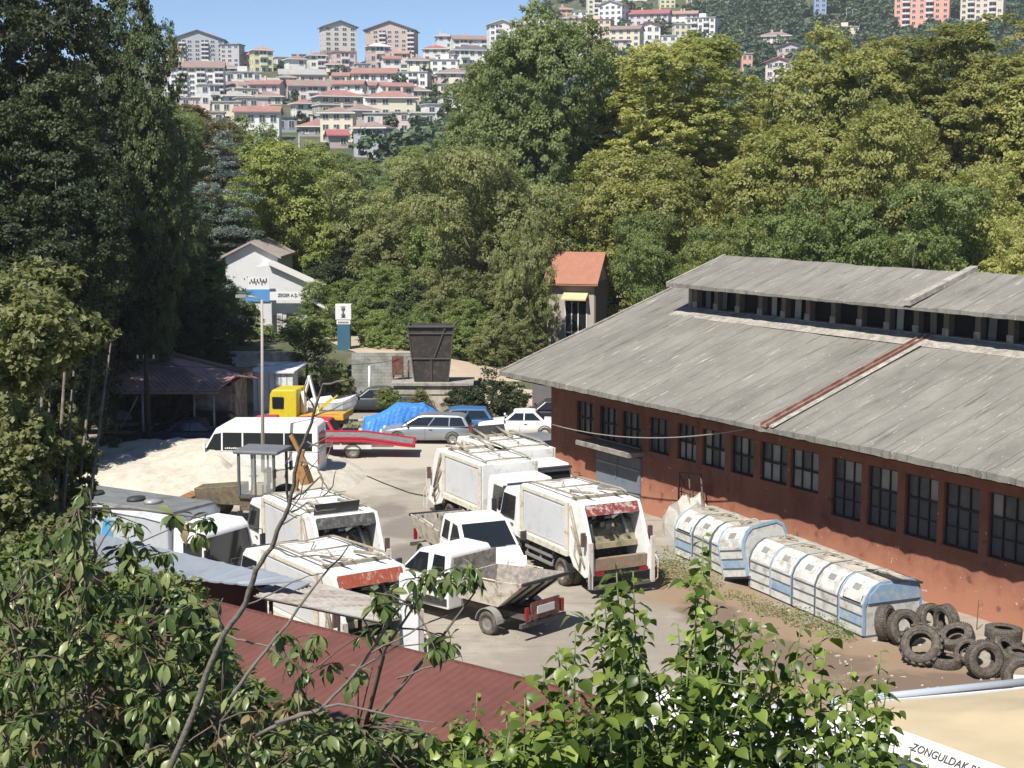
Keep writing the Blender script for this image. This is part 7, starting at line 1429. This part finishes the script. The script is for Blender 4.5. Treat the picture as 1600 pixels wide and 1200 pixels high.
o=b.build('rubble',[MATS['stone_chips'],dark]); tag(o,'loose rubble lying between the boat and the covered car','rubble',kind='stuff')
# ================================================================ FOREGROUND FOLIAGE
def leaf_template(kind):
    if kind=='ovate': w=[(0,.0),(.12,.24),(.3,.40),(.52,.38),(.75,.22),(1,.0)]
    else: w=[(0,.0),(.15,.09),(.4,.19),(.65,.23),(.85,.13),(1,.0)]
    V=[];F=[]
    for i,(t,h_) in enumerate(w):
        dz=-.22*t*t if kind=='ovate' else -.45*t*t
        V+=[(t,-h_,dz+h_*.28),(t,0,dz),(t,h_,dz+h_*.28)]
    for i in range(len(w)-1):
        a=3*i; F+=[(a,a+3,a+4,a+1),(a+1,a+4,a+5,a+2)]
    return np.array(V),F
def leaves_obj(name,L,kind,m,parent,seed):
    """L: list of (pos, axis dir, up, size)"""
    V,F=leaf_template(kind); n=len(L); A=np.array([l[0] for l in L]);D=np.array([l[1] for l in L]);U=np.array([l[2] for l in L]);S=np.array([l[3] for l in L])[:,None,None]
    D/=np.linalg.norm(D,axis=1,keepdims=True); S_=np.cross(U,D); S_/=np.linalg.norm(S_,axis=1,keepdims=True)+1e-9; U=np.cross(D,S_)
    co_=A[:,None]+S*(V[None,:,0:1]*D[:,None]+V[None,:,1:2]*S_[:,None]+V[None,:,2:3]*U[:,None]); mV=len(V)
    f=np.array(F); fa=(f[None]+(np.arange(n)*mV)[:,None,None]).reshape(-1,4)
    me=bpy.data.meshes.new(name); me.vertices.add(n*mV); me.vertices.foreach_set('co',co_.reshape(-1).astype(np.float32)); me.loops.add(fa.size); me.loops.foreach_set('vertex_index',fa.ravel().astype(np.int32)); me.polygons.add(len(fa)); me.polygons.foreach_set('loop_start',np.arange(0,fa.size,4,dtype=np.int32)); me.polygons.foreach_set('loop_total',np.full(len(fa),4,dtype=np.int32)); me.polygons.foreach_set('use_smooth',np.ones(len(fa),bool)); me.materials.append(m); me.update(); me.validate()
    return inst(name,me,parent)
lsap=leafmat('sapling_leaf',(.045,.078,.012),(.23,.29,.06),.24,rough=.38); ldro=leafmat('drooping_leaf',(.05,.085,.022),(.24,.27,.11),.22,rough=.36); lbrn=leafmat('browning_leaf',(.13,.10,.05),(.26,.19,.10),.2)
twg=mat('twig_bark',(.13,.10,.08),.85,.25,6); gtw=mat('green_stem',(.14,.19,.06),.6,.15,5); gbr=mat('grey_branch',(.15,.13,.11),.85,.25,8,bump=.3)
def shoots(label,tips,Y0,seed,lsz=.098,spread=.5,length=1.3,side=3):
    rg=random.Random(seed); base=W(sum(t[0] for t in tips)/len(tips),1500,Y0); r=thing('leafy_sapling',label,'shrub'); L=[];st=MB()
    for (px,py,*o) in tips:
        Y=Y0+rg.uniform(-.5,.6)+(o[0] if o else 0); tip=W(px,py,Y); root=Vector((lerp(tip.x,base.x,.35),Y+rg.uniform(-.2,.2),H(tip.x,Y)-.1)); ln=(tip-root).length
        lean=Vector((rg.uniform(-.12,.12),rg.uniform(-.1,.1),0)); P=[]
        for i in range(15): t=i/14; P.append(root.lerp(tip,t)+lean*math.sin(PI*t)*ln*.35+Vector((rg.gauss(0,.006),rg.gauss(0,.006),0)))
        st.tube([tuple(p) for p in P],[lerp(.016,.004,i/14) for i in range(15)],5)
        def at_(d): # distance back from tip
            t=max(0,1-d/ln)*14; i=min(13,int(t)); return P[i].lerp(P[i+1],t-i)
        d=0.0;k=rg.uniform(0,6)
        while d<length:
            p=at_(d); k+=2.4; a=Vector((math.cos(k),math.sin(k),rg.uniform(-.55,.25)))
            if d<.06: a.z=rg.uniform(-.6,.6)
            s_=lsz*min(1,.45+d*3.2)*rg.uniform(.5,1.2); pet=p+a.normalized()*s_*.32; st.cyl(tuple(p),tuple(pet),.0025,n=3,mi=0,caps=False)
            L.append((tuple(pet),tuple(Vector((a.x,a.y,a.z-.35))),tuple(Vector((rg.gauss(0,.3),rg.gauss(0,.3),1))),s_)); d+=rg.uniform(.02,.038)
        for q in range(side):
            d0=rg.uniform(.2,length*.9); p=at_(d0); a=rg.uniform(0,6.28); e=p+Vector((math.cos(a)*rg.uniform(.15,.35),math.sin(a)*.25,rg.uniform(.02,.2))); st.tube([tuple(p),tuple(e)],[.005,.003],4); kk=0
            for t in np.linspace(.2,1,7):
                kk+=2.6; pp=p.lerp(e,t); av=Vector((math.cos(kk),math.sin(kk),rg.uniform(-.5,.2))); L.append((tuple(pp+av*.03),tuple(av+Vector((0,0,-.3))),(rg.gauss(0,.3),rg.gauss(0,.3),1),lsz*rg.uniform(.6,1.1)))
    st.build('stem',gtw,r); leaves_obj('foliage',L,'ovate',lsap,r,seed); return r
rg=random.Random(50)
def fillt(x0,x1,xs,ys,n,ymax=1260): 
    out=[]
    for _ in range(n): x=rg.uniform(x0,x1); y0=pinterp(x,xs,ys); out.append((x,rg.uniform(y0+20,ymax)))
    return out
XS=[650,740,800,870,920,960,1010,1060,1110,1180,1250,1310,1360,1400,1450]; YS=[1150,1090,1070,1010,960,905,930,960,930,960,975,1025,1050,1120,1200]
shoots('tall leafy sapling group with the highest tip in front of the refuse truck',[(962,880),(990,893),(945,915),(975,930),(930,950),(1010,950),(900,985),(955,985),(1000,1010)]+fillt(890,1030,XS,YS,13),8.6,1)
shoots('leafy sapling group rising in front of the container row',[(1104,838,.3),(1098,872,.3),(1085,930),(1120,945),(1060,975),(1150,962),(1135,1000)]+fillt(1040,1170,XS,YS,13),8.9,2)
shoots('leafy sapling group before the bare earth patch',[(1190,955),(1215,985),(1252,962),(1268,1000),(1180,1005),(1235,1030),(1290,1015)]+fillt(1170,1310,XS,YS,14),8.8,3)
shoots('leafy sapling twigs before the tyres and the lettered tent',[(1372,1018),(1388,1062),(1355,1062),(1330,1040),(1400,1150),(1425,1172),(1452,1195),(1375,1120),(1320,1090)]+fillt(1310,1400,XS,YS,5),8.3,4,side=1,length=.8)
shoots('low leafy saplings over the brown roof at the bottom centre',[(872,1012),(850,1040),(880,1050),(745,1082),(790,1110),(820,1082),(705,1130),(760,1150),(850,1105),(905,1090)]+fillt(700,890,XS,YS,9),8.5,5,length=1.0)
def clusters(label,tips,Y0,seed,base,lsz=.105,mats_=None,ysp=.7,twig=.35,name='drooping_shrub'):
    rg=random.Random(seed); r=thing(name,label,'shrub'); L=[];LB=[];st=MB()
    CS=[W(px,py,Y0+rg.uniform(-ysp,ysp)) for (px,py) in tips]; nodes_=[]; bs=Vector(base)
    for q in range(max(3,len(CS)//11)):
        e=CS[(q*7)%len(CS)]+Vector((rg.gauss(0,.1),rg.gauss(0,.1),-.12)); mid=bs.lerp(e,.5)+Vector((rg.gauss(0,.15),rg.gauss(0,.1),.08)); PP_=[bs.lerp(mid,t) for t in(0,.33,.66)]+[mid.lerp(e,t) for t in(0,.33,.66,1)]; st.tube([tuple(p) for p in PP_],[lerp(.015,.005,t/6) for t in range(7)],5); nodes_+=PP_[2:]
    for c_ in CS:
        nd=min(nodes_,key=lambda p:(p-c_).length); st.tube([tuple(nd),tuple(nd.lerp(c_,.55)+Vector((0,0,.02))),tuple(c_)],[.007,.005,.003],4); bd=(nd-c_); bd.normalize(); tw_=c_+bd*.16
        nl=rg.randint(11,17); a0=rg.uniform(0,6.28); brown=rg.random()<.07
        for k in range(nl):
            a=a0+k*2.4; el=rg.uniform(-1.25,-.1) if k>2 else rg.uniform(-.3,.7); dv=Vector((math.cos(a)*math.cos(el),math.sin(a)*math.cos(el),math.sin(el))); up=Vector((math.cos(a)*.6,math.sin(a)*.6,.8))+Vector((rg.gauss(0,.2),rg.gauss(0,.2),0))
            p=c_-(c_-tw_)*rg.random()*.4; (LB if brown else L).append((tuple(p+dv*.012),tuple(dv),tuple(up),lsz*rg.uniform(.5,1.15)))
    st.build('twig',twg,r); leaves_obj('foliage',L,'lance',ldro,r,seed)
    if LB: leaves_obj('foliage',LB,'lance',lbrn,r,seed+1)
    return r
XL=[-20,40,90,130,180,240,300,345,380,440,520,600,660,720,780]; YL=[870,850,820,785,815,850,900,960,1050,1075,1095,1115,1130,1150,1190]
def fl(x0,x1,n,ymax=1250): 
    out=[]
    for _ in range(n): x=rg.uniform(x0,x1); out.append((x,rg.uniform(pinterp(x,XL,YL)+8,ymax)))
    return out
clusters('drooping-leaved shrub at the lower left, in front of the grey canopy',[(130,762),(165,790),(185,808),(150,815),(215,818),(235,850),(95,838),(110,860),(265,862),(300,812),(275,805),(330,812),(315,835)]+fl(-20,200,170),9.6,11,(-2.6,10.2,7.5))
clusters('drooping-leaved shrub left of the bare branch over the brown roof edge',fl(200,380,160)+[(300,925),(330,935),(350,985),(255,900)],9.4,12,(-1.7,10,7.5))
clusters('drooping-leaved shrub at the bottom, below the brown roof',[(440,985),(465,1000),(430,1010),(490,1010),(455,1035),(520,1035),(500,990),(480,1045),(545,1060),(560,1040),(575,985),(600,975)]+fl(380,700,140),9.0,13,(-.8,9.6,7.5))
clusters('drooping twigs in front of the nearest pickup',[(672,890),(690,905),(735,880),(745,895),(715,885),(640,905),(655,925),(605,932),(590,945),(620,915),(690,995),(705,1010),(680,1015),(660,895),(725,900),(580,925)],8.6,14,(-.9,9,9.5),twig=.2)
# branches
def branch(label,paths,Y,name='bare_branch',cat='branch',m=gbr,zb=None):
    r=thing(name,label,cat); b=MB()
    for pts,r0,r1 in paths:
        P=[]; n=len(pts)
        for i,(px,py) in enumerate(pts): P.append(tuple(W(px,py,Y+.05*i*(1 if len(paths)%2 else -1))))
        rj=random.Random(int(pts[0][0])); P2=[P[0]]
        for i in range(n-1):
            for t in(.33,.66,1): q=Vector(P[i]).lerp(Vector(P[i+1]),t); q+=Vector((rj.gauss(0,.004),rj.gauss(0,.004),rj.gauss(0,.004))) if t<1 else Vector(); P2.append(tuple(q))
        P=P2; n=len(P)
        b.tube(P,[lerp(r0,r1,i/(n-1)) for i in range(n)],7)
    b.build('wood',m,r); return r
branch('bare dead branch rising diagonally across the sandy yard',[([(250,1240),(300,1120),(320,1060),(350,990),(385,940),(400,890),(425,855),(440,815),(452,790),(460,740),(470,700),(483,670),(492,640),(505,600),(540,595)],.019,.005),
 ([(452,790),(448,760),(447,735),(455,705)],.008,.003),([(458,780),(480,765),(500,745),(515,770),(540,768)],.007,.002),([(455,800),(480,785),(495,800),(525,795)],.006,.002),([(480,690),(500,700),(520,690),(510,720)],.006,.002),([(470,720),(495,730),(505,750),(500,775)],.006,.002),([(505,775),(520,760),(525,735)],.004,.002),([(483,700),(500,690),(520,680)],.005,.002),([(492,650),(520,640),(560,620)],.005,.002),([(492,640),(475,610),(480,590)],.005,.002),
 ([(440,820),(465,805),(485,800)],.005,.002),([(425,855),(460,870),(500,868),(540,870)],.006,.002),([(350,985),(340,960),(348,935)],.007,.003),([(385,945),(430,925),(470,905),(505,895)],.005,.002),([(350,990),(380,1000),(420,1010),(440,1030)],.008,.003),([(440,815),(470,775),(478,740),(500,715)],.004,.002)],8.2)
branch('thin straight twig crossing the corrugated roof',[([(360,1090),(400,1035),(450,975),(500,905),(545,852)],.011,.004)],7.9)
branch('pinkish twig reaching right towards the pickup',[([(430,1130),(500,1110),(560,1045),(640,930),(700,905)],.013,.004),([(560,1045),(620,1010),(680,1005)],.007,.003),([(580,1020),(640,990),(690,965),(720,950)],.006,.003)],8.3)
branch('grey twig low across the bottom left',[([(400,1150),(470,1115),(530,1100),(620,1120),(680,1130)],.012,.004),([(620,1060),(680,1040),(720,1025)],.007,.003)],8.4)
branch('thin green twig with a lone tip at the left',[([(150,870),(142,820),(140,765)],.008,.003),([(85,900),(80,860),(95,838)],.006,.003)],9.4)
# small-leaved trees on the left, further off
def cloud(name,label,lobes,Y,dY,n,leaf,m,seed,trunkpx,cat='tree',asp=.6):
    rgn=np.random.default_rng(seed); r=thing(name,label,cat); PO=[];NO=[];w_=np.array([l[2]**2 for l in lobes],float); w_/=w_.sum(); st=MB()
    cs=[]
    for (px,py,rp) in lobes: q=W(px,py,Y+rgn.uniform(-dY,dY)); cs.append((q,rp/2400*Y))
    nt=n//26; li=rgn.choice(len(lobes),nt,p=w_)
    for i in li:
        q,rr=cs[i]; d=rgn.normal(size=3); d/=np.linalg.norm(d); c_=np.array(q)+d*rr*rgn.uniform(.35,1.08); k=26
        off=rgn.normal(size=(k,3))*rr*.10+ np.outer(rgn.random(k),d+np.array([0,0,.3]))*rr*.18; PO.append(c_+off); nn=rgn.normal(size=(k,3))*.6+d*.5+np.array([0,0,.6]); NO.append(nn/np.linalg.norm(nn,axis=1,keepdims=True))
    inst('foliage',leafmesh(name,np.concatenate(PO),np.concatenate(NO),leaf,m,seed,asp=asp),r)
    g0=W(*trunkpx,Y); root=Vector((g0.x,Y,H(g0.x,Y)-.3))
    for q,rr in cs: mid=root.lerp(q,.55)+Vector((0,0,.4)); st.tube([tuple(root),tuple(mid),tuple(q)],[.09,.045,.012],6)
    st.build('trunk',bark,r); return r
cloud('small_leaved_tree','small-leaved tree at the left edge with sunlit outer twigs against the dark wood',[(20,470,50),(70,455,45),(110,440,22),(60,520,55),(120,520,40),(150,518,22),(175,522,12),(20,560,50),(80,560,35),(25,630,45),(40,690,50),(90,700,40),(130,715,28),(15,760,55),(75,775,48),(130,765,22),(30,840,60),(90,840,45),(110,650,20),(115,600,10)],22,1.2,44000,.105,LM['acacia'],21,(20,1100))
cloud('dense_shrub','dense dark green small-leaved shrub in the bottom left corner',[(30,930,70),(100,960,70),(160,1000,70),(40,1060,90),(140,1100,90),(250,1060,80),(330,1100,80),(230,1180,90),(350,1190,80),(60,1190,90),(420,1180,70),(270,960,50),(330,1020,40),(60,880,45),(120,900,50),(200,930,50),(500,1150,50),(380,1120,50)],12.0,.8,36000,.07,LM['shrub'],22,(150,1500),'shrub')
cloud('dense_shrub','small-leaved green shrub along the bottom centre under the saplings',[(520,1180,60),(620,1190,60),(720,1200,60),(820,1200,60),(930,1190,60),(1040,1190,60),(470,1230,60)],11.5,.6,9000,.07,LM['shrub'],23,(700,1600),'shrub')

# ================================================================ AIR
b=MB(); b.box(-460,560,-38,900,-12,180); o=b.build('haze',None.__class__ and bpy.data.materials.new('haze_air')); o['kind']='stuff'; o['label']='thin summer haze over the valley'
m=bpy.data.materials['haze_air']; m.use_nodes=True; t=m.node_tree; t.nodes.clear(); ou=t.nodes.new('ShaderNodeOutputMaterial'); v=t.nodes.new('ShaderNodeVolumePrincipled'); v.inputs['Color'].default_value=(.82,.88,.95,1); v.inputs['Density'].default_value=.00016; t.links.new(v.outputs[0],ou.inputs['Volume'])
